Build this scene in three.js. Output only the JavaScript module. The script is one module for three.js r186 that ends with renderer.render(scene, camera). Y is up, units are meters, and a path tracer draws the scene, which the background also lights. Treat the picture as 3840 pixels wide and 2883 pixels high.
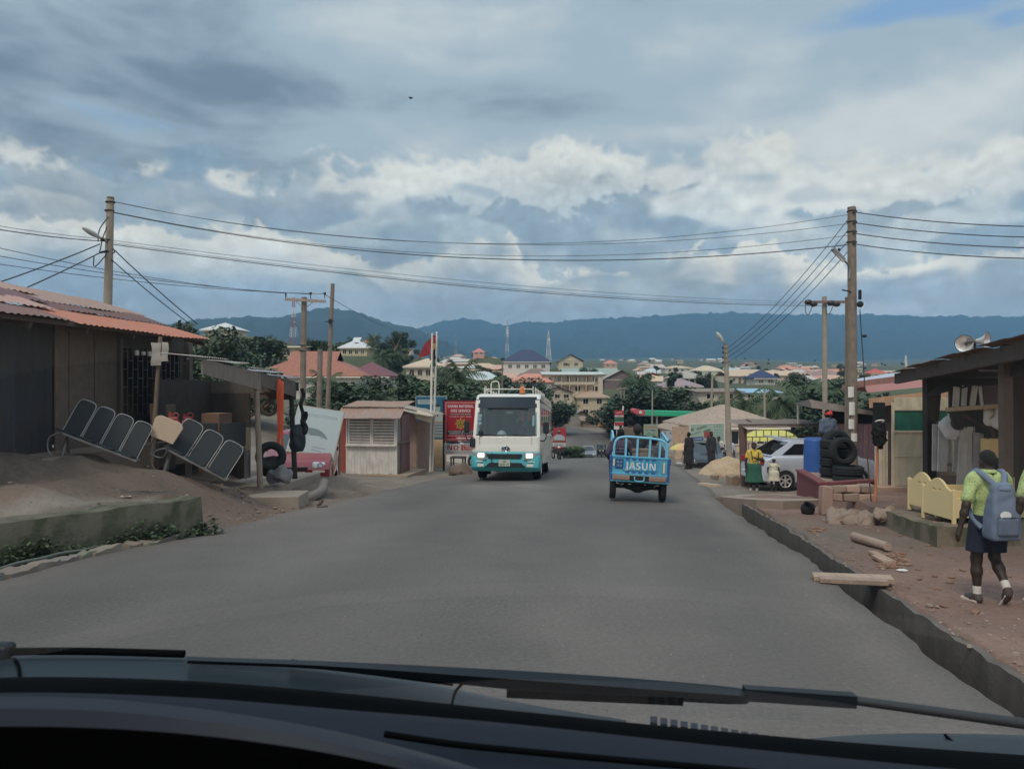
import * as THREE from 'three';
import { RoundedBoxGeometry } from 'three/addons/geometries/RoundedBoxGeometry.js';
import { mergeGeometries, mergeVertices, toCreasedNormals } from 'three/addons/utils/BufferGeometryUtils.js';

// ------------------------------------------------------------------ camera, sky, sun, exposure
const F = 2885, CX = 1920, CY = 1441.5, EYE = 1.4, TAU = Math.PI * 2;
const scene = new THREE.Scene();
const camera = new THREE.PerspectiveCamera(53.1, 4 / 3, 0.05, 12000);
camera.position.set(0, EYE, 0);
camera.lookAt(0, EYE, -10);
camera.focus = 17; camera.userData.fStop = 11;
const renderer = new THREE.WebGLRenderer({ antialias: true });
renderer.toneMapping = THREE.LinearToneMapping;
renderer.toneMappingExposure = 1.1;
renderer.shadowMap.enabled = true;
const sun = new THREE.DirectionalLight(new THREE.Color(1, 0.9, 0.74), 1.5);
sun.position.set(-14, 44, 10); sun.target.position.set(0, 0, -20);
sun.castShadow = true; sun.shadow.radius = 26; sun.shadow.mapSize.set(2048, 2048);
Object.assign(sun.shadow.camera, { left: -40, right: 40, top: 40, bottom: -40, far: 140 });
scene.add(sun, sun.target);

// ------------------------------------------------------------------ numbers and noise
const rng = (s) => () => { s = (s + 0x6d2b79f5) | 0; let t = Math.imul(s ^ (s >>> 15), 1 | s); t = (t + Math.imul(t ^ (t >>> 7), 61 | t)) ^ t; return ((t ^ (t >>> 14)) >>> 0) / 4294967296; };
const R0 = rng(7), rr = (a, b) => a + (b - a) * R0();
const cl = (x, a = 0, b = 1) => Math.min(b, Math.max(a, x)), mix = (a, b, t) => a + (b - a) * t;
const ss = (a, b, x) => { const t = cl((x - a) / (b - a)); return t * t * (3 - 2 * t); };
const PERM = (() => { const p = [...Array(256).keys()], r = rng(99); for (let i = 255; i > 0; i--) { const j = Math.floor(r() * (i + 1)); [p[i], p[j]] = [p[j], p[i]]; } return new Uint8Array([...p, ...p, 0, 0]); })();
const GX = new Float32Array(512), GY = new Float32Array(512), GZ = new Float32Array(512);
for (let i = 0; i < 512; i++) [GX[i], GY[i], GZ[i]] = [[1, 1, 0], [-1, 1, 0], [1, -1, 0], [-1, -1, 0], [1, 0, 1], [-1, 0, 1], [1, 0, -1], [-1, 0, -1], [0, 1, 1], [0, -1, 1], [0, 1, -1], [0, -1, -1], [1, 1, 0], [-1, 1, 0], [0, -1, 1], [0, -1, -1]][PERM[i] & 15];
function noise(x, y, z = 0) {
  const X0 = Math.floor(x), Y0 = Math.floor(y), Z0 = Math.floor(z); x -= X0; y -= Y0; z -= Z0;
  const X = X0 & 255, Y = Y0 & 255, Z = Z0 & 255, u = x * x * x * (x * (x * 6 - 15) + 10), v = y * y * y * (y * (y * 6 - 15) + 10), w = z * z * z * (z * (z * 6 - 15) + 10);
  const A = PERM[X] + Y, B = PERM[X + 1] + Y, AA = PERM[A] + Z, AB = PERM[A + 1] + Z, BA = PERM[B] + Z, BB = PERM[B + 1] + Z, x1 = x - 1, y1 = y - 1, z1 = z - 1;
  const a = GX[AA] * x + GY[AA] * y + GZ[AA] * z, b = GX[BA] * x1 + GY[BA] * y + GZ[BA] * z, c = GX[AB] * x + GY[AB] * y1 + GZ[AB] * z, d = GX[BB] * x1 + GY[BB] * y1 + GZ[BB] * z;
  const e = GX[AA + 1] * x + GY[AA + 1] * y + GZ[AA + 1] * z1, f = GX[BA + 1] * x1 + GY[BA + 1] * y + GZ[BA + 1] * z1, g = GX[AB + 1] * x + GY[AB + 1] * y1 + GZ[AB + 1] * z1, h = GX[BB + 1] * x1 + GY[BB + 1] * y1 + GZ[BB + 1] * z1;
  const p = a + (b - a) * u, q = c + (d - c) * u, r = e + (f - e) * u, t = g + (h - g) * u, m = p + (q - p) * v, n = r + (t - r) * v;
  return m + (n - m) * w;
}
const fbm = (x, y, z = 0, o = 5, k = 0.5) => { let s = 0, a = 1, n = 0; for (let i = 0; i < o; i++) { s += a * noise(x, y, z + i * 7.3); n += a; a *= k; x *= 2.03; y *= 2.03; z *= 2.03; } return s / n; };
const lin1 = (c) => { c /= 255; return c <= 0.04045 ? c / 12.92 : ((c + 0.055) / 1.055) ** 2.4; };
const lin = (r, g, b) => [lin1(r), lin1(g), lin1(b)];

// the overcast sky: a grey-blue layered deck, banks of cumulus low down, one blue gap
const SKYW = 4096, SKYH = 2048;
{
  const d = new Float32Array(SKYW * SKYH * 4), az0 = (px) => Math.atan((px - CX) / F), ang = (px, py) => [az0(px), Math.atan((CY - py) / Math.hypot(F, px - CX))];
  // broad masses of the deck over the town: [px, py, rx, ry, brighter (+) or darker (-)]
  const masses = [[200, 480, 850, 260, -.30], [300, 60, 700, 160, -.10], [1000, 330, 900, 150, -.10], [1250, 130, 500, 100, .10], [1900, 370, 1000, 80, -.15], [2450, 330, 500, 60, -.06], [1700, 50, 700, 50, .08], [2500, 190, 700, 110, .12], [1000, 470, 500, 60, .10],
    [3400, 250, 600, 190, .20], [3200, 560, 700, 140, .12], [1800, 520, 600, 80, .10], [2600, 480, 700, 70, .02], [100, 250, 500, 200, .02], [2500, 880, 700, 140, .0], [3500, 900, 500, 160, .06]]
    .map(([a, b, c, e, f]) => [...ang(a, b), c / F, e / F, f]);
  const blueGap = [[...ang(3500, 10), 460 / F, 70 / F, 1.15], [...ang(3800, 80), 120 / F, 40 / F, 0.8], [...ang(700, 470), 330 / F, 35 / F, 0.42], [...ang(2050, 470), 500 / F, 40 / F, 0.30]];
  const lump = (l, az, el) => { let s = 0; for (const [a, b, c, e, f] of l) { const x = (az - a) / c, y = (el - b) / e, q = x * x + y * y; if (q < 6) s += f * Math.exp(-q); } return s; };
  const dark = lin(112, 136, 158), mid = lin(158, 179, 196), hi = lin(198, 208, 214), glow = lin(224, 228, 226), blue = lin(118, 160, 206);
  const toEl = (py) => Math.atan((CY - py) / F), line = (pts) => (az) => { const n = pts.length; if (az <= pts[0][0]) return pts[0][1]; for (let i = 1; i < n; i++) if (az < pts[i][0]) { const t = (az - pts[i - 1][0]) / (pts[i][0] - pts[i - 1][0]); return mix(pts[i - 1][1], pts[i][1], t * t * (3 - 2 * t)); } return pts[n - 1][1]; };
  // banks of cumulus from far to near: the line of their tops, colours of top and body, how far down they fade, how rough and how soft they are
  const bank = (pts, top, body, fall, rough, soft, s, gate) => ({ gate, f: line(pts.map(([a, b]) => [az0(a), toEl(b)])), top, body, fall, rough, soft, s });
  const banks = [
    bank([[-900, 700], [-200, 690], [300, 700], [700, 690], [950, 660], [1250, 640], [1500, 610], [1750, 570], [2100, 590], [2400, 610], [2700, 600], [3000, 640], [3500, 690], [4200, 650]], glow, lin(168, 190, 206), 0.10, 0.034, 0.014, 3, 0.42),
    bank([[-900, 800], [0, 740], [280, 700], [420, 660], [560, 590], [680, 585], [850, 610], [960, 700], [1010, 760], [1070, 690], [1150, 640], [1270, 645], [1340, 730], [1420, 820], [1480, 800], [1550, 760], [1700, 740], [1800, 800], [1880, 770], [2000, 800], [2130, 790], [2250, 770], [2420, 720], [2600, 730], [2760, 800], [3300, 830], [4400, 800]], lin(136, 163, 186), lin(126, 155, 181), 0.05, 0.028, 0.006, 11, 0.08),
    bank([[-900, 930], [100, 930], [500, 960], [640, 930], [900, 900], [1150, 940], [1350, 1010], [1520, 990], [1640, 950], [1760, 900], [1900, 910], [2000, 990], [2150, 1030], [2350, 1000], [2520, 980], [2620, 960], [2730, 1030], [2800, 950], [2900, 940], [2980, 1020], [3250, 1010], [3500, 1000], [4400, 990]], glow, lin(152, 177, 199), 0.065, 0.028, 0.006, 23, 0.26),
    bank([[-900, 1060], [300, 1050], [800, 1060], [1200, 1080], [1700, 1100], [2200, 1090], [2700, 1090], [3200, 1080], [4400, 1080]], lin(142, 170, 196), lin(134, 164, 192), 0.03, 0.010, 0.012, 37, 0.0)];
  const paintAt = (el, az, out) => {
    const ce = Math.cos(el), y = Math.sin(el), x = Math.sin(az) * ce, z = -Math.cos(az) * ce, sx = Math.sin(az), sz = Math.cos(az), stretch = 1.35 / (y + 0.16);
    const px = x * stretch, pz = z * stretch, wx = noise(px * 1.3, pz * 1.3, 4) * 0.6, wz = noise(px * 1.3, pz * 1.3, 8) * 0.6;
    const n1 = fbm(px * 1.0 + wx, pz * 1.5 + wz, 1.5, 6, 0.55), n2 = fbm(sx * 4, el * 12 + noise(sx * 3, sz * 3, el * 5) * 0.7, sz * 4, 6, 0.58);
    const t = cl(0.54 + n1 * 0.52 + n2 * 0.5 + lump(masses, az, el) * 1.25, 0, 1.1), g = cl(ss(0.25, 0.75, n2 * 0.9 + n1 * 0.5 + lump(blueGap, az, el)), 0, 1) * 0.8;
    for (let c = 0; c < 3; c++) out[c] = mix(t < 0.5 ? mix(dark[c], mid[c], ss(0.05, 0.5, t)) : mix(mid[c], hi[c], ss(0.5, 1.0, t)), blue[c], g);
    if (el < 0.42) for (const b of banks) {
      const s = b.s, big = fbm(sx * 7 + s, el * 9, sz * 7 + s, 3, 0.5), bil = Math.abs(noise(sx * 34 + s, el * 40, sz * 34)) + 0.5 * Math.abs(noise(sx * 75 + s, el * 85, sz * 75)) + 0.28 * Math.abs(noise(sx * 160 + s, el * 180, sz * 160));
      const top = b.f(az) + big * b.rough * 1.6 + (0.55 - bil) * b.rough * 0.9 + (Math.abs(az) > 0.7 ? 0.06 * noise(az * 3, s, 2) * ss(0.7, 1, Math.abs(az)) : 0), q = top - el;
      if (q < -b.soft) continue;
      const m = ss(-b.soft * 0.5, b.soft, q) * (1 - ss(b.fall * 0.9, b.fall * 3.4, q + n2 * 0.05)) * cl(0.85 + n2 * 0.5 + big * 0.5) * (b.gate ? ss(-0.16, 0.16, noise(az * 8 + s, el * 20, s) + 0.5 * noise(az * 22, el * 46, s) + b.gate) : 1), k = ss(0, b.fall, q + bil * 0.022 - 0.012 - n2 * 0.03), v = 1 + 0.26 * (bil - 0.5) + 0.24 * n2;
      for (let c = 0; c < 3; c++) out[c] = mix(out[c], mix(b.top[c], b.body[c], k) * v, m * 0.9);
    }
    const T1 = Math.exp(-0.00025 * Math.min(5600, 400 / Math.max(0.01, Math.sin(el)))), veil = (1 - ss(0, 0.07, el)) * 0.4, lift = 1 + 0.8 * ss(0.45, 1.2, el);
    out[0] = mix(out[0], 0.30, veil) * lift * 1.02; out[1] = mix(out[1], 0.43, veil) * lift * 1.005; out[2] = mix(out[2], 0.57, veil) * lift * 0.985;
    for (let c = 0; c < 3; c++) out[c] = Math.max(0.1, (out[c] - [0.10, 0.25, 0.43][c] * (1 - T1)) / T1);   // the sky beyond the haze that scene.fog adds
  };
  const out = [0, 0, 0], put = (r, c) => { const i = (r * SKYW + (c + SKYW) % SKYW) * 4; d[i] = out[0]; d[i + 1] = out[1]; d[i + 2] = out[2]; d[i + 3] = 1; };
  const dir = (r, c) => [((r + 0.5) / SKYH - 0.5) * Math.PI, ((c + 0.5) / SKYW - 0.5) * TAU + Math.PI / 2];
  for (let r = SKYH / 2; r < SKYH; r += 4) for (let c = 0; c < SKYW; c += 4) {
    let [el, az] = dir(r, c); if (az > Math.PI) az -= TAU;
    if (Math.abs(az) < 0.72 && el < 0.56) for (let j = 0; j < 4; j++) for (let i = 0; i < 4; i++) { const [e2, a2] = dir(r + j, c + i); paintAt(e2, a2 > Math.PI ? a2 - TAU : a2, out); put(r + j, c + i); }
    else { paintAt(el + 0.002, az, out); for (let j = 0; j < 4; j++) for (let i = 0; i < 4; i++) put(r + j, c + i); }
  }
  for (let i = 0; i < SKYW * SKYH * 2; i += 4) { d[i] = 0.10; d[i + 1] = 0.10; d[i + 2] = 0.10; d[i + 3] = 1; }
  const t = new THREE.DataTexture(d, SKYW, SKYH, THREE.RGBAFormat, THREE.FloatType);
  t.mapping = THREE.EquirectangularReflectionMapping; t.magFilter = THREE.LinearFilter; t.needsUpdate = true;
  scene.background = t; scene.environment = t;
}
scene.fog = new THREE.FogExp2(new THREE.Color(0.31, 0.63, 1.0), 0.00026);

// ------------------------------------------------------------------ geometry helpers
const V = (x, y, z) => new THREE.Vector3(x, y, z);
const P = (px, py, D) => V((px - CX) / F * D, EYE - (py - CY) / F * D, -D);   // where a sight line lies at a given distance ahead
const M4 = new THREE.Matrix4(), Q4 = new THREE.Quaternion(), E3 = new THREE.Euler();
const tf = (g, x = 0, y = 0, z = 0, rx = 0, ry = 0, rz = 0) => g.applyMatrix4(M4.compose(V(x, y, z), Q4.setFromEuler(E3.set(rx, ry, rz, 'YXZ')), V(1, 1, 1)));
const box = (w, h, d, x = 0, y = 0, z = 0, rx = 0, ry = 0, rz = 0) => tf(new THREE.BoxGeometry(w, h, d), x, y, z, rx, ry, rz);
const rbox = (w, h, d, x = 0, y = 0, z = 0, r = 0.02, rx = 0, ry = 0, rz = 0, seg = 2) => tf(new RoundedBoxGeometry(w, h, d, seg, Math.min(r, w / 2.01, h / 2.01, d / 2.01)), x, y, z, rx, ry, rz);
const cyl = (r1, r2, h, x = 0, y = 0, z = 0, n = 12, rx = 0, ry = 0, rz = 0) => tf(new THREE.CylinderGeometry(r1, r2, h, n), x, y, z, rx, ry, rz);
const sph = (r, x = 0, y = 0, z = 0, sx = 1, sy = 1, sz = 1, n = 12) => new THREE.SphereGeometry(r, n, Math.max(6, n * 0.7 | 0)).scale(sx, sy, sz).translate(x, y, z);
const ori = (g, a, b) => { const d = b.clone().sub(a); return g.applyMatrix4(M4.compose(a.clone().add(b).multiplyScalar(0.5), Q4.setFromUnitVectors(V(0, 1, 0), d.normalize()), V(1, 1, 1))); };
const rod = (a, b, r1, r2 = r1, n = 8) => ori(new THREE.CylinderGeometry(r2, r1, a.distanceTo(b), n), a, b);
function bar(a, b, w, h) { const d = b.clone().sub(a), g = new THREE.BoxGeometry(w, h, d.length()), o = new THREE.Object3D(); o.position.copy(a).add(b).multiplyScalar(0.5); o.up.set(0, 1, 0); if (Math.abs(d.y) > d.length() * 0.98) o.up.set(0, 0, 1); o.lookAt(b); o.updateMatrix(); return g.applyMatrix4(o.matrix); }
const tube = (pts, r, n = 6, seg = 0, closed = false) => new THREE.TubeGeometry(new THREE.CatmullRomCurve3(pts, closed), seg || pts.length * 4, r, n, closed);
const lathe = (pts, n = 20) => new THREE.LatheGeometry(pts.map(([a, b]) => new THREE.Vector2(a, b)), n);
const shape = (pts) => { const s = new THREE.Shape(); pts.forEach(([x, y], i) => i ? s.lineTo(x, y) : s.moveTo(x, y)); return s; };
const ext = (pts, d, bev = 0) => new THREE.ExtrudeGeometry(Array.isArray(pts) ? shape(pts) : pts, { depth: d, bevelEnabled: bev > 0, bevelSize: bev, bevelThickness: bev, bevelSegments: 1, curveSegments: 10 });
const torus = (R, r, n = 20, m = 8) => new THREE.TorusGeometry(R, r, m, n);
const poly = (verts, faces) => { const p = []; for (const f of faces) for (let i = 1; i < f.length - 1; i++) for (const k of [f[0], f[i], f[i + 1]]) p.push(...verts[k]); const g = new THREE.BufferGeometry(); g.setAttribute('position', new THREE.Float32BufferAttribute(p, 3)); g.computeVertexNormals(); return g; };
// a corrugated sheet in the xy plane (waves across x), about 1 mm thin as such sheets are
function corr(w, h, pitch = 0.076, amp = 0.011, sag = 0, seed = 0) {
  const n = Math.max(4, Math.round(w / pitch * 4)), g = new THREE.PlaneGeometry(w, h, n, 4), p = g.attributes.position;
  for (let i = 0; i < p.count; i++) { const x = p.getX(i), y = p.getY(i); p.setZ(i, Math.sin(x / pitch * TAU) * amp + sag * noise(x * 0.9 + seed, y * 0.9, seed)); if (seed && Math.abs(y) > h * 0.49) p.setY(i, y + noise(x * 5, seed * 3, 2) * 0.03); }
  g.computeVertexNormals(); return g;
}
const wob = (g, amt, freq, seed = 0) => { const p = g.attributes.position; for (let i = 0; i < p.count; i++) { const x = p.getX(i), y = p.getY(i), z = p.getZ(i); p.setXYZ(i, x + amt * noise(x * freq, y * freq, z * freq + seed), y + amt * noise(x * freq + 31, y * freq, z * freq + seed), z + amt * noise(x * freq, y * freq + 57, z * freq + seed)); } g.computeVertexNormals(); return g; };
const rock = (r, seed, sy = 0.7, det = 2) => { const g = mergeVertices(new THREE.IcosahedronGeometry(r, det).deleteAttribute('normal').deleteAttribute('uv')); g.scale(1, sy, 1); return wob(g, r * 0.5, 1.1 / r, seed); };
function boxUV(g) {
  const p = g.attributes.position, n = g.attributes.normal, uv = new Float32Array(p.count * 2);
  for (let i = 0; i < p.count; i++) { const ax = Math.abs(n.getX(i)), ay = Math.abs(n.getY(i)), az = Math.abs(n.getZ(i)); const [u, v] = ay >= ax && ay >= az ? [p.getX(i), p.getZ(i)] : ax > az ? [p.getZ(i), p.getY(i)] : [p.getX(i), p.getY(i)]; uv[i * 2] = u; uv[i * 2 + 1] = v; }
  g.setAttribute('uv', new THREE.BufferAttribute(uv, 2)); return g;
}
function join(list, keepUV) {
  const gs = list.flat(9).filter(Boolean).map((g) => { g = g.index ? g.toNonIndexed() : g; for (const k of Object.keys(g.attributes)) if (!['position', 'normal', 'uv'].includes(k)) g.deleteAttribute(k); if (!g.attributes.normal) g.computeVertexNormals(); return g.attributes.uv && keepUV ? g : boxUV(g); });
  return gs.length > 1 ? mergeGeometries(gs) : gs[0];
}
const used = new Map();
const numbered = (n) => { const k = used.get(n) ?? 0; used.set(n, k + 1); return k ? n + '_' + String(k).padStart(3, '0') : n; };
function thing(name, label, category, pos = [0, 0, 0], ry = 0, group) {
  const o = new THREE.Group(); o.name = numbered(name); o.position.set(...(pos.isVector3 ? pos.toArray() : pos)); o.rotation.order = 'YXZ'; o.rotation.y = ry; o.userData = { label, category }; if (group) o.userData.group = group; scene.add(o); return o;
}
function part(parent, name, m, geos, keepUV) { const o = new THREE.Mesh(geos.isBufferGeometry && (keepUV === 'raw') ? geos : join([geos], keepUV), m); o.name = name; o.castShadow = o.receiveShadow = true; parent.add(o); return o; }
function solo(name, label, category, m, geos, group, keepUV) { const o = part(scene, numbered(name), m, geos, keepUV); o.userData = { label, category }; if (group) o.userData.group = group; return o; }
function struct(name, m, geos, keepUV) { const o = part(scene, numbered(name), m, geos, keepUV); o.userData.kind = 'structure'; return o; }
function dup(src, pos, ry, label, s = 1, group) { const o = src.clone(); o.name = numbered(src.name.replace(/_\d{3}$/, '')); o.position.set(...(pos.isVector3 ? pos.toArray() : pos)); o.rotation.y = ry; o.scale.setScalar(s); o.userData = { ...src.userData, label: label ?? src.userData.label }; if (group) o.userData.group = group; scene.add(o); return o; }

// ------------------------------------------------------------------ materials
const pn = (x, y, p, z) => { const f = (a, b) => noise(a, b, z), u = x / p, v = y / p; return mix(mix(f(x, y), f(x - p, y), u), mix(f(x, y - p), f(x - p, y - p), u), v); };   // repeats every p
const pf = (u, v, p, o, z, sx = 1) => { let s = 0, a = 1, n = 0; for (let i = 0; i < o; i++) { s += a * pn(u * p * (i ? 1 : 1), v * p, p, z + i * 3.7); n += a; a *= 0.55; p *= 2; } return s / n; };
function tex(n, size, fn, sy = size) {
  const d = new Uint8Array(n * n * 4);
  for (let y = 0; y < n; y++) for (let x = 0; x < n; x++) { const c = fn((x + 0.5) / n, (y + 0.5) / n), i = (y * n + x) * 4, q = Array.isArray(c) ? c : [c, c, c]; for (let k = 0; k < 3; k++) d[i + k] = cl(q[k]) * 255; d[i + 3] = 255; }
  const t = new THREE.DataTexture(d, n, n); t.magFilter = THREE.LinearFilter; t.wrapS = t.wrapT = THREE.RepeatWrapping; t.repeat.set(1 / size, 1 / sy); t.needsUpdate = true; return t;
}
const RT = rng(5);
const speck = (n, count, r0, r1) => { const a = new Float32Array(n * n); for (let k = 0; k < count; k++) { const x = RT() * n, y = RT() * n, r = r0 + (r1 - r0) * RT() * RT(), v = RT() < 0.6 ? 1 : -1; for (let j = -Math.ceil(r); j <= r; j++) for (let i = -Math.ceil(r); i <= r; i++) if (i * i + j * j < r * r) a[((y + j + n | 0) % n) * n + ((x + i + n | 0) % n)] = v; } return (u, v) => a[(v * n | 0) * n + (u * n | 0)]; };
const spA = speck(1024, 9000, 0.6, 2.6), spD = speck(1024, 2600, 0.8, 5);
const T = {
  asphalt: tex(1024, 3.2, (u, v) => 0.74 + 0.18 * pf(u, v, 4, 3, 1) + 0.36 * pf(u, v, 90, 3, 5) + 0.17 * spA(u, v)),
  asphaltBump: tex(1024, 3.2, (u, v) => 0.5 + 0.35 * pf(u, v, 110, 3, 5) + 0.10 * spA(u, v)),
  dirt: tex(1024, 3.7, (u, v) => { const a = pf(u, v, 4, 6, 11), b = pf(u, v, 40, 4, 14), s = spD(u, v); return [0.72 + 0.42 * a + 0.30 * b + 0.16 * s, 0.72 + 0.46 * a + 0.30 * b + 0.20 * s, 0.72 + 0.50 * a + 0.30 * b + 0.24 * s]; }),
  dirtBump: tex(1024, 3.7, (u, v) => 0.45 + 0.35 * pf(u, v, 8, 5, 11) + 0.25 * pf(u, v, 50, 3, 14) + 0.2 * Math.abs(spD(u, v))),
  concrete: tex(512, 1.9, (u, v) => 0.74 + 0.34 * pf(u, v, 3, 6, 21) + 0.16 * pf(u, v, 40, 3, 22)),
  stain: tex(512, 1.7, (u, v) => { const s = pf(u, v * 0.22, 12, 4, 31), a = pf(u, v, 4, 5, 33); return 0.80 + 0.42 * Math.min(0.2, s) + 0.30 * a; }),
  wood: tex(512, 1.1, (u, v) => { const g = pf(u, 0.5 + 0.04 * Math.sin(v * TAU) + 0.03 * pf(u, v, 3, 2, 42), 26, 3, 41), b = pf(u, v, 5, 4, 44); return 0.74 + 0.42 * g + 0.24 * b; }),
  rust: tex(512, 1.6, (u, v) => { const a = pf(u, v, 5, 6, 51), b = pf(u, v * 0.3, 9, 4, 53), k = ss(-0.08, 0.22, a + b * 0.6); return [0.80 + 0.2 * a, mix(0.80, 0.64, k) + 0.2 * a, mix(0.80, 0.57, k) + 0.2 * a]; }),
  moss: tex(512, 1.5, (u, v) => { const a = pf(u, v, 4, 6, 61), b = pf(u, v * 0.25, 14, 4, 63), k = ss(-0.12, 0.15, a + 0.5 * b); return [mix(0.85, 0.42, k), mix(0.82, 0.48, k), mix(0.74, 0.34, k)].map((x) => x + 0.25 * b); }),
  cloth: tex(256, 0.5, (u, v) => 0.85 + 0.12 * pf(u, v, 60, 2, 71) + 0.2 * pf(u, v, 4, 3, 73)),
  print: tex(256, 0.11, (u, v) => { const a = pf(u, v, 7, 3, 81); return ss(0.12, 0.2, Math.abs(a)) > 0.5 && spD(u * 0.4, v * 0.4) >= 0 ? [0.42, 0.5, 0.36] : [1, 1, 1]; }),
  hill: tex(512, 190, (u, v) => { const a = pf(u, v, 40, 4, 91), b = pf(u, v, 6, 3, 95); return [0.62 + 0.6 * a + 0.5 * b, 0.66 + 0.6 * a + 0.4 * b, 0.62 + 0.6 * a + 0.4 * b]; }),
  field: tex(512, 60, (u, v) => { const a = pf(u, v, 9, 5, 101), b = pf(u, v, 60, 3, 103); return [0.68 + 0.5 * a + 0.3 * b, 0.70 + 0.38 * a + 0.3 * b, 0.62 + 0.3 * a + 0.3 * b]; }),
};
const mat = (c, o = {}) => { const { bump, phys, ...q } = o, m = phys || 'clearcoat' in q || 'transmission' in q || 'sheen' in q ? new THREE.MeshPhysicalMaterial() : new THREE.MeshStandardMaterial(); m.color.setRGB(...c); m.roughness = 0.85; if (bump) { m.bumpMap = bump; m.bumpScale = q.bumpScale ?? 0.01; } Object.assign(m, q); return m; };
// base colour of a surface that shows (r, g, b) under this day's light; k is the share of the open sky's light it gets
const AL = (r0, g0, b0, k = 0.55) => { const l0 = 0.3 * r0 + 0.55 * g0 + 0.15 * b0, [r, g, b] = [r0, g0, b0].map((v) => mix(v, l0, 0.16)), q = lin(r, g, b).map((c, i) => c / ([0.63, 0.71, 0.76][i] * k * 1.38)), m = Math.max(...q, 0.82) / 0.82; return q.map((v) => v / m); };
const cmat = new Map();
const paint = (r, g, b, o = {}, k = 0.55) => { const key = [r, g, b, k, ...Object.entries(o).map(([a, v]) => a + (v?.uuid ?? v))].join(); if (!cmat.has(key)) cmat.set(key, mat(AL(r, g, b, k), o)); return cmat.get(key); };
const scaled = (c, k) => c.map((x) => Math.min(0.95, x * k));
const wood = (r, g, b, k) => paint(r, g, b, { map: T.wood, roughness: 0.9, bump: T.wood, bumpScale: 0.004 }, (k ?? 0.55) * 0.78);
const conc = (r, g, b, k) => paint(r, g, b, { map: T.concrete, roughness: 0.95, bump: T.concrete, bumpScale: 0.008 }, (k ?? 0.55) * 0.76);
const plaster = (r, g, b, k) => paint(r, g, b, { map: T.stain, roughness: 0.92 }, (k ?? 0.55) * 0.84);
const sheetm = (r, g, b, k) => paint(r, g, b, { map: T.rust, roughness: 0.72 }, (k ?? 0.8) * 0.72);
const cloth = (r, g, b, k) => paint(r, g, b, { map: T.cloth, roughness: 1 }, (k ?? 0.55) * 0.86);
const plain = (r, g, b, k) => paint(r, g, b, { roughness: 0.7 }, k);
const gloss = (r, g, b, k) => paint(r, g, b, { roughness: 0.32, clearcoat: 0.6, clearcoatRoughness: 0.12 }, k);
const steel = (r, g, b) => paint(r, g, b, { roughness: 0.35, metalness: 0.7 }, 0.6);
const BLACK = mat([0.012, 0.013, 0.015], { roughness: 0.75 }), RUBBER = mat([0.018, 0.019, 0.02], { roughness: 0.88, bump: T.concrete, bumpScale: 0.004 }), DARKGLASS = mat([0.012, 0.016, 0.02], { roughness: 0.08, clearcoat: 1, clearcoatRoughness: 0.04 }), CHROME = mat([0.62, 0.64, 0.66], { roughness: 0.18, metalness: 1 });
const SKIN = mat([0.045, 0.026, 0.018], { roughness: 0.55 }), SKIN2 = mat([0.06, 0.034, 0.023], { roughness: 0.55 }), HAIR = mat([0.008, 0.007, 0.007], { roughness: 0.95 });
// print on a sign: a canvas drawn in a w x h metre rectangle, ppm pixels per metre
function print(w, h, ppm, draw) { const c = document.createElement('canvas'); c.width = Math.round(w * ppm); c.height = Math.round(h * ppm); const x = c.getContext('2d'); x.textBaseline = 'middle'; draw(x, c.width, c.height); const t = new THREE.CanvasTexture(c); t.colorSpace = THREE.SRGBColorSpace; return t; }
const printM = (t, k = 0.8, o = {}) => { const m = mat([k, k, k], { roughness: 0.6, ...o }); m.map = t; return m; };
const fit = (x, s, cx, cy, w, h, font = 'bold', fam = 'sans-serif') => { x.save(); x.font = font + ' ' + h + 'px ' + fam; x.textAlign = 'center'; const m = x.measureText(s).width || 1; x.translate(cx, cy); x.scale(w / m, 1); x.fillText(s, 0, 0); x.restore(); };
const face = (w, h, x = 0, y = 0, z = 0, rx = 0, ry = 0, rz = 0) => tf(new THREE.PlaneGeometry(w, h), x, y, z, rx, ry, rz);
// ------------------------------------------------------------------ lie of the land
const curve = (pts) => (x) => { if (x <= pts[0][0]) return pts[0][1] + (x - pts[0][0]) * (pts[1][1] - pts[0][1]) / (pts[1][0] - pts[0][0]); let i = 0; while (i < pts.length - 2 && x > pts[i + 1][0]) i++; const [x0, y0] = pts[i], [x1, y1] = pts[i + 1], m = (k) => { const a = pts[Math.max(0, k - 1)], b = pts[Math.min(pts.length - 1, k + 1)]; return (b[1] - a[1]) / (b[0] - a[0]); }, h = x1 - x0, t = Math.min(1, (x - x0) / h), t2 = t * t, t3 = t2 * t; return (2 * t3 - 3 * t2 + 1) * y0 + (t3 - 2 * t2 + t) * h * m(i) + (3 * t2 - 2 * t3) * y1 + (t3 - t2) * h * m(i + 1); };
const laneX = curve([[0, 0], [30, 4.98], [60, 9.95], [95, 14.8], [118, 15.1], [132, 13.9], [150, 9.5], [175, 1], [210, -13], [330, -70], [420, -115]]);   // the car's own line along the road
const roadBase = curve([[-8, 0.52], [0, 0], [35, -2.28], [60, -4.3], [80, -6.2], [95, -7.65], [105, -7.7], [118, -7.2], [132, -6.9], [150, -6.75], [175, -6.6], [210, -5.5], [330, -3], [420, -1]]);
const roadY = (o, D) => roadBase(D) - (o > -2.35 ? 0.03 * (o + 2.35) : 0.012 * (-2.35 - o));
const EL = -6.4, ER = 1.75;
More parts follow.
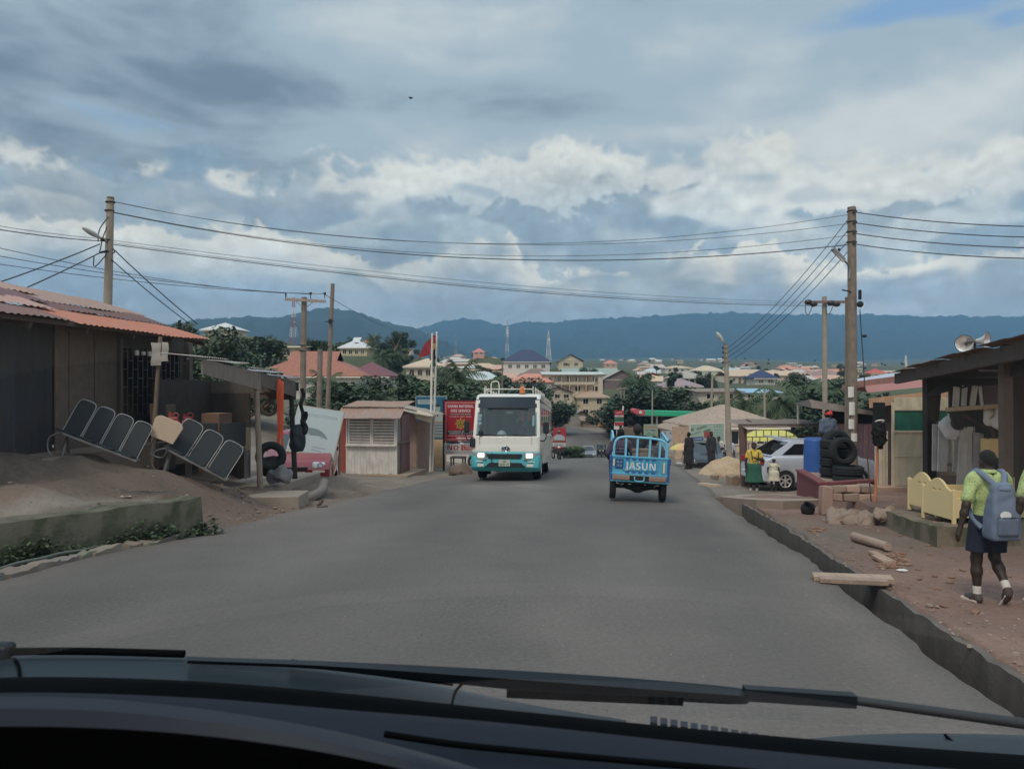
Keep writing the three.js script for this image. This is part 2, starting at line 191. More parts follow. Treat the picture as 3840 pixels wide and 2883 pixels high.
const edgeR = (D) => mix(2.02, ER, ss(9, 17.5, D)) + 0.08 * noise(D * 0.9, 3.3) + 0.05 * noise(D * 3.1, 8.1)  + (D > 18 ? 0.2 * ss(18, 20, D) : 0), edgeL = (D) => EL + 0.22 * noise(D * 0.5, 5.3) + 0.08 * noise(D * 2.3, 1.1);
const DITCH = [2.5, 18.2];
const wallFront = (D) => mix(-7.45, -6.5, (D - 8.96) / 1.94) - 0.05;   // front of the mossy wall beside the road, as an offset from the lane line

// [x, ahead, height] of places whose height the picture gives
const lie = [];
const pin = (px, py, D) => { const p = P(px, py, D); lie.push([p.x, D, p.y]); return p; };
[[-300, 2000, 8], [0, 1945, 9], [350, 1898, 9.9], [680, 1868, 10.9], [0, 1700, 11.8], [250, 1715, 12.6], [120, 1820, 10.2], [420, 1790, 11.8], [560, 1792, 14], [760, 1815, 15], [940, 1830, 15.8], [1090, 1850, 16.6], [-500, 1650, 14], [700, 1740, 18], [1000, 1800, 19], [1290, 1782, 26], [1500, 1785, 26], [1600, 1758, 31], [1720, 1772, 31], [1250, 1740, 36], [1000, 1720, 40], [1700, 1745, 45], [1900, 1735, 62]].forEach((a) => pin(...a));
for (const D of [2, 4, 6, 8, 10, 12, 14]) for (const o of [2.6, 4, 6, 9]) lie.push([laneX(D) + o, D, roadY(2, D) - 0.02 + (o - 2.6) * 0.02]);
for (const D of [17, 20, 24, 28, 33, 40, 50, 60, 72, 85, 95]) { for (const o of [3, 6, 10, 18]) lie.push([laneX(D) + o, D, roadY(2, D) + 0.03 + o * 0.008 - 0.2 * ss(17, 21, D) * ss(44, 28, D) - 0.7 * ss(30, 45, D) * ss(75, 60, D) * ss(2.5, 5, o)]); if (D > 22) for (const o of [-8, -12]) lie.push([laneX(D) + o, D, roadY(-6, D) + 0.03]); }
// wider country: valley floor, then the slope of the town and the fields below the hills
for (const [px, py, D] of [[-900, 1560, 60], [0, 1500, 60], [600, 1560, 60], [950, 1500, 95], [600, 1420, 120], [-600, 1400, 150], [1150, 1560, 75], [1500, 1560, 80], [3300, 1650, 70], [4200, 1660, 60], [3700, 1600, 90],
  [300, 1380, 260], [900, 1400, 230], [1400, 1350, 330], [1750, 1480, 170], [2560, 1620, 112], [2900, 1590, 110], [3400, 1500, 140], [4400, 1480, 180], [-900, 1380, 400], [1000, 1350, 480], [1600, 1390, 420], [2100, 1420, 330], [2500, 1460, 260], [2900, 1470, 240], [3500, 1440, 300], [4600, 1430, 420],
  [1700, 1365, 650], [2200, 1390, 600], [2700, 1410, 520], [3300, 1400, 560], [1500, 1345, 900], [2000, 1362, 900], [2500, 1378, 900], [3100, 1380, 900], [3900, 1380, 900], [2200, 1356, 1500], [2800, 1362, 1500], [3600, 1362, 1500], [1200, 1345, 1300], [0, 1345, 1200], [-800, 1345, 1400], [4800, 1370, 1500], [2400, 1350, 2600], [3600, 1352, 2600], [1400, 1340, 2300], [0, 1340, 2400], [-1500, 1340, 2600], [5500, 1352, 2600]]) pin(px, py, D);
for (const [D, o, dy] of [[112, -7, 0], [112, 4, 0.1], [112, 10, 0.1], [125, 4, 0.1], [125, -8, 0.2], [138, 4, 0.3], [138, -8, 0.3], [152, 5, 0.4], [152, -7, 0.4]]) lie.push([laneX(D) + o, D, roadBase(D) + dy]);
for (const a of [[2642, 1768, 46], [2580, 1768, 46], [2760, 1772, 44], [2642, 1752, 54]]) pin(...a);
const HOUSES = [];   // filled below, each pins its own base
const house = (o) => { o.at = pin(o.px, o.py, o.D); lie.push([o.at.x - o.w * 0.5, o.D + (o.d ?? 8) * 0.5, o.at.y], [o.at.x + o.w * 0.5, o.D + (o.d ?? 8) * 0.5, o.at.y]); HOUSES.push(o); };
// ------------------------------------------------------------------ the houses of the town: where each stands and how it looks
const TAN = [176, 160, 140], TERRA = [144, 92, 76], MAROON = [108, 66, 74], NAVY = [52, 62, 92], GREYR = [140, 146, 146], RUSTR = [150, 128, 116], CREAM = [194, 188, 174], WHITE = [206, 210, 206], GREENR = [128, 148, 142], BROWNW = [92, 80, 82], PINK = [196, 150, 138];
house({ n: 'house', l: 'large house with a long orange hipped roof and white walls', px: 1150, py: 1500, D: 92, w: 13, d: 9, h: 2.9, r: 'gablet', rh: 3.1, wc: WHITE, rc: TERRA, ry: 0, win: 4 });
house({ n: 'house', l: 'white house with a maroon hipped roof next to the orange roofed house', px: 1372, py: 1487, D: 97, w: 5.2, d: 6, h: 2.6, r: 'hip', rh: 1.8, wc: WHITE, rc: MAROON, win: 3 });
house({ n: 'house', l: 'white gabled house with a dormer window standing high among palms', px: 1325, py: 1336, D: 175, w: 6.2, d: 7, h: 2.0, r: 'gablet', rh: 2.5, wc: [206, 196, 160], rc: [196, 206, 214], win: 4, dormer: 1 });
house({ n: 'house', l: 'tan hipped bungalow with a small roof vent behind the flagpoles', px: 1590, py: 1425, D: 135, w: 6.4, d: 7, h: 2.4, r: 'hip', rh: 1.5, wc: CREAM, rc: TAN, win: 4 });
house({ n: 'house', l: 'small cream two storey block on the slope under the hill', px: 1508, py: 1338, D: 300, w: 7, d: 6, h: 2.9, r: 'flat', rh: 0.3, wc: CREAM, rc: [190, 180, 160], win: 4 });
house({ n: 'house', l: 'big white house with a steep navy blue hipped roof above the bus', px: 1975, py: 1396, D: 225, w: 13.5, d: 10, h: 3.2, r: 'hip', rh: 3.6, wc: WHITE, rc: NAVY, win: 5 });
house({ n: 'house', l: 'cream gable fronted house beside the navy roofed house', px: 2140, py: 1378, D: 235, w: 7.4, d: 8, h: 1.9, r: 'gablef', rh: 2.2, wc: [206, 200, 176], rc: [92, 76, 76], win: 2 });
house({ n: 'warehouse', l: 'long low building with a pale green metal roof', px: 2215, py: 1416, D: 215, w: 15, d: 7, h: 0.9, r: 'gable', rh: 1.8, wc: [150, 160, 150], rc: GREENR, win: 0 });
house({ n: 'warehouse', l: 'dark brown windowless gable wall behind the cream apartment block', px: 2330, py: 1460, D: 200, w: 8.6, d: 9, h: 2.6, r: 'gablef', rh: 2.4, wc: BROWNW, rc: [150, 146, 140], win: 0 });
house({ n: 'house', l: 'brown roofed building just behind the cream apartment block', px: 2010, py: 1425, D: 212, w: 9.5, d: 7, h: 1.2, r: 'hip', rh: 2.0, wc: [170, 150, 140], rc: [112, 98, 94], win: 2 });
house({ n: 'apartment_block', l: 'cream two storey apartment block with an open gallery of doors', px: 2150, py: 1478, D: 172, w: 13.2, d: 7, h: 4.4, r: 'mono', rh: 0.7, wc: [204, 196, 178], rc: [168, 180, 182], win: 6, floors: 2, gallery: 1 });
house({ n: 'house', l: 'grey brown gabled bungalow below the cream apartment block', px: 2090, py: 1500, D: 160, w: 6.2, d: 6, h: 1.5, r: 'gablef', rh: 1.3, wc: [186, 176, 160], rc: [128, 116, 106], win: 3 });
house({ n: 'house', l: 'cream two storey house with a brown roof above the curved road', px: 2222, py: 1566, D: 168, w: 6.6, d: 6, h: 4.6, r: 'hip', rh: 1.2, wc: [200, 188, 160], rc: [156, 134, 112], win: 2, floors: 2 });
house({ n: 'shed', l: 'white roofed open shed beside the curved road', px: 2180, py: 1582, D: 162, w: 3.6, d: 4, h: 1.0, r: 'gablef', rh: 1.4, wc: [120, 112, 104], rc: [204, 208, 210], win: 1 });
house({ n: 'shed', l: 'low brown roofed roadside shed behind the white roofed shed', px: 2232, py: 1603, D: 148, w: 4.6, d: 5, h: 1.3, r: 'mono', rh: 0.6, wc: [110, 98, 88], rc: [132, 112, 98], win: 1 });
house({ n: 'house', l: 'grey hipped house with three arched verandah openings', px: 2588, py: 1452, D: 200, w: 8.6, d: 8, h: 2.5, r: 'hip', rh: 1.8, wc: [196, 188, 168], rc: [148, 146, 140], win: 3, arch: 1 });
house({ n: 'house', l: 'long cream house with a flat hipped tan roof far beyond the streetlight', px: 2548, py: 1399, D: 330, w: 12, d: 8, h: 2.2, r: 'hip', rh: 1.0, wc: WHITE, rc: [190, 170, 140], win: 4 });
house({ n: 'house', l: 'wide tan hipped house just left of the streetlight pole', px: 2662, py: 1408, D: 290, w: 11.5, d: 9, h: 1.8, r: 'hip', rh: 2.0, wc: [150, 160, 146], rc: [176, 166, 146], win: 3 });
house({ n: 'house', l: 'small white house with a dark blue pyramid roof among the far roofs', px: 2872, py: 1444, D: 170, w: 4.8, d: 5, h: 1.6, r: 'hip', rh: 1.9, wc: WHITE, rc: [44, 58, 96], win: 2 });
house({ n: 'house', l: 'low house with a pale mauve roof under the arched verandah house', px: 2560, py: 1470, D: 165, w: 8, d: 7, h: 1.3, r: 'hip', rh: 1.6, wc: CREAM, rc: [136, 122, 130], win: 3 });
house({ n: 'house', l: 'white walled house with a low grey roof behind the streetlight pole', px: 2700, py: 1505, D: 115, w: 6.5, d: 6, h: 1.4, r: 'mono', rh: 0.5, wc: [200, 192, 180], rc: [120, 108, 100], win: 2 });
house({ n: 'house', l: 'house with a bright sky blue sheet roof behind the palms', px: 2850, py: 1500, D: 130, w: 7, d: 6, h: 1.2, r: 'mono', rh: 0.7, wc: [160, 160, 150], rc: [122, 166, 196], win: 2 });
house({ n: 'house', l: 'big bungalow with a wide dusty tan hipped roof behind the iron stall', px: 2770, py: 1694, D: 58, w: 6.6, d: 7, h: 1.95, r: 'hip', rh: 1.5, wc: [150, 140, 124], rc: [146, 130, 116], win: 3 });
house({ n: 'house', l: 'long low house with a rusty tan roof behind the green canopy', px: 2415, py: 1640, D: 118, w: 6, d: 5, h: 1.4, r: 'gable', rh: 1.1, wc: [130, 116, 104], rc: [160, 132, 106], win: 2 });
house({ n: 'house', l: 'cream house with a tan roof right behind the wooden stall back', px: 2620, py: 1690, D: 60, w: 3.6, d: 5, h: 1.6, r: 'hip', rh: 1.0, wc: [150, 140, 124], rc: [142, 126, 112], win: 2 });
house({ n: 'house', l: 'small house with an orange red roof beyond the tall wooden pole', px: 3300, py: 1416, D: 260, w: 5.5, d: 5, h: 1.5, r: 'hip', rh: 1.5, wc: [206, 186, 150], rc: [176, 80, 70], win: 2 });
house({ n: 'house', l: 'white roofed house peeking over the tree mass near the rusty roof', px: 815, py: 1262, D: 150, w: 6, d: 6, h: 1.4, r: 'hip', rh: 1.5, wc: CREAM, rc: [206, 216, 220], win: 1 });
house({ n: 'house', l: 'white topped house peeking out behind the ridge of the orange roof', px: 1075, py: 1345, D: 125, w: 5, d: 5, h: 1.8, r: 'mono', rh: 0.5, wc: [214, 200, 170], rc: [206, 200, 180], win: 1 });
house({ n: 'house', l: 'house with a salmon red roof on the skyline behind the palms', px: 1374, py: 1300, D: 260, w: 4, d: 4, h: 1.4, r: 'hip', rh: 1.2, wc: CREAM, rc: [192, 110, 90], win: 1 });
house({ n: 'house', l: 'pink house with a red roof on the slope by the transmission mast', px: 1795, py: 1332, D: 340, w: 5, d: 5, h: 1.6, r: 'hip', rh: 1.6, wc: PINK, rc: [196, 118, 110], win: 2 });
house({ n: 'house', l: 'pink two part house far out in the green fields', px: 2290, py: 1380, D: 420, w: 7, d: 6, h: 2.6, r: 'hip', rh: 1.8, wc: [196, 160, 140], rc: [196, 128, 112], win: 2 });
// the packed hillside behind: many small dwellings
const RH = rng(41), FAR = [], PAL = [TAN, [168, 150, 132], RUSTR, GREYR, [186, 172, 150], [150, 128, 112], [176, 120, 100], [196, 190, 178], [112, 100, 98], [160, 112, 96], [140, 160, 168]], WPAL = [CREAM, WHITE, [206, 186, 140], [196, 170, 140], [180, 170, 150], [200, 190, 160]];
for (const [n, x0, x1, y0, y1, d0, d1] of [[66, 1560, 2060, 1352, 1462, 420, 190], [14, 1440, 1560, 1340, 1380, 420, 260], [84, 2400, 3180, 1408, 1470, 420, 180], [16, 2250, 2760, 1352, 1362, 1150, 900], [14, 2330, 2600, 1380, 1405, 520, 380], [34, 3200, 4100, 1405, 1455, 420, 200], [22, 2600, 3300, 1370, 1400, 800, 500], [8, 1900, 2080, 1395, 1470, 240, 170], [62, 2320, 3220, 1390, 1444, 480, 250], [40, 1560, 2090, 1348, 1420, 480, 250]])
  for (let k = 0; k < n; k++) { const t = RH(), px = x0 + (x1 - x0) * RH(), py = y0 + (y1 - y0) * t, D = d0 + (d1 - d0) * t, w = 5 + 5 * RH(); if (HOUSES.some((h) => Math.abs(h.px - px) < (h.w * F / h.D) * 0.55 && py > h.py - (h.h + h.rh) * F / h.D && py < h.py && h.D < D + 20)) continue; FAR.push({ px, py, D, w, pale: y1 < 1365, at: pin(px, py, D), kind: Math.floor(RH() * 6), ry: (RH() - 0.5) * 0.9 }); }
// ------------------------------------------------------------------ ground, road, drains, hills
function open(x, D) { let s = 0, h = 0; for (const [a, b, c] of lie) { const q = ((x - a) ** 2 + (D - b) ** 2) / (1 + (D + b) * 0.03) ** 2 + 0.02, w = 1 / (q * q); s += w; h += w * c; } return h / s; }
function groundY(x, D) {
  const o = x - laneX(D); let y;
  if (o > EL && o < mix(1.96, ER, ss(9, 17, D))) y = roadY(o, D) - 0.05;
  else if (o <= EL) {
    const f = open(x, D), r = roadY(EL, D);
    if (D < 11.05) y = o < wallFront(D) ? Math.max(f, -0.24 + 0.02 * D * 0) : r - 0.06 - 0.16 * ss(-6.55, -6.8, o);
    else y = mix(r - 0.04, f, ss(0, D < 20 ? 1.7 : 4, EL - o));
    y = mix(y, Math.min(y, r - 0.04), ss(11.05, 11.2, D) * 0);
  } else {
    const e = roadY(ER, D), f = mix(open(x, D), e - 0.02, D < 17 ? ss(4.5, 2.6, o) : ss(3.2, 2, o));
    y = f;
    if (D > DITCH[0] && D < DITCH[1] && o < 2.50) y = o > 2.46 ? e - 0.05 : e - 0.66;
    if (D < 17 && o >= 2.50) y += 0.26 * ss(4.02, 4.06, o) * ss(10.42, 10.46, D) * ss(19, 16, D);
  }
  return y;
}
const bumps = (x, D, o) => o > EL - 0.3 && o < 2.47 ? 0 : (0.045 * noise(x * 0.9, D * 0.9) + 0.022 * noise(x * 3.3, D * 3.3) + 0.010 * noise(x * 9, D * 9)) * ss(70, 20, D) + (o < EL - 0.3 && D < 24 ? 0.07 * ss(-0.04, 0.04, noise(x * 0.8, D * 1.3, 5)) + 0.05 * ss(-0.03, 0.03, noise(x * 1.7 + 9, D * 2.2, 7)) - 0.06 : 0) + 0.25 * noise(x * 0.1, D * 0.1) * ss(40, 90, D);
const G = (x, z) => { const D = -z; return groundY(x, D) + bumps(x, D, x - laneX(D)); };
const rows = []; for (let D = -6; D < 3; D += 0.5) rows.push(D); for (let D = 3; D < 2900; D += Math.max(0.11, D * 0.017)) rows.push(D);
{
  const cols = []; for (let o = -13; o < 13; o += 0.19) if (o < 1.6 || o > 2.6) cols.push(o); cols.push(1.66, 1.74, 1.83, 1.92, 1.98, 2.05, 2.2, 2.4, 2.455, 2.465, 2.495, 2.505, 2.56, 4.02, 4.06);
  for (let k = 1; k <= 46; k++) cols.push(1000 + k, -1000 - k);
  cols.sort((a, b) => a - b);
  const pos = [], col = [], uv = [], idx = [], nc = cols.length, C = (a, b, t) => a.map((v, i) => mix(v, b[i], t));
  const red = scaled(lin(140, 110, 96), 1.0), brown = lin(104, 88, 77), grey = lin(142, 132, 120), green = scaled(lin(92, 104, 74), 0.62), olive = scaled(lin(120, 118, 82), 0.62), wet = lin(70, 66, 62);
  for (const D of rows) for (const c of cols) {
    const o = Math.abs(c) < 999 ? c : Math.sign(c) * (13 + (40 + 1.15 * Math.max(0, D)) * ((Math.abs(c) - 1000) / 46) ** 1.8), x = laneX(Math.min(D, 420)) + o;
    pos.push(x, groundY(x, D) + bumps(x, D, o), -D); uv.push(x, -D);
    const n = fbm(x * 0.22, D * 0.22, 3, 4), m = noise(x * 0.7, D * 0.5, 9);
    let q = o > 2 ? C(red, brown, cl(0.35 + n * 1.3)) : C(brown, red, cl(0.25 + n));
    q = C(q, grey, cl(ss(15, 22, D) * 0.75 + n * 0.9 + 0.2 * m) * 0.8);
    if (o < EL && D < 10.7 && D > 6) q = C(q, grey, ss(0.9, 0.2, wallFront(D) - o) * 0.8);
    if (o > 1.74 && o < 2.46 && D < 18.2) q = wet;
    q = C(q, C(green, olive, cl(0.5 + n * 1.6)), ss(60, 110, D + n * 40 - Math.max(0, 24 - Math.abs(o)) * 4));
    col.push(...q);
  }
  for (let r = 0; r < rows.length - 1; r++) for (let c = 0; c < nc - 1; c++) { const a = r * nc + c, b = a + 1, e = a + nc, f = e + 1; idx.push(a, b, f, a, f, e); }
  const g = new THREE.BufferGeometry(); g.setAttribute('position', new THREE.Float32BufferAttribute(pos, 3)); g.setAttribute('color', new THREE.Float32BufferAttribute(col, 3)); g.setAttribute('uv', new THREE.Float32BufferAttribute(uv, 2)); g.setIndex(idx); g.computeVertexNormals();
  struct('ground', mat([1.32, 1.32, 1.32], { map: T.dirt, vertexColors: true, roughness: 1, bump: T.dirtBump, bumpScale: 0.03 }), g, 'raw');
}
{ // the asphalt: a worn sheet with a broken edge
  const pos = [], uv = [], col = [], idx = [], nc = 26, rs = []; for (let D = -6; D < 330; D += Math.max(0.08, D * 0.011)) rs.push(D);
  for (const D of rs) for (let k = -1; k <= nc; k++) {
    const lipL = k === -1, lipR = k === nc, t = cl(k / (nc - 1)), o = mix(edgeL(D), edgeR(D), t), x = laneX(D) + o;
    pos.push(x, roadY(o, D) + 0.012 * noise(x * 0.6, D * 0.4) * (t > 0.03 && t < 0.97 ? 1 : 0) - (lipL ? 0.16 : lipR ? 0.3 : 0), -D); uv.push(x, -D);
    const w = fbm(x * 0.35, D * 0.12, 4, 4), tr = 0.5 + 0.5 * Math.cos((o + 0.1) * 3.4), dust = Math.max(ss(0.8, 0, t * 8.1), ss(0.9, 0.1, (1 - t) * 8.1)), a = 0.90 + 0.40 * w + 0.09 * tr;
    col.push(...[0, 1, 2].map((c) => a * mix([0.146, 0.124, 0.110][c], [0.20, 0.163, 0.138][c], cl(dust * 0.75 + w * 0.3))));
  }
  const m = nc + 2; for (let r = 0; r < rs.length - 1; r++) for (let c = 0; c < m - 1; c++) { const a = r * m + c, b = a + 1, e = a + m, f = e + 1; idx.push(a, b, f, a, f, e); }
  const g = new THREE.BufferGeometry(); g.setAttribute('position', new THREE.Float32BufferAttribute(pos, 3)); g.setAttribute('color', new THREE.Float32BufferAttribute(col, 3)); g.setAttribute('uv', new THREE.Float32BufferAttribute(uv, 2)); g.setIndex(idx); g.computeVertexNormals();
  struct('road', mat([1.34, 1.34, 1.34], { map: T.asphalt, vertexColors: true, roughness: 0.86, bump: T.asphaltBump, bumpScale: 0.012 }), g, 'raw');
}
{ // concrete wall on the far side of the open drain
  const seg = (D0, D1, top) => { const g = []; for (let D = D0; D < D1; D += 0.14) { const f = (d) => { const j = 0.014 * noise(d * 1.2, 5) + 0.012 * noise(d * 5, 7) + 0.008 * noise(d * 13, 9), x = laneX(d) + mix(2.40, 2.26, ss(13, 17, d)) + j * 1.6, y = roadY(ER, d) + top + j * 1.8 - 0.03 * ss(0.1, 0.5, noise(d * 1.3, 44)); return [V(x, y, -d), V(x + 0.015, y - 0.68, -d), V(x + 0.06 + 0.03 * noise(d * 4, 2), y + 0.004, -d), V(x + 0.12, y - 0.1, -d)]; }; g.push([f(D), f(Math.min(D + 0.14, D1))]); } return poly(g.flatMap(([a, b]) => [a[1], a[0], a[2], a[3], b[1], b[0], b[2], b[3]].map((v) => v.toArray())), g.flatMap((_, i) => { const k = i * 8; return [[k, k + 1, k + 5, k + 4], [k + 1, k + 2, k + 6, k + 5], [k + 2, k + 3, k + 7, k + 6]]; })); };
  struct('drain_wall', paint(92, 87, 82, { map: T.stain, roughness: 1, bump: T.concrete, bumpScale: 0.02 }, 0.62), [seg(2.2, 17.6, -0.03)]);
}
// hills: two wooded ridges in the haze
function ridge(pts, Db, Dr, base, seed, rough) {
  const f = curve(pts), pos = [], uv = [], idx = [], N = 420, K = 26, x0 = pts[0][0], x1 = pts[pts.length - 1][0];
  for (let i = 0; i <= N; i++) {
    const px = mix(x0, x1, i / N), top = P(px, f(px), Dr), lo = P(px, base, Db);
    for (let k = 0; k <= K; k++) {
      const t = k / K, s = t < 0.8 ? t / 0.8 : 1, back = t < 0.8 ? 0 : (t - 0.8) / 0.2, D = mix(Db, Dr, s) + back * 700, x = (px - CX) / F * D;
      const rid = Math.abs(noise(x * 0.0022 + seed, D * 0.0013, seed)) + 0.5 * Math.abs(noise(x * 0.006, D * 0.004, seed + 4));
      let y = mix(lo.y - 15, top.y, Math.pow(s, 1.35)) - back * top.y * 0.5; y += (0.25 - rid) * 150 * Math.sin(Math.PI * Math.min(1, s)) * (1 - back);
      y += s > 0.9 && !back ? 0 : 0; y += rough * (noise(x * 0.02, D * 0.03, seed) * 12 + noise(x * 0.07, D * 0.09, seed) * 9 + Math.max(0, noise(x * 0.11, D * 0.1, seed)) * 12) * ss(0.05, 0.3, s);
      pos.push(x, y, -D); uv.push(x, D * 0.8 + y);
    }
  }
  for (let i = 0; i < N; i++) for (let k = 0; k < K; k++) { const a = i * (K + 1) + k, b = a + K + 1; idx.push(a, b, b + 1, a, b + 1, a + 1); }
  const g = new THREE.BufferGeometry(); g.setAttribute('position', new THREE.Float32BufferAttribute(pos, 3)); g.setAttribute('uv', new THREE.Float32BufferAttribute(uv, 2)); g.setIndex(idx); g.computeVertexNormals(); return g;
}
const HILLM = mat([0.040, 0.058, 0.032], { map: T.hill, roughness: 1 });
const R1 = [[-1800, 1290], [-600, 1262], [0, 1244], [400, 1236], [600, 1216], [686, 1199], [746, 1190], [868, 1182], [972, 1179], [1041, 1182], [1128, 1162], [1198, 1148], [1276, 1152], [1354, 1174], [1441, 1205], [1528, 1222], [1597, 1243], [1667, 1287], [1750, 1322], [1850, 1345]];
const R2 = [[1350, 1300], [1530, 1243], [1600, 1217], [1660, 1202], [1720, 1190], [1790, 1197], [1850, 1210], [1900, 1215], [1960, 1202], [2060, 1206], [2150, 1197], [2240, 1190], [2400, 1182], [2600, 1172], [2760, 1168], [2950, 1172], [3150, 1174], [3400, 1178], [3600, 1182], [3840, 1182], [4400, 1192], [5600, 1215]];
struct('hills', HILLM, ridge(R1, 1500, 2700, 1345, 3, 0.7), 'raw');
struct('hills', HILLM, ridge(R2, 2500, 4600, 1352, 8, 1.1), 'raw');
// ------------------------------------------------------------------ buildings
const UNDER = 2.2;   // walls go on below the ground on the slope
function roofGeo(r, w, d, h, y, ov = 0.5) {
  const W = w / 2 + ov, Dp = d / 2 + ov, rl = Math.max(0.12, (w - d) / 2 * 0.9 + 0.1), t = 0.12;
  const slab = (v, f) => poly([...v, ...v.map(([a, b, c]) => [a, b - t, c])], [...f, ...f.map((q) => q.map((i) => i + v.length).reverse()), ...[...Array(v.ring)].map((_, i) => [(i + 1) % v.ring, i, i + v.length, (i + 1) % v.ring + v.length])]);
  const mk = (v, ring, f) => { v.ring = ring; return slab(v, f); };
  const e = [[-W, y, Dp], [W, y, Dp], [W, y, -Dp], [-W, y, -Dp]];
  if (r === 'hip') return mk([...e, [-rl, y + h, 0], [rl, y + h, 0]], 4, [[0, 1, 5, 4], [2, 3, 4, 5], [1, 2, 5], [3, 0, 4]]);
  if (r === 'gable') return mk([...e, [-W, y + h, 0], [W, y + h, 0]], 4, [[0, 1, 5, 4], [2, 3, 4, 5]]);
  if (r === 'gablef') return mk([...e, [0, y + h, Dp], [0, y + h, -Dp]], 4, [[0, 4, 5, 3], [4, 1, 2, 5]]);
  if (r === 'gablet') { const k = 0.60, g = rl + (W - rl) * (1 - k) * 0.55, q = [[-g, y + h * k, Dp * (1 - k)], [g, y + h * k, Dp * (1 - k)], [g, y + h * k, -Dp * (1 - k)], [-g, y + h * k, -Dp * (1 - k)]]; return mk([...e, ...q, [-g, y + h, 0], [g, y + h, 0]], 4, [[0, 1, 5, 4], [1, 2, 6, 5], [2, 3, 7, 6], [3, 0, 4, 7], [4, 5, 9, 8], [6, 7, 8, 9], [5, 6, 9], [7, 4, 8]]); }
  return mk([[-W, y + (r === 'flat' ? h : h * 0.1), Dp], [W, y + (r === 'flat' ? h : h * 0.1), Dp], [W, y + h, -Dp], [-W, y + h, -Dp]], 4, [[0, 1, 2, 3]]);
}
const gableWall = (w, h, y, z) => poly([[-w / 2, y, z], [w / 2, y, z], [0, y + h, z]], [[0, 1, 2]]);
const windowPart = (t, x, y, z, w, h, ry = 0, frame = [206, 200, 186]) => {
  const f = part(t, 'window', plain(...frame), [box(w + 0.14, 0.08, 0.08, 0, h / 2 + 0.03, 0), box(w + 0.14, 0.08, 0.1, 0, -h / 2 - 0.03, 0), box(0.08, h, 0.08, w / 2 + 0.03, 0, 0), box(0.08, h, 0.08, -w / 2 - 0.03, 0, 0), w > 0.7 ? box(0.05, h, 0.05, 0, 0, 0.005) : null]);
  f.position.set(x, y, z); f.rotation.y = ry; part(f, 'pane', DARKGLASS, box(w, h, 0.03, 0, 0, -0.008)); return f;
};
for (const o of HOUSES) {
  const d = o.d ?? 8, t = thing(o.n, o.l, o.n.replace('_', ' '), o.at, o.ry ?? (o.px - 2100) / 9000), wm = plaster(...o.wc, 0.5), H = o.h;
  part(t, 'wall', wm, [box(o.w, H + UNDER, d, 0, (H - UNDER) / 2, -d / 2), ...(o.r === 'gablef' ? [gableWall(o.w, o.rh * 0.93, H, 0), gableWall(o.w, o.rh * 0.93, H, -d)] : [])]);
  const rf = part(t, 'roof', paint(...o.rc, { map: T.stain, roughness: 0.75 }, 0.6), roofGeo(o.r, o.w, d, o.rh, H + 0.03, o.D > 250 ? 0.3 : 0.5).translate(0, 0, -d / 2));
  part(t, 'fascia', plain(206, 204, 196), [box(o.w + 1.04, 0.16, 0.05, 0, H - 0.08 - 0.09, 0.53)].slice(0, o.r === 'hip' || o.r === 'gablet' ? 1 : 0).concat(o.r === 'hip' || o.r === 'gablet' ? [] : [box(o.w * 0.98, 0.1, 0.04, 0, H - 0.12, 0.025)]));
  const fl = o.floors ?? 1, fh = H / fl;
  if (o.arch) { for (let i = 0; i < 3; i++) { const x = -1.9 + i * 1.5 + 1; part(t, 'arch_opening', BLACK, ext((() => { const s = new THREE.Shape(); s.moveTo(-0.58, 0); s.lineTo(0.58, 0); s.lineTo(0.58, 0.9); s.absarc(0, 0.9, 0.58, 0, Math.PI); s.lineTo(-0.58, 0); return s; })(), 0.03)).position.set(x, 0.7, 0.005); part(t, 'column', plaster(206, 200, 180), cyl(0.1, 0.12, 1.6, x - 0.75, 1.1, 0.1, 10)); } }
  else for (let f = 0; f < fl; f++) for (let i = 0; i < o.win; i++) {
    const x = ((i + 0.5) / o.win - 0.5) * o.w * 0.9, door = o.gallery && (i === 2 || i === 4), w = door ? 0.8 : Math.min(1.1, o.w / o.win * 0.5), h = door ? fh * 0.78 : Math.min(1.05, fh * 0.5);
    if (door) part(t, 'door', plain(112, 92, 82), box(w, h, 0.06, x, f * fh + h / 2 + 0.04, 0.02)); else windowPart(t, x, f * fh + fh * 0.55, 0.04, w, h);
  }
  if (o.gallery) { part(t, 'balcony', plaster(210, 204, 184), [box(o.w * 0.72, 0.14, 1.0, 0, fh - 0.05, 0.5), box(o.w * 0.72, 0.5, 0.08, 0, fh + 0.28, 1.0)]); for (let i = 0; i < 6; i++) part(t, 'column', plaster(214, 208, 190), box(0.16, H - 0.06, 0.16, (i / 5 - 0.5) * o.w * 0.7, H / 2 - 0.03, 1.08)); part(rf, 'gallery_roof', paint(168, 184, 184, { map: T.rust }, 0.7), box(o.w * 0.76, 0.08, 1.5, 0, H - 0.02, 0.86, 0.06)); }
  if (o.dormer) part(rf, 'dormer_window', DARKGLASS, box(0.9, 0.8, 0.5, 0.4, H + 0.8, -1.25));
}
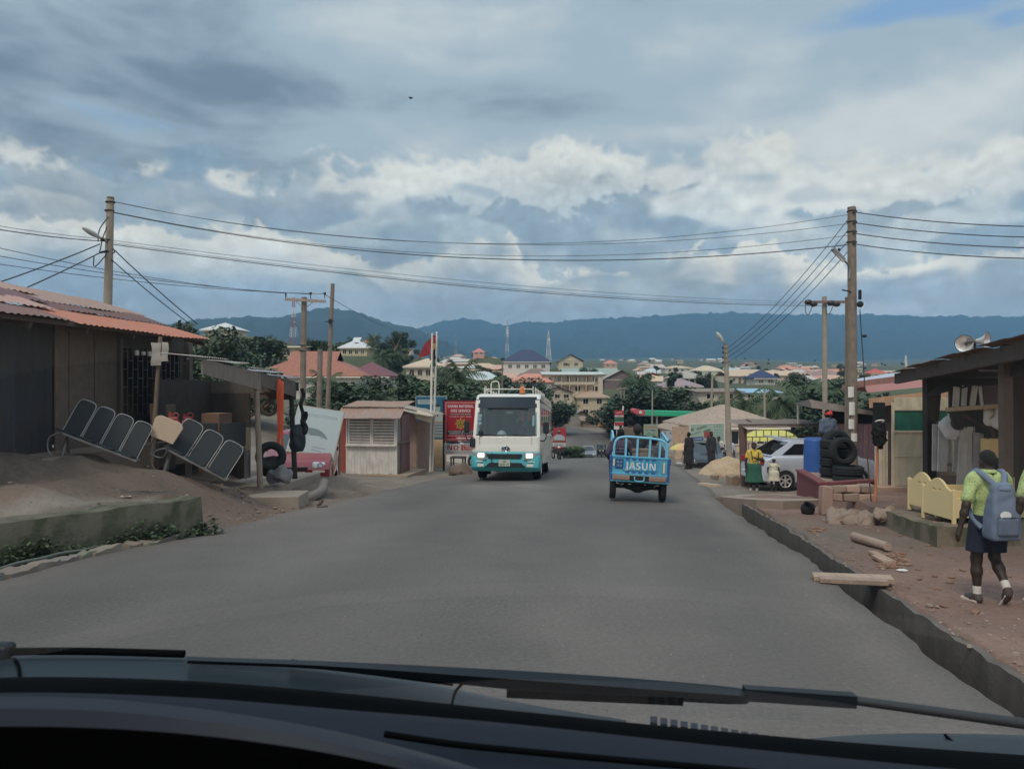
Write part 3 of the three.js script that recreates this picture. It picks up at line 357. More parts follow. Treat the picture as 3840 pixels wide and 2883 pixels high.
{ // the packed slope: six kinds of small house, then a copy for each dwelling
  const protos = [...Array(6).keys()].map((k) => {
    const t = thing('small_house', 'small far dwelling packed on the town slope', 'house', [0, 0, 0], 0, 'small dwellings packed on the far slope'), w = [1, 1.2, 0.9, 1.1, 1, 1.3][k] * 6, d = 5, h = [1.6, 1.9, 2.6, 1.5, 2.1, 1.7][k];
    part(t, 'wall', plaster(...WPAL[k], 0.52), box(w, h + UNDER, d, 0, (h - UNDER) / 2, -d / 2)); part(t, 'roof', sheetm(...PAL[(k * 3 + 1) % 11], 0.72), roofGeo(['hip', 'gable', 'mono', 'gablef', 'mono', 'hip'][k], w, d, [1.3, 1.2, 0.6, 1.3, 0.5, 1.5][k], h + 0.02, 0.35).translate(0, 0, -d / 2));
    for (const s of [-1, 1]) windowPart(t, s * w * 0.26, h * 0.55, 0.04, 0.8, 0.8); part(t, 'door', plain(96, 74, 62), box(0.8, Math.min(1.8, h * 0.8), 0.05, 0, Math.min(1.8, h * 0.8) / 2, 0.02)); return t;
  });
  const roofs = PAL.map((c) => sheetm(...c, 0.60)), walls = WPAL.map((c) => plaster(...c, 0.42));
  FAR.forEach((f, i) => { const src = protos[f.kind], o = i < 6 && protos[i].userData.set === undefined && f.kind === i ? src : dup(src, f.at, f.ry, null, f.w / 6.5); if (o === src) { o.position.copy(f.at); o.rotation.y = f.ry; src.userData.done = 1; } o.children[0].material = walls[Math.floor(RH() * 6)]; o.children[1].material = f.pale ? walls[1] : roofs[Math.floor(RH() * 11)]; });
  for (const p of protos) { if (!p.userData.done) scene.remove(p); delete p.userData.done; }
}
// ------------------------------------------------------------------ trees: leaf-sized faces spread through lobed crowns
const RL = rng(77);
const LEAFM = mat([1, 1, 1], { vertexColors: true, roughness: 0.75 }), BARK = paint(118, 106, 92, { map: T.wood, roughness: 0.95 }, 0.5), PALMBARK = paint(130, 120, 106, { map: T.concrete, roughness: 0.95 }, 0.5);
function leafMesh(tris, cols) { const g = new THREE.BufferGeometry(); g.setAttribute('position', new THREE.Float32BufferAttribute(tris, 3)); g.setAttribute('color', new THREE.Float32BufferAttribute(cols, 3)); g.computeVertexNormals(); return g; }
function crown(seed, n, lobes, flat, c0, c1, leaf = 0.1, col = false) {
  const r = rng(seed), L = [...Array(lobes)].map(() => { const a = r() * TAU, e = r() * 2 - 1, q = 0.35 + 0.4 * r(); return col ? [0.16 * Math.cos(a), e * 0.8, 0.16 * Math.sin(a), 0.25 - 0.12 * Math.max(0, e)] : [Math.cos(a) * q * Math.sqrt(1 - e * e * 0.5), e * 0.5 * flat, Math.sin(a) * q * Math.sqrt(1 - e * e * 0.5), 0.26 + 0.22 * r()]; });
  const t = [], c = [];
  for (let i = 0; i < n; i++) {
    const l = L[Math.floor(r() * lobes)], a = r() * TAU, z = r() * 2 - 1, s = Math.sqrt(1 - z * z), q = l[3] * Math.pow(r(), 0.38) * (1 + 0.25 * noise(a * 2, z * 3, l[0] * 9)), x = l[0] + q * s * Math.cos(a), y = l[1] + q * z * 0.85, w = l[2] + q * s * Math.sin(a);
    const b = r() * TAU, tilt = (r() - 0.5) * 3.4, k = leaf * (0.6 + 0.8 * r()), ux = Math.cos(b) * k, uz = Math.sin(b) * k, uy = tilt * k * 0.5, vx = -Math.sin(b) * k * 0.5, vz = Math.cos(b) * k * 0.5, vy = (r() - 0.5) * k * 1.1;
    t.push(x - ux, y - uy, w - uz, x + vx, y + vy, w + vz, x + ux, y + uy, w + uz, x - ux, y - uy, w - uz, x + ux, y + uy, w + uz, x - vx, y - vy, w - vz);
    const m = r(), cc = c0.map((v, j) => mix(v, c1[j], m) * (0.8 + 0.4 * r())); for (let j = 0; j < 6; j++) c.push(...cc);
  }
  return leafMesh(t, c);
}
const limb = (a, b, r1, r2) => rod(V(...a), V(...b), r1, r2, 7);
function makeTree(name, label, seed, c0, c1, flat = 1, n = 6500, lobes = 13) {
  const t = thing(name, label, 'tree'), r = rng(seed), g = [limb([0, -0.12, 0], [0.02, 0.42, 0.01], 0.045, 0.03)];
  for (let i = 0; i < 5; i++) { const a = i * 1.3 + r(); g.push(limb([0.02, 0.28 + 0.03 * i, 0.01], [0.24 * Math.cos(a), 0.60 + 0.12 * r(), 0.24 * Math.sin(a)], 0.022, 0.008)); }
  part(t, 'trunk', BARK, g); const k = part(t, 'crown', LEAFM, crown(seed, n, lobes, flat, c0, c1, 0.047), 'raw'); k.position.y = 0.66; k.scale.setScalar(0.42); return t;
}
const G1 = [0.045, 0.068, 0.034], G2 = [0.10, 0.138, 0.06], G3 = [0.034, 0.056, 0.036], G4 = [0.082, 0.114, 0.055], G5 = [0.13, 0.165, 0.075];
const PT = [makeTree('broadleaf_tree', 'x', 11, G3, G4), makeTree('broadleaf_tree', 'x', 12, G1, G2), makeTree('broadleaf_tree', 'x', 13, G3, G2, 0.8), makeTree('broadleaf_tree', 'x', 14, G4, G5, 0.7)];
const CYP = thing('cypress_tree', 'x', 'tree'); part(CYP, 'trunk', BARK, limb([0, -0.1, 0], [0, 0.3, 0], 0.03, 0.02)); { const k = part(CYP, 'crown', LEAFM, crown(31, 1800, 9, 1, G3, G4, 0.05, true), 'raw'); k.position.y = 0.56; k.scale.set(0.5, 0.5, 0.5); }
function frond(t, c, base, az, up, len, droop, r, c0, c1, leafW, n = 15) {
  let p = base.clone(), dir = V(Math.cos(az) * Math.cos(up), Math.sin(up), Math.sin(az) * Math.cos(up)); const side = V(-Math.sin(az), 0, Math.cos(az)), st = len / n;
  for (let i = 0; i < n; i++) {
    const q = p.clone().addScaledVector(dir, st), ll = len * 0.30 * Math.sin(Math.PI * (0.12 + 0.86 * (i + 0.5) / n)) + 0.02;
    for (const s of [-1, 1]) { const tip = p.clone().addScaledVector(side, s * ll * 0.8).addScaledVector(dir, ll * 0.5).add(V(0, -ll * (0.45 + 0.5 * r()), 0)), w = dir.clone().multiplyScalar(leafW); t.push(p.x - w.x, p.y - w.y, p.z - w.z, p.x + w.x, p.y + w.y, p.z + w.z, tip.x, tip.y, tip.z); const m = r(), cc = c0.map((v, j) => mix(v, c1[j], m)); c.push(...cc, ...cc, ...cc); }
    const u = V(0, 0.008 * len, 0); t.push(p.x - u.x, p.y - u.y, p.z, q.x, q.y, q.z, p.x, p.y + u.y, p.z); c.push(...c1, ...c1, ...c1);
    p = q; dir.y -= droop / n; dir.normalize();
  }
}
function makePalm(seed, n = 20) {
  const t = thing('coconut_palm', 'x', 'tree'), r = rng(seed), lean = (r() - 0.5) * 0.14, top = V(lean, 0.72, lean * 0.4);
  part(t, 'trunk', PALMBARK, tube([V(0, -0.1, 0), V(lean * 0.3, 0.2, 0), V(lean * 0.75, 0.5, lean * 0.2), top], 0.017, 7, 10));
  const a = [], c = []; for (let i = 0; i < n; i++) frond(a, c, top, i * 2.4 + r(), 1.15 - 1.7 * (i / n) + 0.2 * r(), 0.40 + 0.08 * r(), 1.5 + 0.7 * r(), r, G1, i < n * 0.75 ? G2 : [0.10, 0.10, 0.05], 0.012);
  part(t, 'crown', LEAFM, leafMesh(a, c), 'raw'); return t;
}
const PP = [makePalm(3), makePalm(5, 24), makePalm(9, 17)];
function makeBanana(seed) {
  const t = thing('banana_plant', 'x', 'plant'), r = rng(seed), a = [], c = [];
  part(t, 'stem', paint(112, 118, 84, { roughness: 0.8 }), [rod(V(0, -0.1, 0), V(0.02, 0.42, 0), 0.05, 0.035), rod(V(0.09, -0.1, 0.05), V(0.13, 0.34, 0.08), 0.04, 0.028)]);
  for (let i = 0; i < 12; i++) { const az = i * 2.4 + r(), base = i % 3 ? V(0.02, 0.42, 0) : V(0.13, 0.34, 0.08); let p = base.clone(), up = 1.2 - 0.75 * r(), n = 8, len = 0.5 + 0.15 * r(); const s = V(-Math.sin(az), 0, Math.cos(az)); let prev = null;
    for (let k = 0; k <= n; k++) { const w = 0.085 * Math.sin(Math.PI * (0.06 + 0.9 * k / n)), L = p.clone().addScaledVector(s, w).add(V(0, 0.35 * w, 0)), Rr = p.clone().addScaledVector(s, -w).add(V(0, 0.35 * w, 0)), m = r(), cc = G2.map((v, j) => mix(v, G5[j], m) * 1.15); if (prev) { for (const q of [[prev[0], prev[1], L, p.clone()], [prev[1], prev[2], p.clone(), Rr]]) { t0(a, q[0], q[1], q[2]); t0(a, q[1], q[3], q[2]); for (let j = 0; j < 6; j++) c.push(...cc); } } prev = [L, p.clone(), Rr]; p.add(V(Math.cos(az) * Math.cos(up), Math.sin(up), Math.sin(az) * Math.cos(up)).multiplyScalar(len / n)); up -= 0.26; } }
  function t0(arr, x, y, z) { arr.push(x.x, x.y, x.z, y.x, y.y, y.z, z.x, z.y, z.z); }
  part(t, 'leaf', LEAFM, leafMesh(a, c), 'raw').userData.kind = 'stuff'; return t;
}
const PB = [makeBanana(2), makeBanana(6)];
const firstUse = new Set();
// a tree at px with its top at pyTop, D ahead, foot on the ground (or at pyFoot)
function tree(src, px, pyTop, D, label, opt = {}) {
  const x = (px - CX) / F * D, y = G(x, -D) - 0.1, top = P(px, pyTop, D).y, sink = src.name.startsWith('broad') ? (opt.sink ?? 0.30) : 0, h = Math.max(1.2, top - y) / (1 - sink), pos = [x, y - h * sink, -D], cat = src.userData.category;
  let o = src; if (firstUse.has(src)) o = dup(src, pos, RL() * TAU, label); else { firstUse.add(src); o.position.set(...pos); o.rotation.y = RL() * TAU; }
  const nat = cat === 'plant' ? 0.9 : src === CYP ? 1.02 : src.name.startsWith('coconut') ? 1.0 : 0.97; o.scale.set(h / nat * (opt.wide ?? 1), h / nat, h / nat * (opt.wide ?? 1)); o.userData = { label, category: cat, ...(opt.group ? { group: opt.group } : {}) }; return o;
}
// the tree mass behind the rusty roofed shop
for (const [k, px, py, D, w, l] of [[0, 735, 1208, 62, 0.8, 'tall dark tree rising just past the end of the rusty roof'], [1, 660, 1262, 70, 1.1, 'leafy tree half hidden by the end of the rusty roof'], [2, 800, 1290, 74, 1.3, 'spreading green tree under the white roofed house'], [1, 890, 1250, 105, 1.5, 'rounded bright green tree behind the dark shop fascia'], [0, 960, 1262, 98, 1.3, 'dark tree just left of the orange roof'], [2, 1000, 1248, 118, 1.4, 'tree standing over the left end of the orange roof'], [1, 840, 1330, 62, 1.4, 'low bushy tree behind the shop with the board fascia'], [3, 930, 1345, 58, 1.3, 'pale green bush right above the board fascia'], [0, 1045, 1275, 128, 1.2, 'small tree behind the white topped house'], [2, 1185, 1262, 130, 1.2, 'dark rounded tree behind the orange roof by the tall pole'], [1, 1235, 1275, 126, 1, 'tree behind the right half of the orange roof'], [0, 1290, 1300, 185, 1.2, 'tree left of the white gabled house'], [3, 1255, 1268, 205, 1.3, 'bushy treetop above the orange roof ridge']]) tree(PT[k], px, py, D, l, { wide: w });
// palms and bananas between the kiosk and the fire service sign
for (const [k, px, py, D, l] of [[0, 1335, 1255, 200, 'palm with dark fronds behind the white gabled house'], [1, 1402, 1248, 168, 'big palm beside the white gabled house'], [2, 1465, 1288, 185, 'lighter palm on the slope by the small cream block'], [0, 1210, 1380, 62, 'palm growing between the two close poles'], [1, 1710, 1345, 92, 'coconut palm above the fire service sign'], [2, 1780, 1410, 84, 'coconut palm left of the bus roof'], [0, 1830, 1400, 98, 'coconut palm right behind the bus roof rack'], [1, 1655, 1370, 105, 'palm behind the twin flagpoles'], [2, 1430, 1440, 62, 'palm with arching pale fronds above the white kiosk']]) tree(PP[k], px, py, D, l);
for (const [k, px, py, D, l] of [[0, 1385, 1478, 48, 'banana plant right behind the kiosk roof'], [1, 1475, 1490, 52, 'banana plant with broad leaves beside the kiosk roof'], [0, 1560, 1500, 50, 'banana plant behind the blue poster wall'], [1, 2478, 1556, 66, 'banana plant below the green canopy']]) tree(PB[k], px, py, D, l);
for (const [k, px, py, D, w, l] of [[0, 1300, 1430, 64, 1.6, 'dark dense tree behind the white louvred kiosk'], [2, 1390, 1420, 70, 1.6, 'dense dark tree below the maroon roof'], [0, 1470, 1400, 75, 1.5, 'broad dark tree under the tan bungalow'], [1, 1545, 1415, 72, 1.4, 'leafy tree right behind the blue poster'], [2, 1625, 1425, 68, 1.5, 'dense tree behind the flagpole feet'], [0, 1700, 1432, 72, 1.4, 'dark tree directly above the fire service sign'], [2, 1180, 1480, 58, 1.3, 'undergrowth tree behind the white car drawing board'], [0, 1240, 1500, 55, 1.3, 'dark bushy tree between the close poles and kiosk'], [1, 1780, 1470, 66, 1.3, 'low tree at the near corner of the bus roof'],
  [0, 1930, 1408, 160, 1.3, 'big round dark tree left of the cream apartment block'], [2, 1985, 1425, 150, 1.2, 'dark tree touching the left end of the apartment block'], [2, 2060, 1490, 128, 1.5, 'dark tree hanging over the curved road'], [1, 2200, 1372, 205, 1.0, 'small tree behind the roof of the apartment block'], [0, 2310, 1470, 128, 1.5, 'large dark tree left of the red price sign'], [2, 2370, 1462, 122, 1.4, 'large dark tree right behind the red price sign'], [0, 2440, 1440, 118, 1.5, 'dark tree above the red end of the canopy'], [1, 2500, 1442, 124, 1.4, 'dense tree behind the middle of the green canopy'], [0, 2565, 1452, 122, 1.5, 'broad dark tree above the green canopy'], [2, 2620, 1462, 118, 1.3, 'dark tree at the far end of the green canopy'], [0, 2655, 1400, 170, 1.1, 'dark tree beside the arched verandah house'], [2, 2640, 1480, 112, 1.2, 'tree behind the painted street billboard'], [1, 2420, 1400, 160, 1.3, 'tall leafy tree by the brown gable wall'], [3, 2350, 1498, 120, 1.6, 'scrubby bush beneath the large dark trees'], [1, 3010, 1392, 150, 1.3, 'rounded tree right of the dark blue roof'], [0, 3060, 1420, 110, 1.4, 'dark tree behind the far crossarm pole'], [2, 3120, 1400, 120, 1.4, 'dark tree just left of the tall wooden pole'], [0, 3140, 1460, 80, 1.4, 'dense tree behind the grey roofed shed'], [2, 2680, 1500, 88, 1.1, 'thin tree behind the streetlight pole']]) tree(PT[k], px, py, D, l, { wide: w });
for (const [k, px, py, D, l] of [[0, 2392, 1388, 140, 'palm left of the cypress on the slope'], [1, 2800, 1452, 82, 'palm right of the streetlight pole above the tan bungalow'], [0, 2945, 1438, 84, 'large palm above the end of the tan bungalow roof'], [2, 3000, 1410, 92, 'palm behind the far crossarm pole'], [1, 3070, 1415, 96, 'palm nearest the tall wooden pole'], [2, 2740, 1470, 95, 'small palm right against the streetlight pole'], [2, 2130, 1360, 232, 'little palm in front of the cream gable house']]) tree(PP[k], px, py, D, l);
tree(CYP, 2527, 1388, 150, 'narrow dark cypress on the slope left of the verandah house');
// trees scattered through the far town and fields, each small in the picture
{ const k = 'small far trees among the houses', l = 'small far tree standing between the houses of the slope'; for (let i = 0; i < 200; i++) { const far = i % 3 === 0, near = i % 9 === 1, px = near ? rr(1400, 1570) : far ? rr(1450, 3800) : i % 2 ? rr(1450, 2080) : rr(2330, 3600), t = RL(), D = near ? mix(150, 290, t) : far ? mix(380, 1100, t) : mix(190, 420, t), x = (px - CX) / F * D, y = G(x, -D), h = near ? rr(5, 8) : rr(2.2, 5); const o = dup(RL() < 0.2 ? PP[i % 3] : PT[i % 4], [x, y - 0.2, -D], RL() * TAU, l, h, k); o.userData.category = 'tree'; } }
// ------------------------------------------------------------------ people: one continuous skin meshed from a smooth field, clothes fitted over it
function surfaceNet(f, lo, hi, c) {
  const n = [0, 1, 2].map((i) => Math.ceil((hi[i] - lo[i]) / c) + 1), [nx, ny, nz] = n, val = new Float32Array(nx * ny * nz), id = new Int32Array(nx * ny * nz).fill(-1), pos = [], idx = [];
  for (let k = 0, q = 0; k < nz; k++) for (let j = 0; j < ny; j++) for (let i = 0; i < nx; i++) val[q++] = f(lo[0] + i * c, lo[1] + j * c, lo[2] + k * c);
  const at = (i, j, k) => (k * ny + j) * nx + i;
  for (let k = 0; k < nz - 1; k++) for (let j = 0; j < ny - 1; j++) for (let i = 0; i < nx - 1; i++) {
    let x = 0, y = 0, z = 0, m = 0; const v = (a, b, d) => val[at(i + a, j + b, k + d)];
    let neg = 0; for (let e = 0; e < 8; e++) if (v(e & 1, e >> 1 & 1, e >> 2) < 0) neg++; if (!neg || neg === 8) continue;
    for (let e = 0; e < 8; e++) for (const b of [1, 2, 4]) if (!(e & b)) { const g = e | b, s = v(e & 1, e >> 1 & 1, e >> 2), t = v(g & 1, g >> 1 & 1, g >> 2); if ((s < 0) !== (t < 0)) { const u = s / (s - t); x += (e & 1) + (b === 1 ? u : 0); y += (e >> 1 & 1) + (b === 2 ? u : 0); z += (e >> 2) + (b === 4 ? u : 0); m++; } }
    id[at(i, j, k)] = pos.length / 3; pos.push(lo[0] + (i + x / m) * c, lo[1] + (j + y / m) * c, lo[2] + (k + z / m) * c);
  }
  const quad = (a, b, d, e, flip) => { if (a < 0 || b < 0 || d < 0 || e < 0) return; flip ? idx.push(a, d, b, a, e, d) : idx.push(a, b, d, a, d, e); };
  for (let k = 1; k < nz - 1; k++) for (let j = 1; j < ny - 1; j++) for (let i = 1; i < nx - 1; i++) {
    const s = val[at(i, j, k)] < 0;
    if (s !== val[at(i + 1, j, k)] < 0) quad(id[at(i, j - 1, k - 1)], id[at(i, j, k - 1)], id[at(i, j, k)], id[at(i, j - 1, k)], !s);
    if (s !== val[at(i, j + 1, k)] < 0) quad(id[at(i - 1, j, k - 1)], id[at(i - 1, j, k)], id[at(i, j, k)], id[at(i, j, k - 1)], !s);
    if (s !== val[at(i, j, k + 1)] < 0) quad(id[at(i - 1, j - 1, k)], id[at(i, j - 1, k)], id[at(i, j, k)], id[at(i - 1, j, k)], !s);
  }
  const g = new THREE.BufferGeometry(); g.setAttribute('position', new THREE.Float32BufferAttribute(pos, 3)); g.setIndex(idx); g.computeVertexNormals(); return g;
}
const capsule = ([ax, ay, az, bx, by, bz, ra, rb]) => (x, y, z) => { const dx = bx - ax, dy = by - ay, dz = bz - az, t = cl(((x - ax) * dx + (y - ay) * dy + (z - az) * dz) / (dx * dx + dy * dy + dz * dz + 1e-9)); return Math.hypot(x - ax - t * dx, y - ay - t * dy, z - az - t * dz) - (ra + (rb - ra) * t); };
const bone = (a, b, ra, rb = ra) => [a[0], a[1], a[2], b[0], b[1], b[2], ra, rb];
const blob = (fs, k) => (x, y, z) => { let d = 1e3; for (const f of fs) { const e = f(x, y, z), h = Math.max(k - Math.abs(d - e), 0) / k; d = Math.min(d, e) - h * h * k * 0.25; } return d; };
const ell = (c, r) => (x, y, z) => { const a = (x - c[0]) / r[0], b = (y - c[1]) / r[1], d = (z - c[2]) / r[2], q = Math.hypot(a, b, d); return (q - 1) * Math.min(...r) * (q < 1 ? 1 : 1); };
function meshBones(list, k, c, cut, extra = []) {
  const fs = [...list.map(capsule), ...extra], b = blob(fs, k), lo = [1e3, 1e3, 1e3], hi = [-1e3, -1e3, -1e3];
  for (const q of list) for (let i = 0; i < 3; i++) { const r = Math.max(q[6], q[7]) + c * 2.5 + k * 0.4; lo[i] = Math.min(lo[i], q[i] - r, q[i + 3] - r); hi[i] = Math.max(hi[i], q[i] + r, q[i + 3] + r); }
  return surfaceNet(cut ? (x, y, z) => Math.max(b(x, y, z), cut(x, y, z)) : b, lo, hi, c);
}
const lerp3 = (a, b, t) => a.map((v, i) => mix(v, b[i], t)), add3 = (a, b) => a.map((v, i) => v + b[i]), dir3 = (a, b) => { const d = b.map((v, i) => v - a[i]), l = Math.hypot(...d); return d.map((v) => v / l); };
// joints of a figure of height h that faces +z; o.pose overrides joints, in parts of the height
function joints(h, pose = {}) {
  const j = { head: [0, 0.932, 0.008], neck: [0, 0.858, 0], chest: [0, 0.74, 0], waist: [0, 0.615, 0], hip: [0, 0.53, 0], shL: [-0.108, 0.812, 0], shR: [0.108, 0.812, 0], elL: [-0.135, 0.63, -0.012], elR: [0.135, 0.63, -0.012], wrL: [-0.142, 0.475, 0.025], wrR: [0.142, 0.475, 0.025], hpL: [-0.052, 0.515, 0], hpR: [0.052, 0.515, 0], knL: [-0.057, 0.285, 0.008], knR: [0.057, 0.285, 0.008], anL: [-0.058, 0.045, -0.012], anR: [0.058, 0.045, -0.012], toL: [-0.068, 0.018, 0.075], toR: [0.068, 0.018, 0.075], ...pose };
  for (const k in j) j[k] = j[k].map((v) => v * h); return j;
}
// a slightly curled hand: palm, four unequal fingers and a thumb from the side of the palm
function handBones(w, e, h, side, curl = 0.7) {
  const d = dir3(e, w), fwd = [0, 0, 1], s = [side, 0, 0], L = 0.108 * h / 1, pal = w.map((v, i) => v + d[i] * 0.048 * h), out = [bone(w, pal, 0.016 * h, 0.019 * h)];
  [[-0.012, 0.9], [-0.004, 1], [0.005, 0.95], [0.013, 0.76]].forEach(([o, len]) => { const a = add3(pal, fwd.map((v) => -v * o * h)), b = a.map((v, i) => v + d[i] * 0.026 * h * len + (i === 0 ? -side * 0.004 * h * curl : 0)), c2 = b.map((v, i) => v + d[i] * 0.020 * h * len + (i === 0 ? -side * 0.012 * h * curl : 0)); out.push(bone(a, b, 0.0058 * h, 0.0052 * h), bone(b, c2, 0.0052 * h, 0.0044 * h)); });
  const t0 = add3(w, d.map((v) => v * 0.018 * h)), t1 = add3(t0, [-side * 0.006 * h, d[1] * 0.022 * h, 0.022 * h]), t2 = add3(t1, [-side * 0.004 * h, d[1] * 0.022 * h, 0.006 * h]); out.push(bone(t0, t1, 0.0075 * h, 0.006 * h), bone(t1, t2, 0.006 * h, 0.005 * h)); return out;
}
// o: h, pose, skin, shirt {m, sleeve 0..1, hem, flare}, lower {kind: 'shorts'|'skirt'|'trousers', m, hem}, shoes m, socks m, hair m, cell
function person(label, pos, ry, o) {
  const t = thing('person', label, 'person', pos, ry, o.group), h = o.h, j = joints(h, o.pose), c = o.cell ?? 0.016, W = o.wide ?? 1, sk = o.skin ?? SKIN;
  const torso = [bone(lerp3(j.shL, j.shR, 0.16), lerp3(j.shL, j.shR, 0.84), 0.042 * h), bone(j.chest, j.waist, 0.062 * h * W, 0.056 * h * W), bone(add3(j.chest, [-0.034 * h, 0, 0]), add3(j.waist, [-0.024 * h, 0, 0]), 0.056 * h * W, 0.05 * h * W), bone(add3(j.chest, [0.034 * h, 0, 0]), add3(j.waist, [0.024 * h, 0, 0]), 0.056 * h * W, 0.05 * h * W), bone(add3(j.hip, [-0.034 * h, 0, 0]), add3(j.hip, [0.034 * h, 0, 0]), 0.062 * h * W), bone(j.waist, j.hip, 0.06 * h * W, 0.064 * h * W)];
  const arm = (S, k = 1, a = 0) => [bone(j['sh' + S], j['el' + S], 0.031 * h * k + a, 0.024 * h * k + a)], fore = (S) => [bone(j['el' + S], lerp3(j['el' + S], j['wr' + S], 0.35), 0.023 * h, 0.023 * h), bone(lerp3(j['el' + S], j['wr' + S], 0.35), j['wr' + S], 0.023 * h, 0.0155 * h)];
  const leg = (S, a = 0) => [bone(j['hp' + S], j['kn' + S], 0.051 * h + a, 0.033 * h + a), bone(j['kn' + S], lerp3(j['kn' + S], j['an' + S], 0.35), 0.032 * h + a, 0.033 * h + a), bone(lerp3(j['kn' + S], j['an' + S], 0.35), j['an' + S], 0.033 * h + a, 0.019 * h + a)];
  const H = j.head, nose = add3(H, [0, -0.012 * h, 0.052 * h]), up = dir3(j.neck, H);
  const headF = [ell(add3(H, [0, 0.012 * h, -0.004 * h]), [0.046 * h, 0.056 * h, 0.055 * h]), ell(add3(H, [0, -0.022 * h, 0.012 * h]), [0.037 * h, 0.044 * h, 0.041 * h]), ell(nose, [0.008 * h, 0.013 * h, 0.011 * h]), ell(add3(H, [0.047 * h, -0.008 * h, -0.004 * h]), [0.006 * h, 0.018 * h, 0.011 * h]), ell(add3(H, [-0.047 * h, -0.008 * h, -0.004 * h]), [0.006 * h, 0.018 * h, 0.011 * h]), ell(add3(H, [0, -0.038 * h, 0.044 * h]), [0.018 * h, 0.007 * h, 0.008 * h])];
  const neckB = bone(j.neck.map((v, i) => v - up[i] * 0.03 * h), H.map((v, i) => v - up[i] * 0.02 * h), 0.033 * h, 0.029 * h);
  const hands = ['L', 'R'].map((S) => handBones(j['wr' + S], j['el' + S], h, S === 'L' ? -1 : 1, o.curl ?? 0.7));
  const foot = (S) => [bone(j['an' + S], j['to' + S], 0.022 * h, 0.016 * h)];
  const body = meshBones([...torso.map((b) => [...b.slice(0, 6), b[6] * 0.93, b[7] * 0.93]), ...arm('L'), ...arm('R'), ...fore('L'), ...fore('R'), ...leg('L'), ...leg('R'), ...foot('L'), ...foot('R'), neckB, bone(H, H, 0.02 * h)], 0.02 * h, c);
  const fine = o.fine ?? c * 0.4, headG = surfaceNet(blob([...headF, capsule(neckB)], 0.012 * h), [H[0] - 0.075 * h, H[1] - 0.11 * h, H[2] - 0.085 * h], [H[0] + 0.075 * h, H[1] + 0.095 * h, H[2] + 0.09 * h], o.headCell ?? c * 0.45);
  part(t, 'body', sk, [body, headG, ...hands.map((b) => meshBones(b, 0.006 * h, fine))].map((g) => g.toNonIndexed()));
  const eyeM = mat([0.5, 0.48, 0.45], { roughness: 0.4 }); for (const s of [-1, 1]) { const e = part(t, 'eye', eyeM, sph(0.0075 * h, H[0] + s * 0.018 * h, H[1] + 0.004 * h, H[2] + 0.046 * h, 1.2, 0.7, 0.6, 8)); part(e, 'pupil', BLACK, sph(0.0038 * h, H[0] + s * 0.018 * h, H[1] + 0.004 * h, H[2] + 0.0495 * h, 1, 1, 0.5, 6)); }
  if (o.hair) part(t, 'hair', o.hair, surfaceNet((x, y, z) => Math.max(ell(add3(H, [0, 0.014 * h, -0.006 * h]), [0.0495 * h, 0.0595 * h, 0.0585 * h])(x, y, z), (H[1] + 0.018 * h - y) * 0.7 + (z - H[2]) * 0.55 - 0.002 * h), [H[0] - 0.07 * h, H[1] - 0.07 * h, H[2] - 0.085 * h], [H[0] + 0.07 * h, H[1] + 0.09 * h, H[2] + 0.07 * h], o.headCell ?? c * 0.45));
  const s = o.shirt; if (s) {
    const a = 0.007 * h + (s.loose ?? 0) * 0.5, sl = s.sleeve ?? 0.6, hem = (s.hem ?? 0.5) * h, bones = [...torso.slice(0, 5).map((b) => [...b.slice(0, 6), b[6] + a, b[7] + a])];
    for (const S of ['L', 'R']) { const el = j['el' + S], e = sl <= 1 ? lerp3(j['sh' + S], el, sl) : el; bones.push(bone(j['sh' + S], e, 0.029 * h + a, 0.029 * h + a + (s.loose ?? 0) * 0.5)); if (sl > 1) bones.push(bone(el, lerp3(el, j['wr' + S], sl - 1), 0.03 * h + a * 0.6, 0.022 * h + a * 0.6)); }
    bones.push(bone(j.waist, [j.hip[0], Math.min(j.hip[1], hem), j.hip[2]], 0.068 * h * W + a, 0.078 * h * W + a));
    const fold = (x, y, z) => 0.0045 * Math.sin(y * 34 / h * 1.7 + x * 40 + Math.sin(z * 30) * 2) + 0.003 * noise(x * 22, y * 14, z * 22), b = blob(bones.map(capsule), 0.03 * h), lo = [-0.4 * h, hem - 0.05, -0.4 * h], hi = [0.4 * h, j.neck[1] + 0.06 * h, 0.4 * h];
    for (const q of bones) for (let i = 0; i < 3; i += 2) { lo[i] = Math.min(lo[i] < -0.39 * h ? 9 : lo[i], q[i] - q[6] - 0.06, q[i + 3] - q[7] - 0.06); hi[i] = Math.max(hi[i] > 0.39 * h ? -9 : hi[i], q[i] + q[6] + 0.06, q[i + 3] + q[7] + 0.06); }
    for (const q of bones) lo[1] = Math.min(lo[1], q[4] - q[7] - 0.03);
    part(t, 'shirt', s.m, surfaceNet((x, y, z) => Math.max(b(x, y, z) + fold(x, y, z), Math.abs(x - j.hip[0]) < 0.115 * h && y < hem + 0.02 * h ? hem - y : -1, y - (j.neck[1] + 0.012 * h) - 0.4 * Math.max(0, j.neck[2] - z)), lo, hi, c * 0.8));
    if (s.collar) part(t, 'collar', s.m, lathe([[0.036 * h, 0], [0.047 * h, -0.016 * h], [0.05 * h, -0.014 * h], [0.038 * h, 0.006 * h]], 18).translate(j.neck[0], j.neck[1] + 0.012 * h, j.neck[2]));
  }
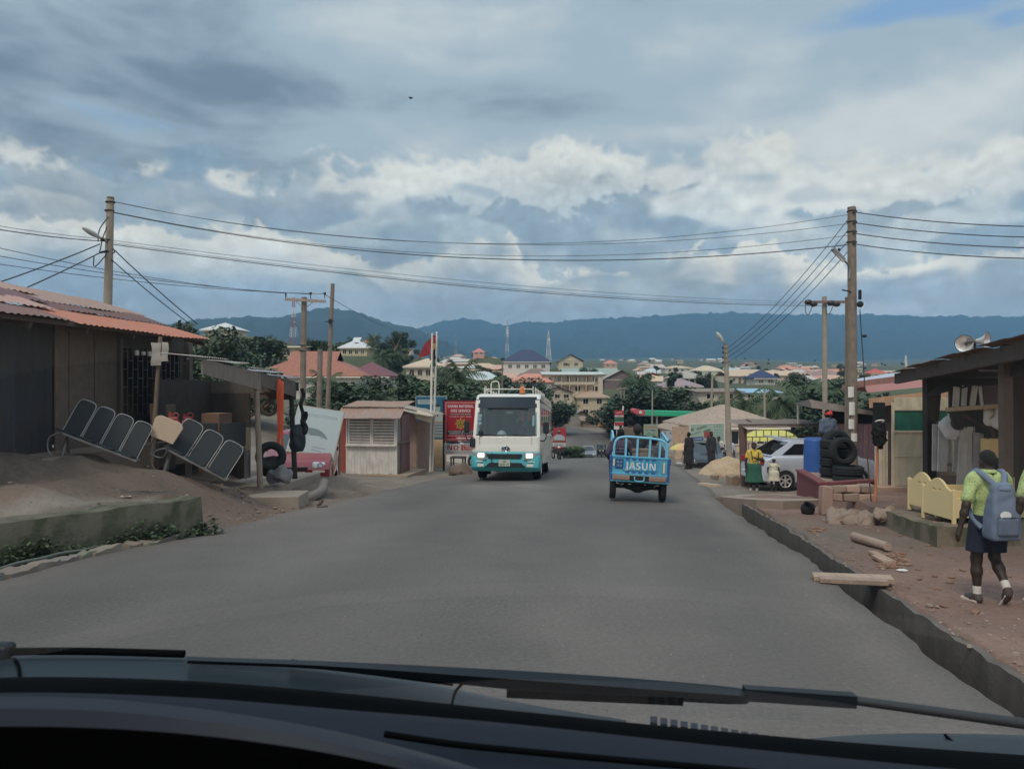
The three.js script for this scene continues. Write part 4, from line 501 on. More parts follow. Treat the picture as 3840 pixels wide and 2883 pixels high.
  const l = o.lower; if (l) {
    const a = 0.014 * h, hem = (l.hem ?? 0.3) * h, top = (l.top ?? 0.58) * h, bones = [bone(add3(j.hip, [-0.034 * h, 0.02 * h, 0]), add3(j.hip, [0.034 * h, 0.02 * h, 0]), 0.064 * h * W + a), bone(j.waist, j.hip, 0.06 * h * W + a, 0.066 * h * W + a)];
    for (const S of ['L', 'R']) { const k = j['kn' + S], p = j['hp' + S], n = j['an' + S], f = l.flare ?? 0.012 * h; if (l.kind === 'skirt') bones.push(bone(p, [k[0] * 1.25, hem - 0.04 * h, k[2]], 0.062 * h * W + a, 0.085 * h * W + a)); else if (hem >= k[1] * 0.98) { const e = lerp3(p, k, cl((p[1] - hem) / (p[1] - k[1] + 1e-6), 0, 1.1)); bones.push(bone(p, e, 0.055 * h + a, 0.044 * h + a + f)); } else bones.push(bone(p, k, 0.054 * h + a, 0.04 * h + a), bone(k, lerp3(k, n, cl((k[1] - hem) / (k[1] - n[1] + 1e-6))), 0.04 * h + a, 0.032 * h + a)); }
    if (l.kind === 'skirt') bones.push(bone(j.hip, [j.hip[0], hem - 0.03 * h, (j.knL[2] + j.knR[2]) / 2], 0.075 * h * W, 0.09 * h * W));
    part(t, l.kind, l.m, meshBones(bones, l.kind === 'skirt' ? 0.06 * h : 0.014 * h, c * 0.8, (x, y, z) => Math.max(y - top, l.free ? -1 : hem - y)));
  }
  for (const S of ['L', 'R']) { const n = j['an' + S], q = j['to' + S], k = j['kn' + S]; if (o.socks) part(t, 'sock', o.socks, meshBones([bone(n, lerp3(n, k, o.sockH ?? 0.28), 0.024 * h, 0.026 * h)], 0.01, c * 0.6)); if (o.shoes) { const heel = add3(n, n.map((v, i) => i === 1 ? -0.022 * h : (v - q[i]) * 0.18)); const s2 = part(t, 'shoe', o.shoes, meshBones([bone(heel, q, 0.026 * h, 0.021 * h), bone(n, lerp3(heel, q, 0.5), 0.027 * h, 0.026 * h)], 0.012 * h, c * 0.55)); const d = dir3(heel, q), u = dir3(lerp3(heel, q, 0.4), n); part(s2, 'sole', o.sole ?? BLACK, [bar(V(...heel.map((v, i) => v - d[i] * 0.022 * h - u[i] * 0.023 * h)), V(...q.map((v, i) => v + d[i] * 0.02 * h - u[i] * 0.018 * h)), 0.05 * h, 0.013 * h)]); } }
  return t;
}
// ------------------------------------------------------------------ the side of the road with the rusty shop
const at = (px, py, D, dy = 0) => { const p = P(px, py, D); p.y += dy; return p; };
const ground = (px, D, dy = 0) => { const x = (px - CX) / F * D; return V(x, G(x, -D) + dy, -D); };
{ // long shop under rusty sheets; local x runs along the front away from us, z out towards the road
  const t = thing('roadside_shop', 'long dark shop with a low patchwork roof of rusty orange sheets', 'shop', [-7.46, 0.25, -11.2], 85.5 * Math.PI / 180), DK = (r, g, b) => wood(r, g, b, 0.9);
  const sheet = (x0, x1, z0, z1, lift, c, seed) => { const w = x1 - x0, h = Math.abs(z1 - z0) / Math.cos(0.31), o = part(t, 'roof_sheet', sheetm(...c, 0.95), tf(corr(w, h, 0.16, 0.012, 0.03, seed).rotateZ(0), 0, 0, 0), false); const yz = (z) => 2.2 - z * 0.32; o.position.set((x0 + x1) / 2, (yz(z0) + yz(z1)) / 2 + lift, (z0 + z1) / 2); o.rotation.set(-Math.PI / 2 + 0.31, 0, 0.01 * noise(seed, 2, 3)); return o; };
  sheet(1.7, 6.25, 0.12, -0.95, 0.0, [172, 112, 90], 3); sheet(1.9, 6.35, -0.85, -1.6, 0.02, [104, 78, 78], 5); sheet(2.2, 6.5, -1.5, -2.75, 0.035, [148, 128, 120], 7);
  sheet(-4, 1.55, 0.1, -0.72, 0.03, [118, 92, 90], 9); sheet(-4, 2.1, -0.62, -1.3, 0.05, [164, 136, 130], 11); sheet(-4, 2.75, -1.2, -2.0, 0.065, [106, 80, 86], 13); sheet(-4, 3.4, -1.9, -2.75, 0.08, [158, 134, 126], 15); sheet(-4, 1.3, -1.75, -2.6, 0.115, [136, 112, 104], 17);
  for (const z of [-0.05, -0.9, -1.8, -2.6]) part(t, 'purlin', DK(84, 74, 66), box(10.4, 0.07, 0.06, 1.15, 2.2 - z * 0.32 - 0.06, z));
  for (let i = 0; i < 8; i++) part(t, 'rafter', DK(70, 62, 56), bar(V(-3.6 + i * 1.4, 2.05, 0.02), V(-3.6 + i * 1.4, 2.9, -2.7), 0.06, 0.09));
  part(t, 'back_wall', DK(60, 58, 56), [box(10.5, 2.9, 0.1, 1.2, 1.3, -2.9), box(0.1, 3, 3, -4, 1.2, -2.2), box(0.1, 2.2, 2.9, 6.6, 1.0, -2.2)]);
  // front panels of old sheet and board
  for (const [x0, x1, c, kind] of [[-4, 0.4, [66, 70, 72], 1], [0.4, 1.3, [54, 60, 66], 1], [1.3, 2.2, [48, 52, 56], 1]]) { const o = part(t, 'wall_sheet', sheetm(...c, 0.9), corr(x1 - x0 - 0.02, 2.35, 0.14, 0.012, 0.02, x0 + 9)); o.position.set((x0 + x1) / 2, 1.1, -0.76); }
  for (let i = 0; i < 5; i++) part(t, 'wall_board', wood(104 - i * 3, 93 - i * 2, 84 - i * 2, 0.85), rbox(0.36, 2.35, 0.03, 2.24 + 0.19 + i * 0.37, 1.1, -0.76 + 0.012 * (i % 2), 0.006));
  for (const [x, w] of [[4.14, 0.1], [5.52, 0.09], [6.88, 0.16]]) part(t, 'post', DK(86, 80, 74), rbox(w, 2.5, w, x, 1.1, -0.72, 0.01));
  part(t, 'sill_wall', DK(58, 58, 58), [box(2.8, 0.62, 0.08, 5.5, 0.2, -0.78), box(2.8, 0.42, 0.08, 5.5, 2.1, -0.78)]);
  const bar1 = paint(74, 80, 86, { roughness: 0.6 }, 0.9);
  for (let i = 0; i < 15; i++) part(t, 'grille_bar', bar1, box(0.016, 1.4, 0.016, 4.26 + i * 0.185, 1.2, -0.74));
  for (let r = 0; r < 8; r++) for (let i = 0; i < 14; i++) if ((r + i) % 2) part(t, 'grille_bar', bar1, box(0.185, 0.014, 0.014, 4.35 + i * 0.185, 0.56 + r * 0.18, -0.73));
  for (let i = 0; i < 4; i++) part(t, 'vent_block', plain(206, 210, 206, 0.6), box(0.11, 0.10 - (i === 1 ? 0.03 : 0), 0.03, 4.55 + i * 0.24, 1.80, -0.60));
  part(t, 'floor_slab', conc(104, 94, 84), box(10.4, 0.5, 1.4, 1.2, -0.27, -0.6));
}
{ const b = at(563, 1792, 13.9), p = solo('leaning_pole', 'thin weathered pole propping the shop eave among the chairs', 'pole', wood(112, 100, 88, 0.8), [rod(b.clone().add(V(0, -0.1, 0)), at(600, 1262, 13.9), 0.045, 0.035, 9)]);
  solo('torn_sheet', 'ragged pale strips of sheet hanging at the top of the leaning pole', 'rag', cloth(150, 150, 146, 0.8), [wob(tf(new THREE.PlaneGeometry(0.16, 0.42, 4, 8), ...at(582, 1330, 13.8).toArray()), 0.04, 5, 2), wob(tf(new THREE.PlaneGeometry(0.12, 0.34, 4, 8), ...at(618, 1318, 13.8).toArray()), 0.04, 5, 4)]); }
// rows of linked waiting chairs, tipped over sideways
function bench(label, n, c0, c1, D, tilt, seed) {
  const t = thing('linked_bench', label, 'bench', at(c0[0], c0[1], D), 0.18, 'tipped rows of linked waiting chairs'), L = at(...c0, D).distanceTo(at(...c1, D)), ch = steel(140, 146, 150), sh = mat([0.022, 0.026, 0.030], { roughness: 0.6 });
  t.rotation.order = 'YXZ'; t.rotation.z = -tilt;
  part(t, 'beam', ch, [rbox(L, 0.05, 0.07, L / 2, 0, 0, 0.012), rbox(L, 0.03, 0.03, L / 2, 0.0, -0.16, 0.008)]);
  for (let i = 0; i < n; i++) {
    const x = (i + 0.5) / n * L, w = L / n * 0.84, s = part(t, 'seat_shell', sh, [ext((() => { const a = w / 2, q = new THREE.Shape(); q.moveTo(-a * 0.9, 0); q.lineTo(a * 0.9, 0); q.lineTo(a, 0.44); q.quadraticCurveTo(a, 0.56, a * 0.72, 0.57); q.lineTo(-a * 0.72, 0.57); q.quadraticCurveTo(-a, 0.56, -a, 0.44); return q; })(), 0.02, 0.006).rotateX(-0.28), ext([[-w * 0.47, 0], [w * 0.47, 0], [w * 0.47, 0.40], [-w * 0.47, 0.40]], 0.02, 0.006).rotateX(1.42)]);
    s.position.set(x, 0.06, 0.02); const a = w / 2 + 0.012, rim = tube([[-a, -0.02], [-a, 0.2], [-a, 0.44], [-a * 0.93, 0.54], [-a * 0.7, 0.585], [a * 0.7, 0.585], [a * 0.93, 0.54], [a, 0.44], [a, 0.2], [a, -0.02]].map(([u, v]) => V(u, v, 0.012)), 0.0075, 6, 44).rotateX(-0.28);
    part(s, 'rim', ch, rim); part(t, 'bracket', ch, box(0.1, 0.08, 0.06, x, 0.03, 0));
  }
  const lm = steel(120, 124, 128); for (const x of [0.08 * L]) { part(t, 'leg', lm, [bar(V(x, 0, 0), V(x + 0.16, -0.42, 0.26), 0.035, 0.035), bar(V(x, 0, 0), V(x + 0.1, -0.42, -0.25), 0.035, 0.035), bar(V(x + 0.13, -0.42, -0.27), V(x + 0.16, -0.42, 0.3), 0.04, 0.03)]); }
  part(t, 'arm_bar', lm, [tube([V(0.02, 0.02, 0.1), V(-0.1, -0.12, 0.12), V(-0.02, -0.34, 0.12), V(0.12, -0.40, 0.1)], 0.014, 6)]);
  return t;
}
bench('tipped row of four black waiting chairs before the shop wall boards', 4, [228, 1622], [492, 1738], 12.9, 0.40, 1);
bench('tipped row of three black waiting chairs past the leaning pole', 3, [618, 1680], [836, 1808], 13.6, 0.52, 2);
{ const t = thing('spare_bench', 'pair of dark chair backs standing behind the tipped rows', 'bench', at(770, 1690, 15.4), 0.2), m = mat([0.02, 0.023, 0.028], { roughness: 0.65 }); for (const x of [-0.02, 0.52]) { part(t, 'backrest', m, rbox(0.5, 0.48, 0.05, x, 0.32, 0, 0.04, -0.15)); part(t, 'seat', m, rbox(0.5, 0.06, 0.42, x, 0.02, 0.2, 0.03)); } part(t, 'frame', steel(90, 94, 98), [box(1.2, 0.05, 0.05, 0.25, -0.05, 0), box(0.05, 0.5, 0.4, -0.3, -0.3, 0.1), box(0.05, 0.5, 0.4, 0.8, -0.3, 0.1)]); }
{ const t = thing('chair_back', 'beige chair backrest board leaning behind the leaning pole', 'chair', at(605, 1648, 13.4), 0.2); t.rotation.z = -0.42; part(t, 'board', plain(150, 136, 118), ext((() => { const q = new THREE.Shape(); q.moveTo(-0.2, 0); q.lineTo(0.2, 0); q.lineTo(0.24, 0.3); q.quadraticCurveTo(0.22, 0.38, 0.12, 0.38); q.lineTo(-0.16, 0.38); q.quadraticCurveTo(-0.24, 0.36, -0.24, 0.28); return q; })(), 0.025, 0.006)); part(t, 'frame', steel(120, 124, 128), tube([V(-0.12, 0.02, -0.02), V(-0.1, -0.3, -0.1), V(0.12, -0.3, -0.1), V(0.14, 0.02, -0.02)], 0.014, 6)); }
{ // lean-to workshop with a board fascia
  const t = thing('lean_to', 'lean-to repair shop with a long grey board fascia on wooden posts', 'shop', [-5.43, -0.4, -13.5], 84.3 * Math.PI / 180), yT = (x) => 2.25 - x * 0.088;
  for (const [x0, x1, c] of [[0, 2.42, [116, 108, 102]], [2.44, 4.3, [92, 86, 80]]]) part(t, 'fascia_board', wood(...c, 0.75), poly([[x0, yT(x0), 0], [x1, yT(x1), 0], [x1, yT(x1) - 0.36, 0], [x0, yT(x0) - 0.27, 0], [x0, yT(x0), -0.03], [x1, yT(x1), -0.03], [x1, yT(x1) - 0.36, -0.03], [x0, yT(x0) - 0.27, -0.03]], [[3, 2, 1, 0], [4, 5, 6, 7], [0, 1, 5, 4], [2, 3, 7, 6], [1, 2, 6, 5], [3, 0, 4, 7]]));
  part(t, 'side_fascia', wood(84, 78, 72, 0.75), box(0.03, 0.36, 2.6, 4.32, yT(4.3) - 0.2, -1.3, 0.04));
  for (let i = 0; i < 5; i++) { const o = part(t, 'roof_sheet', sheetm(150 - i * 6, 150 - i * 4, 148, 0.9), corr(0.96, 0.8, 0.08, 0.01, 0.02, i + 3)); o.position.set(0.4 + i * 0.9, yT(0.4 + i * 0.9) + 0.10 + 0.012 * (i % 2), -0.34); o.rotation.set(-Math.PI / 2 + 0.09, 0, 0); o.rotation.order = 'XYZ'; }
  part(t, 'back_wall', wood(58, 56, 54, 0.9), [box(2.4, 2.4, 0.08, 3.2, 0.7, -2.1)]); part(t, 'side_wall', wood(62, 58, 54, 0.9), box(0.06, 2.0, 1.0, 4.3, 0.6, -1.6));
  for (const [x, z, h, b, c] of [[2.3, 0.0, 1.72, -0.35, [134, 122, 108]], [4.2, -0.02, 1.55, -0.5, [46, 46, 48]]]) part(t, 'post', wood(...c, 0.8), rod(V(x + (x < 3 ? -0.02 : 0.02), b, z + 0.04), V(x, h + 0.06, z - 0.05), 0.065, 0.055, 8));
  part(t, 'shelf', wood(92, 70, 58, 0.9), [box(0.06, 1.5, 0.06, 0.5, 0.7, -1.2, 0, 0, 0.1), box(1.0, 0.04, 0.45, 1.1, 0.76, -1.2, 0, 0, -0.02)]);
  part(t, 'door_leaf', wood(96, 90, 84, 0.9), rbox(0.34, 1.3, 0.04, 1.75, 0.75, -1.6, 0.01));
}
const lt = (x, y, z) => { const a = 84.3 * Math.PI / 180; return V(-5.43 + x * Math.cos(a) + z * Math.sin(a), -0.4 + y, -13.5 - x * Math.sin(a) + z * Math.cos(a)); };
{ const p = lt(1.15, 0.78, -1.15); for (const [k, c, l] of [[0, [150, 70, 60], 'pale red jerrycan standing on the lean-to shelf'], [1, [110, 34, 40], 'dark red jerrycan next to the pale red one on the shelf']]) { const t = thing('jerrycan', l, 'jerrycan', [p.x + k * 0.24 - 0.05, p.y, p.z - k * 0.1], 0.3), m = paint(...c, { roughness: 0.5 }, 0.7); part(t, 'body', m, [rbox(0.24, 0.34, 0.18, 0, 0.17, 0, 0.05), rbox(0.18, 0.07, 0.14, 0, 0.36, 0, 0.03)]); part(t, 'neck', m, cyl(0.03, 0.04, 0.1, -0.05, 0.42, 0, 10)); part(t, 'cap', k ? BLACK : m, cyl(0.034, 0.034, 0.04, -0.05, 0.48, 0, 10)); part(t, 'handle', m, tf(torus(0.05, 0.014, 14, 6), 0.05, 0.42, 0)); } }
for (const [x, y, z, w, h, d, c, l] of [[2.45, 0, -1.0, 0.55, 0.42, 0.45, [122, 100, 82], 'lowest brown carton of the pile behind the wooden post'], [2.47, 0.43, -1.02, 0.52, 0.40, 0.42, [130, 108, 88], 'middle carton with a pale label in the pile behind the post'], [2.5, 0.84, -1.0, 0.5, 0.36, 0.4, [112, 88, 74], 'topmost brown carton of the pile behind the post'], [3.15, 0.35, -0.9, 0.5, 0.5, 0.4, [136, 118, 92], 'tan carton behind the orange straps']]) { const t = thing('carton', l, 'box', lt(x, y, z), 1.4); part(t, 'box', plain(...c, 0.8), box(w, h, d, 0, h / 2, 0)); part(t, 'tape', plain(150, 130, 100, 0.8), box(w * 0.16, 0.004, d + 0.004, 0, h + 0.002, 0)); if (y > 0.3 && y < 0.5) part(t, 'sticker', plain(200, 200, 190, 0.8), box(0.005, 0.13, 0.1, -w / 2 - 0.003, h * 0.6, 0)); }
for (const [i, l] of ['long orange rubber strip hanging from the fascia', 'second orange strip folded beside the long one', 'narrow orange strip furthest along the fascia'].entries()) { const a = lt(3.1 + i * 0.06, 1.92 - i * 0.03, 0.09), w = [0.065, 0.05, 0.05][i], n = [1.4, 1.25, 1.55][i]; solo('rubber_strip', l, 'strap', paint(232, 92, 48, { roughness: 0.55 }, 0.8), [wob(tf(new THREE.BoxGeometry(w, n, 0.015, 2, 14, 1), a.x + (i === 2 ? 0.03 : 0), a.y - n / 2, a.z, 0, 0.2 * i), 0.02, 3, i * 7)]); }
{ const a = lt(4.25, 1.7, 0.12), r = rng(8); for (const [i, l] of ['thick black hose looped on the corner post', 'black inner tube hanging below the hose loop', 'black rubber bag hanging against the corner post'].entries()) solo(i === 2 ? 'rubber_bag' : 'rubber_hose', l, i === 2 ? 'bag' : 'hose', i === 2 ? mat([0.03, 0.036, 0.044], { roughness: 0.45, bump: T.cloth, bumpScale: 0.02 }) : RUBBER, i === 2 ? wob(sph(0.2, a.x - 0.06, a.y - 1.15, a.z, 0.95, 1.7, 0.7, 20), 0.06, 6, 3) : tube([...Array(9)].map((_, k) => V(a.x + 0.05 + i * 0.05 + 0.025 * Math.sin(k * 1.1 + i), a.y - (i ? 0.55 : 0) - k * (i ? 0.06 : 0.09), a.z + 0.03 * Math.cos(k * 1.7))), i ? 0.065 : 0.045, 8, 40)); }
{ const b = lt(2.75, 0, 0.15); const t = thing('old_tyre', 'worn tyre leaning behind the wooden post on the platform', 'tyre', [b.x - 0.16, b.y + 0.26, b.z - 0.25], 0.4); part(t, 'tread', RUBBER, torus(0.24, 0.085, 26, 10)); t.rotation.x = -0.2;
  for (const [dx, dy, dz, s, c, l] of [[0.12, -0.3, -0.15, 0.18, [112, 112, 116], 'pale grey stuffed sack beside the red car'], [-0.06, -0.3, -0.1, 0.15, [84, 86, 92], 'darker grey sack slumped at the foot of the wooden post'], [-0.22, -0.2, -0.4, 0.24, [46, 48, 52], 'black cloth bundle behind the last tipped chair']]) solo('sack', l, 'sack', cloth(...c, 0.8), wob(sph(s, b.x + dx, b.y + dy + s, b.z + dz, 1.05, 0.9, 0.9, 26), 0.11, 6, dx * 9)); }
// platform slab and the broken channel after it
struct('platform', conc(112, 105, 96), [tf(ext([[-0.95, -0.35], [0.95, -0.3], [1.05, 0.5], [-0.7, 0.62]], 0.26, 0.015).rotateX(-Math.PI / 2), -5.15, roadY(-7.6, 15.1) - 0.02, -15.1, 0, 0.15), tf(ext([[-2.2, -0.5], [2.6, -0.4], [2.4, 0.9], [-2.2, 0.9]], 0.24, 0.015).rotateX(-Math.PI / 2), -5.5, roadY(-7.6, 16) + 0.06, -16.4, 0, 1.43)], false);
solo('drain_kerb', 'curved grey concrete channel edge sweeping past the platform', 'kerb', conc(96, 92, 88), [tube([at(1085, 1886, 15.6), at(1150, 1868, 16), at(1200, 1845, 16.6), at(1215, 1810, 17.6)], 0.11, 7, 24)]);
solo('timber_offcut', 'short dark timber lying at the road edge before the drain', 'timber', wood(70, 62, 58), [bar(at(1190, 1905, 15), at(1225, 1900, 15.1), 0.12, 0.06), bar(at(1192, 1895, 15.2), at(1208, 1878, 15.3), 0.05, 0.05)]);
{ // mossy retaining wall by the near road
  const n = 60, w = (D) => laneX(D) + wallFront(D) + 0.26, vs = [], f = [], K = 7;
  for (let i = 0; i <= n; i++) { const D = mix(6.2, 10.98, i / n), x = w(D), top = -0.2 + 0.03 * noise(D * 2, 4) + 0.014 * noise(D * 8, 4) - 0.05 * ss(0.1, 0.4, noise(D * 0.9, 9)), b = roadY(EL, D) - 0.35; for (let k = 0; k < K; k++) { const t = k / (K - 2), y = mix(b, top, Math.min(1, t)); vs.push(k === K - 1 ? [x - 0.45, top + 0.012, -D - 0.1] : [x + 0.02 * (1 - t) + 0.022 * noise(D * 5, y * 6, 3) + 0.012 * noise(D * 14, y * 14, 5) - 0.02 * ss(0.9, 1, t), y, -D]); } if (i) for (let k = 0; k < K - 1; k++) f.push([(i - 1) * K + k, i * K + k, i * K + k + 1, (i - 1) * K + k + 1]); }
  const e = n * K; f.push([...Array(K).keys()].map((k) => e + k).concat([vs.length])); vs.push([vs[e + K - 1][0], -1.2, vs[e + K - 1][2]]);
  solo('retaining_wall', 'low moss streaked concrete retaining wall along the near roadside', 'wall', paint(84, 86, 80, { map: T.moss, roughness: 1, bump: T.concrete, bumpScale: 0.03 }, 0.58), [toCreasedNormals(poly(vs, f), 0.7)]);
  { const t = thing('drain_lip', 'broken concrete lip between the asphalt and the weedy ditch', 'kerb', [0, 0, 0]), r = rng(66); for (let D = 5.4, i = 0; D < 11.2; i++) { const L = 0.26 + 0.34 * r(), x = laneX(D) + edgeL(D) - 0.12; part(t, 'slab_piece', conc(88 + 14 * r(), 84 + 12 * r(), 78 + 12 * r()), wob(new THREE.BoxGeometry(0.2 + 0.08 * r(), 0.2, L * 0.96, 3, 2, 5).rotateY(-0.16 + 0.12 * (r() - 0.5)).rotateZ(0.12 * (r() - 0.5)).translate(x, roadY(EL, D) - 0.06 + 0.02 * r(), -D), 0.05, 6, i)); D += L; } }
  solo('water_pipe', 'thin dark pipe running along the weedy ditch', 'pipe', paint(70, 76, 72, { roughness: 0.6 }), [tube([...Array(20)].map((_, i) => { const D = 5.5 + i * 0.33; return V(laneX(D) + edgeL(D) - 0.42, roadY(EL, D) + 0.02 + 0.02 * noise(i * 0.7, 2), -D); }), 0.022, 6, 60)]);
  const r = rng(12), a = [], c = []; for (let i = 0; i < 9000; i++) { const D = 6.4 + r() * 4.7, cl0 = noise(D * 1.1, 3) + 0.25; if (r() > ss(-0.1, 0.35, cl0)) continue; const x = w(D) + 0.03 + 0.22 * r() * r(), y = roadY(EL, D) - 0.12 + 0.50 * r() * r() * (0.5 + cl0), b = r() * TAU, k = 0.022 + 0.026 * r(), u = V(Math.cos(b) * k, (r() - 0.3) * k, Math.sin(b) * k), q = V(-Math.sin(b) * k * 0.5, (r() - 0.6) * k * 0.6, Math.cos(b) * k * 0.5); for (const s of [[-1, 0], [0, 1], [1, 0], [-1, 0], [1, 0], [0, -1]]) a.push(x + u.x * s[0] + q.x * s[1], y + u.y * s[0] + q.y * s[1], -D + u.z * s[0] + q.z * s[1]); const m = r(), cc = [0.03, 0.05, 0.025].map((v0, j) => mix(v0, [0.085, 0.115, 0.05][j], m)); for (let j = 0; j < 6; j++) c.push(...cc); }
  const wd = part(scene, 'weeds', LEAFM, leafMesh(a, c), 'raw'); wd.userData = { kind: 'stuff', label: 'green weeds growing in the ditch below the mossy wall', category: 'weeds' };
}

for (const [px, py, D, R, l] of [[985, 1500, 17.6, 0.17, 'brown inner tube hanging under the lean-to roof'], [1008, 1530, 17.4, 0.15, 'smaller inner tube hanging just below the brown one'], [1120, 1640, 18.2, 0.12, 'coil of black hose hung on the dark corner post']]) { const t = thing('inner_tube', l, 'inner tube', P(px, py, D), 0.3); part(t, 'ring', paint(70, 58, 54, { roughness: 0.6 }), torus(R, R * 0.26, 24, 9)); part(t, 'hook', BLACK, rod(V(0, R, 0), V(0, R + 0.16, 0), 0.006, 0.006, 5)); }
{ const r = rng(15), st = []; for (let i = 0; i < 260; i++) { const [px, D, sp] = i % 3 ? [820 + 330 * r(), 13.6 + 1.6 * r(), 1] : [650 + 330 * r(), 12 + 2.2 * r(), 1], p = ground(px, D, 0.0), s = 0.012 + 0.06 * r() * r() * r() * sp; st.push(rock(s, i, 0.6, 0).translate(p.x, p.y + s * 0.2, p.z)); } solo('rubble', 'broken stones strewn on the dirt before the platform', 'rubble', conc(104, 94, 84), st).userData.kind = 'stuff'; }
// ------------------------------------------------------------------ generic car body (faces +z)
function wheelParts(t, x, y, z, r, w, rim = steel(176, 180, 184), spokes = 5) {
  const o = part(t, 'wheel', RUBBER, lathe([[r * 0.62, -w / 2], [r * 0.92, -w / 2], [r, -w * 0.34], [r, w * 0.34], [r * 0.92, w / 2], [r * 0.62, w / 2]], 26).rotateZ(Math.PI / 2)); o.position.set(x, y, z); const s = Math.sign(x) || 1;
  part(o, 'rim', rim, [tf(torus(r * 0.6, r * 0.06, 24, 6), s * w * 0.42, 0, 0, 0, Math.PI / 2), ...[...Array(spokes)].map((_, i) => box(0.025, r * 0.56, r * 0.17, s * w * 0.36, Math.cos(i / spokes * TAU) * r * 0.3, Math.sin(i / spokes * TAU) * r * 0.3, i / spokes * TAU)), cyl(r * 0.15, r * 0.15, 0.05, s * w * 0.37, 0, 0, 12, 0, 0, Math.PI / 2)]);
  part(o, 'brake_drum', BLACK, cyl(r * 0.58, r * 0.58, w * 0.3, 0, 0, 0, 18, 0, 0, Math.PI / 2)); return o;
}
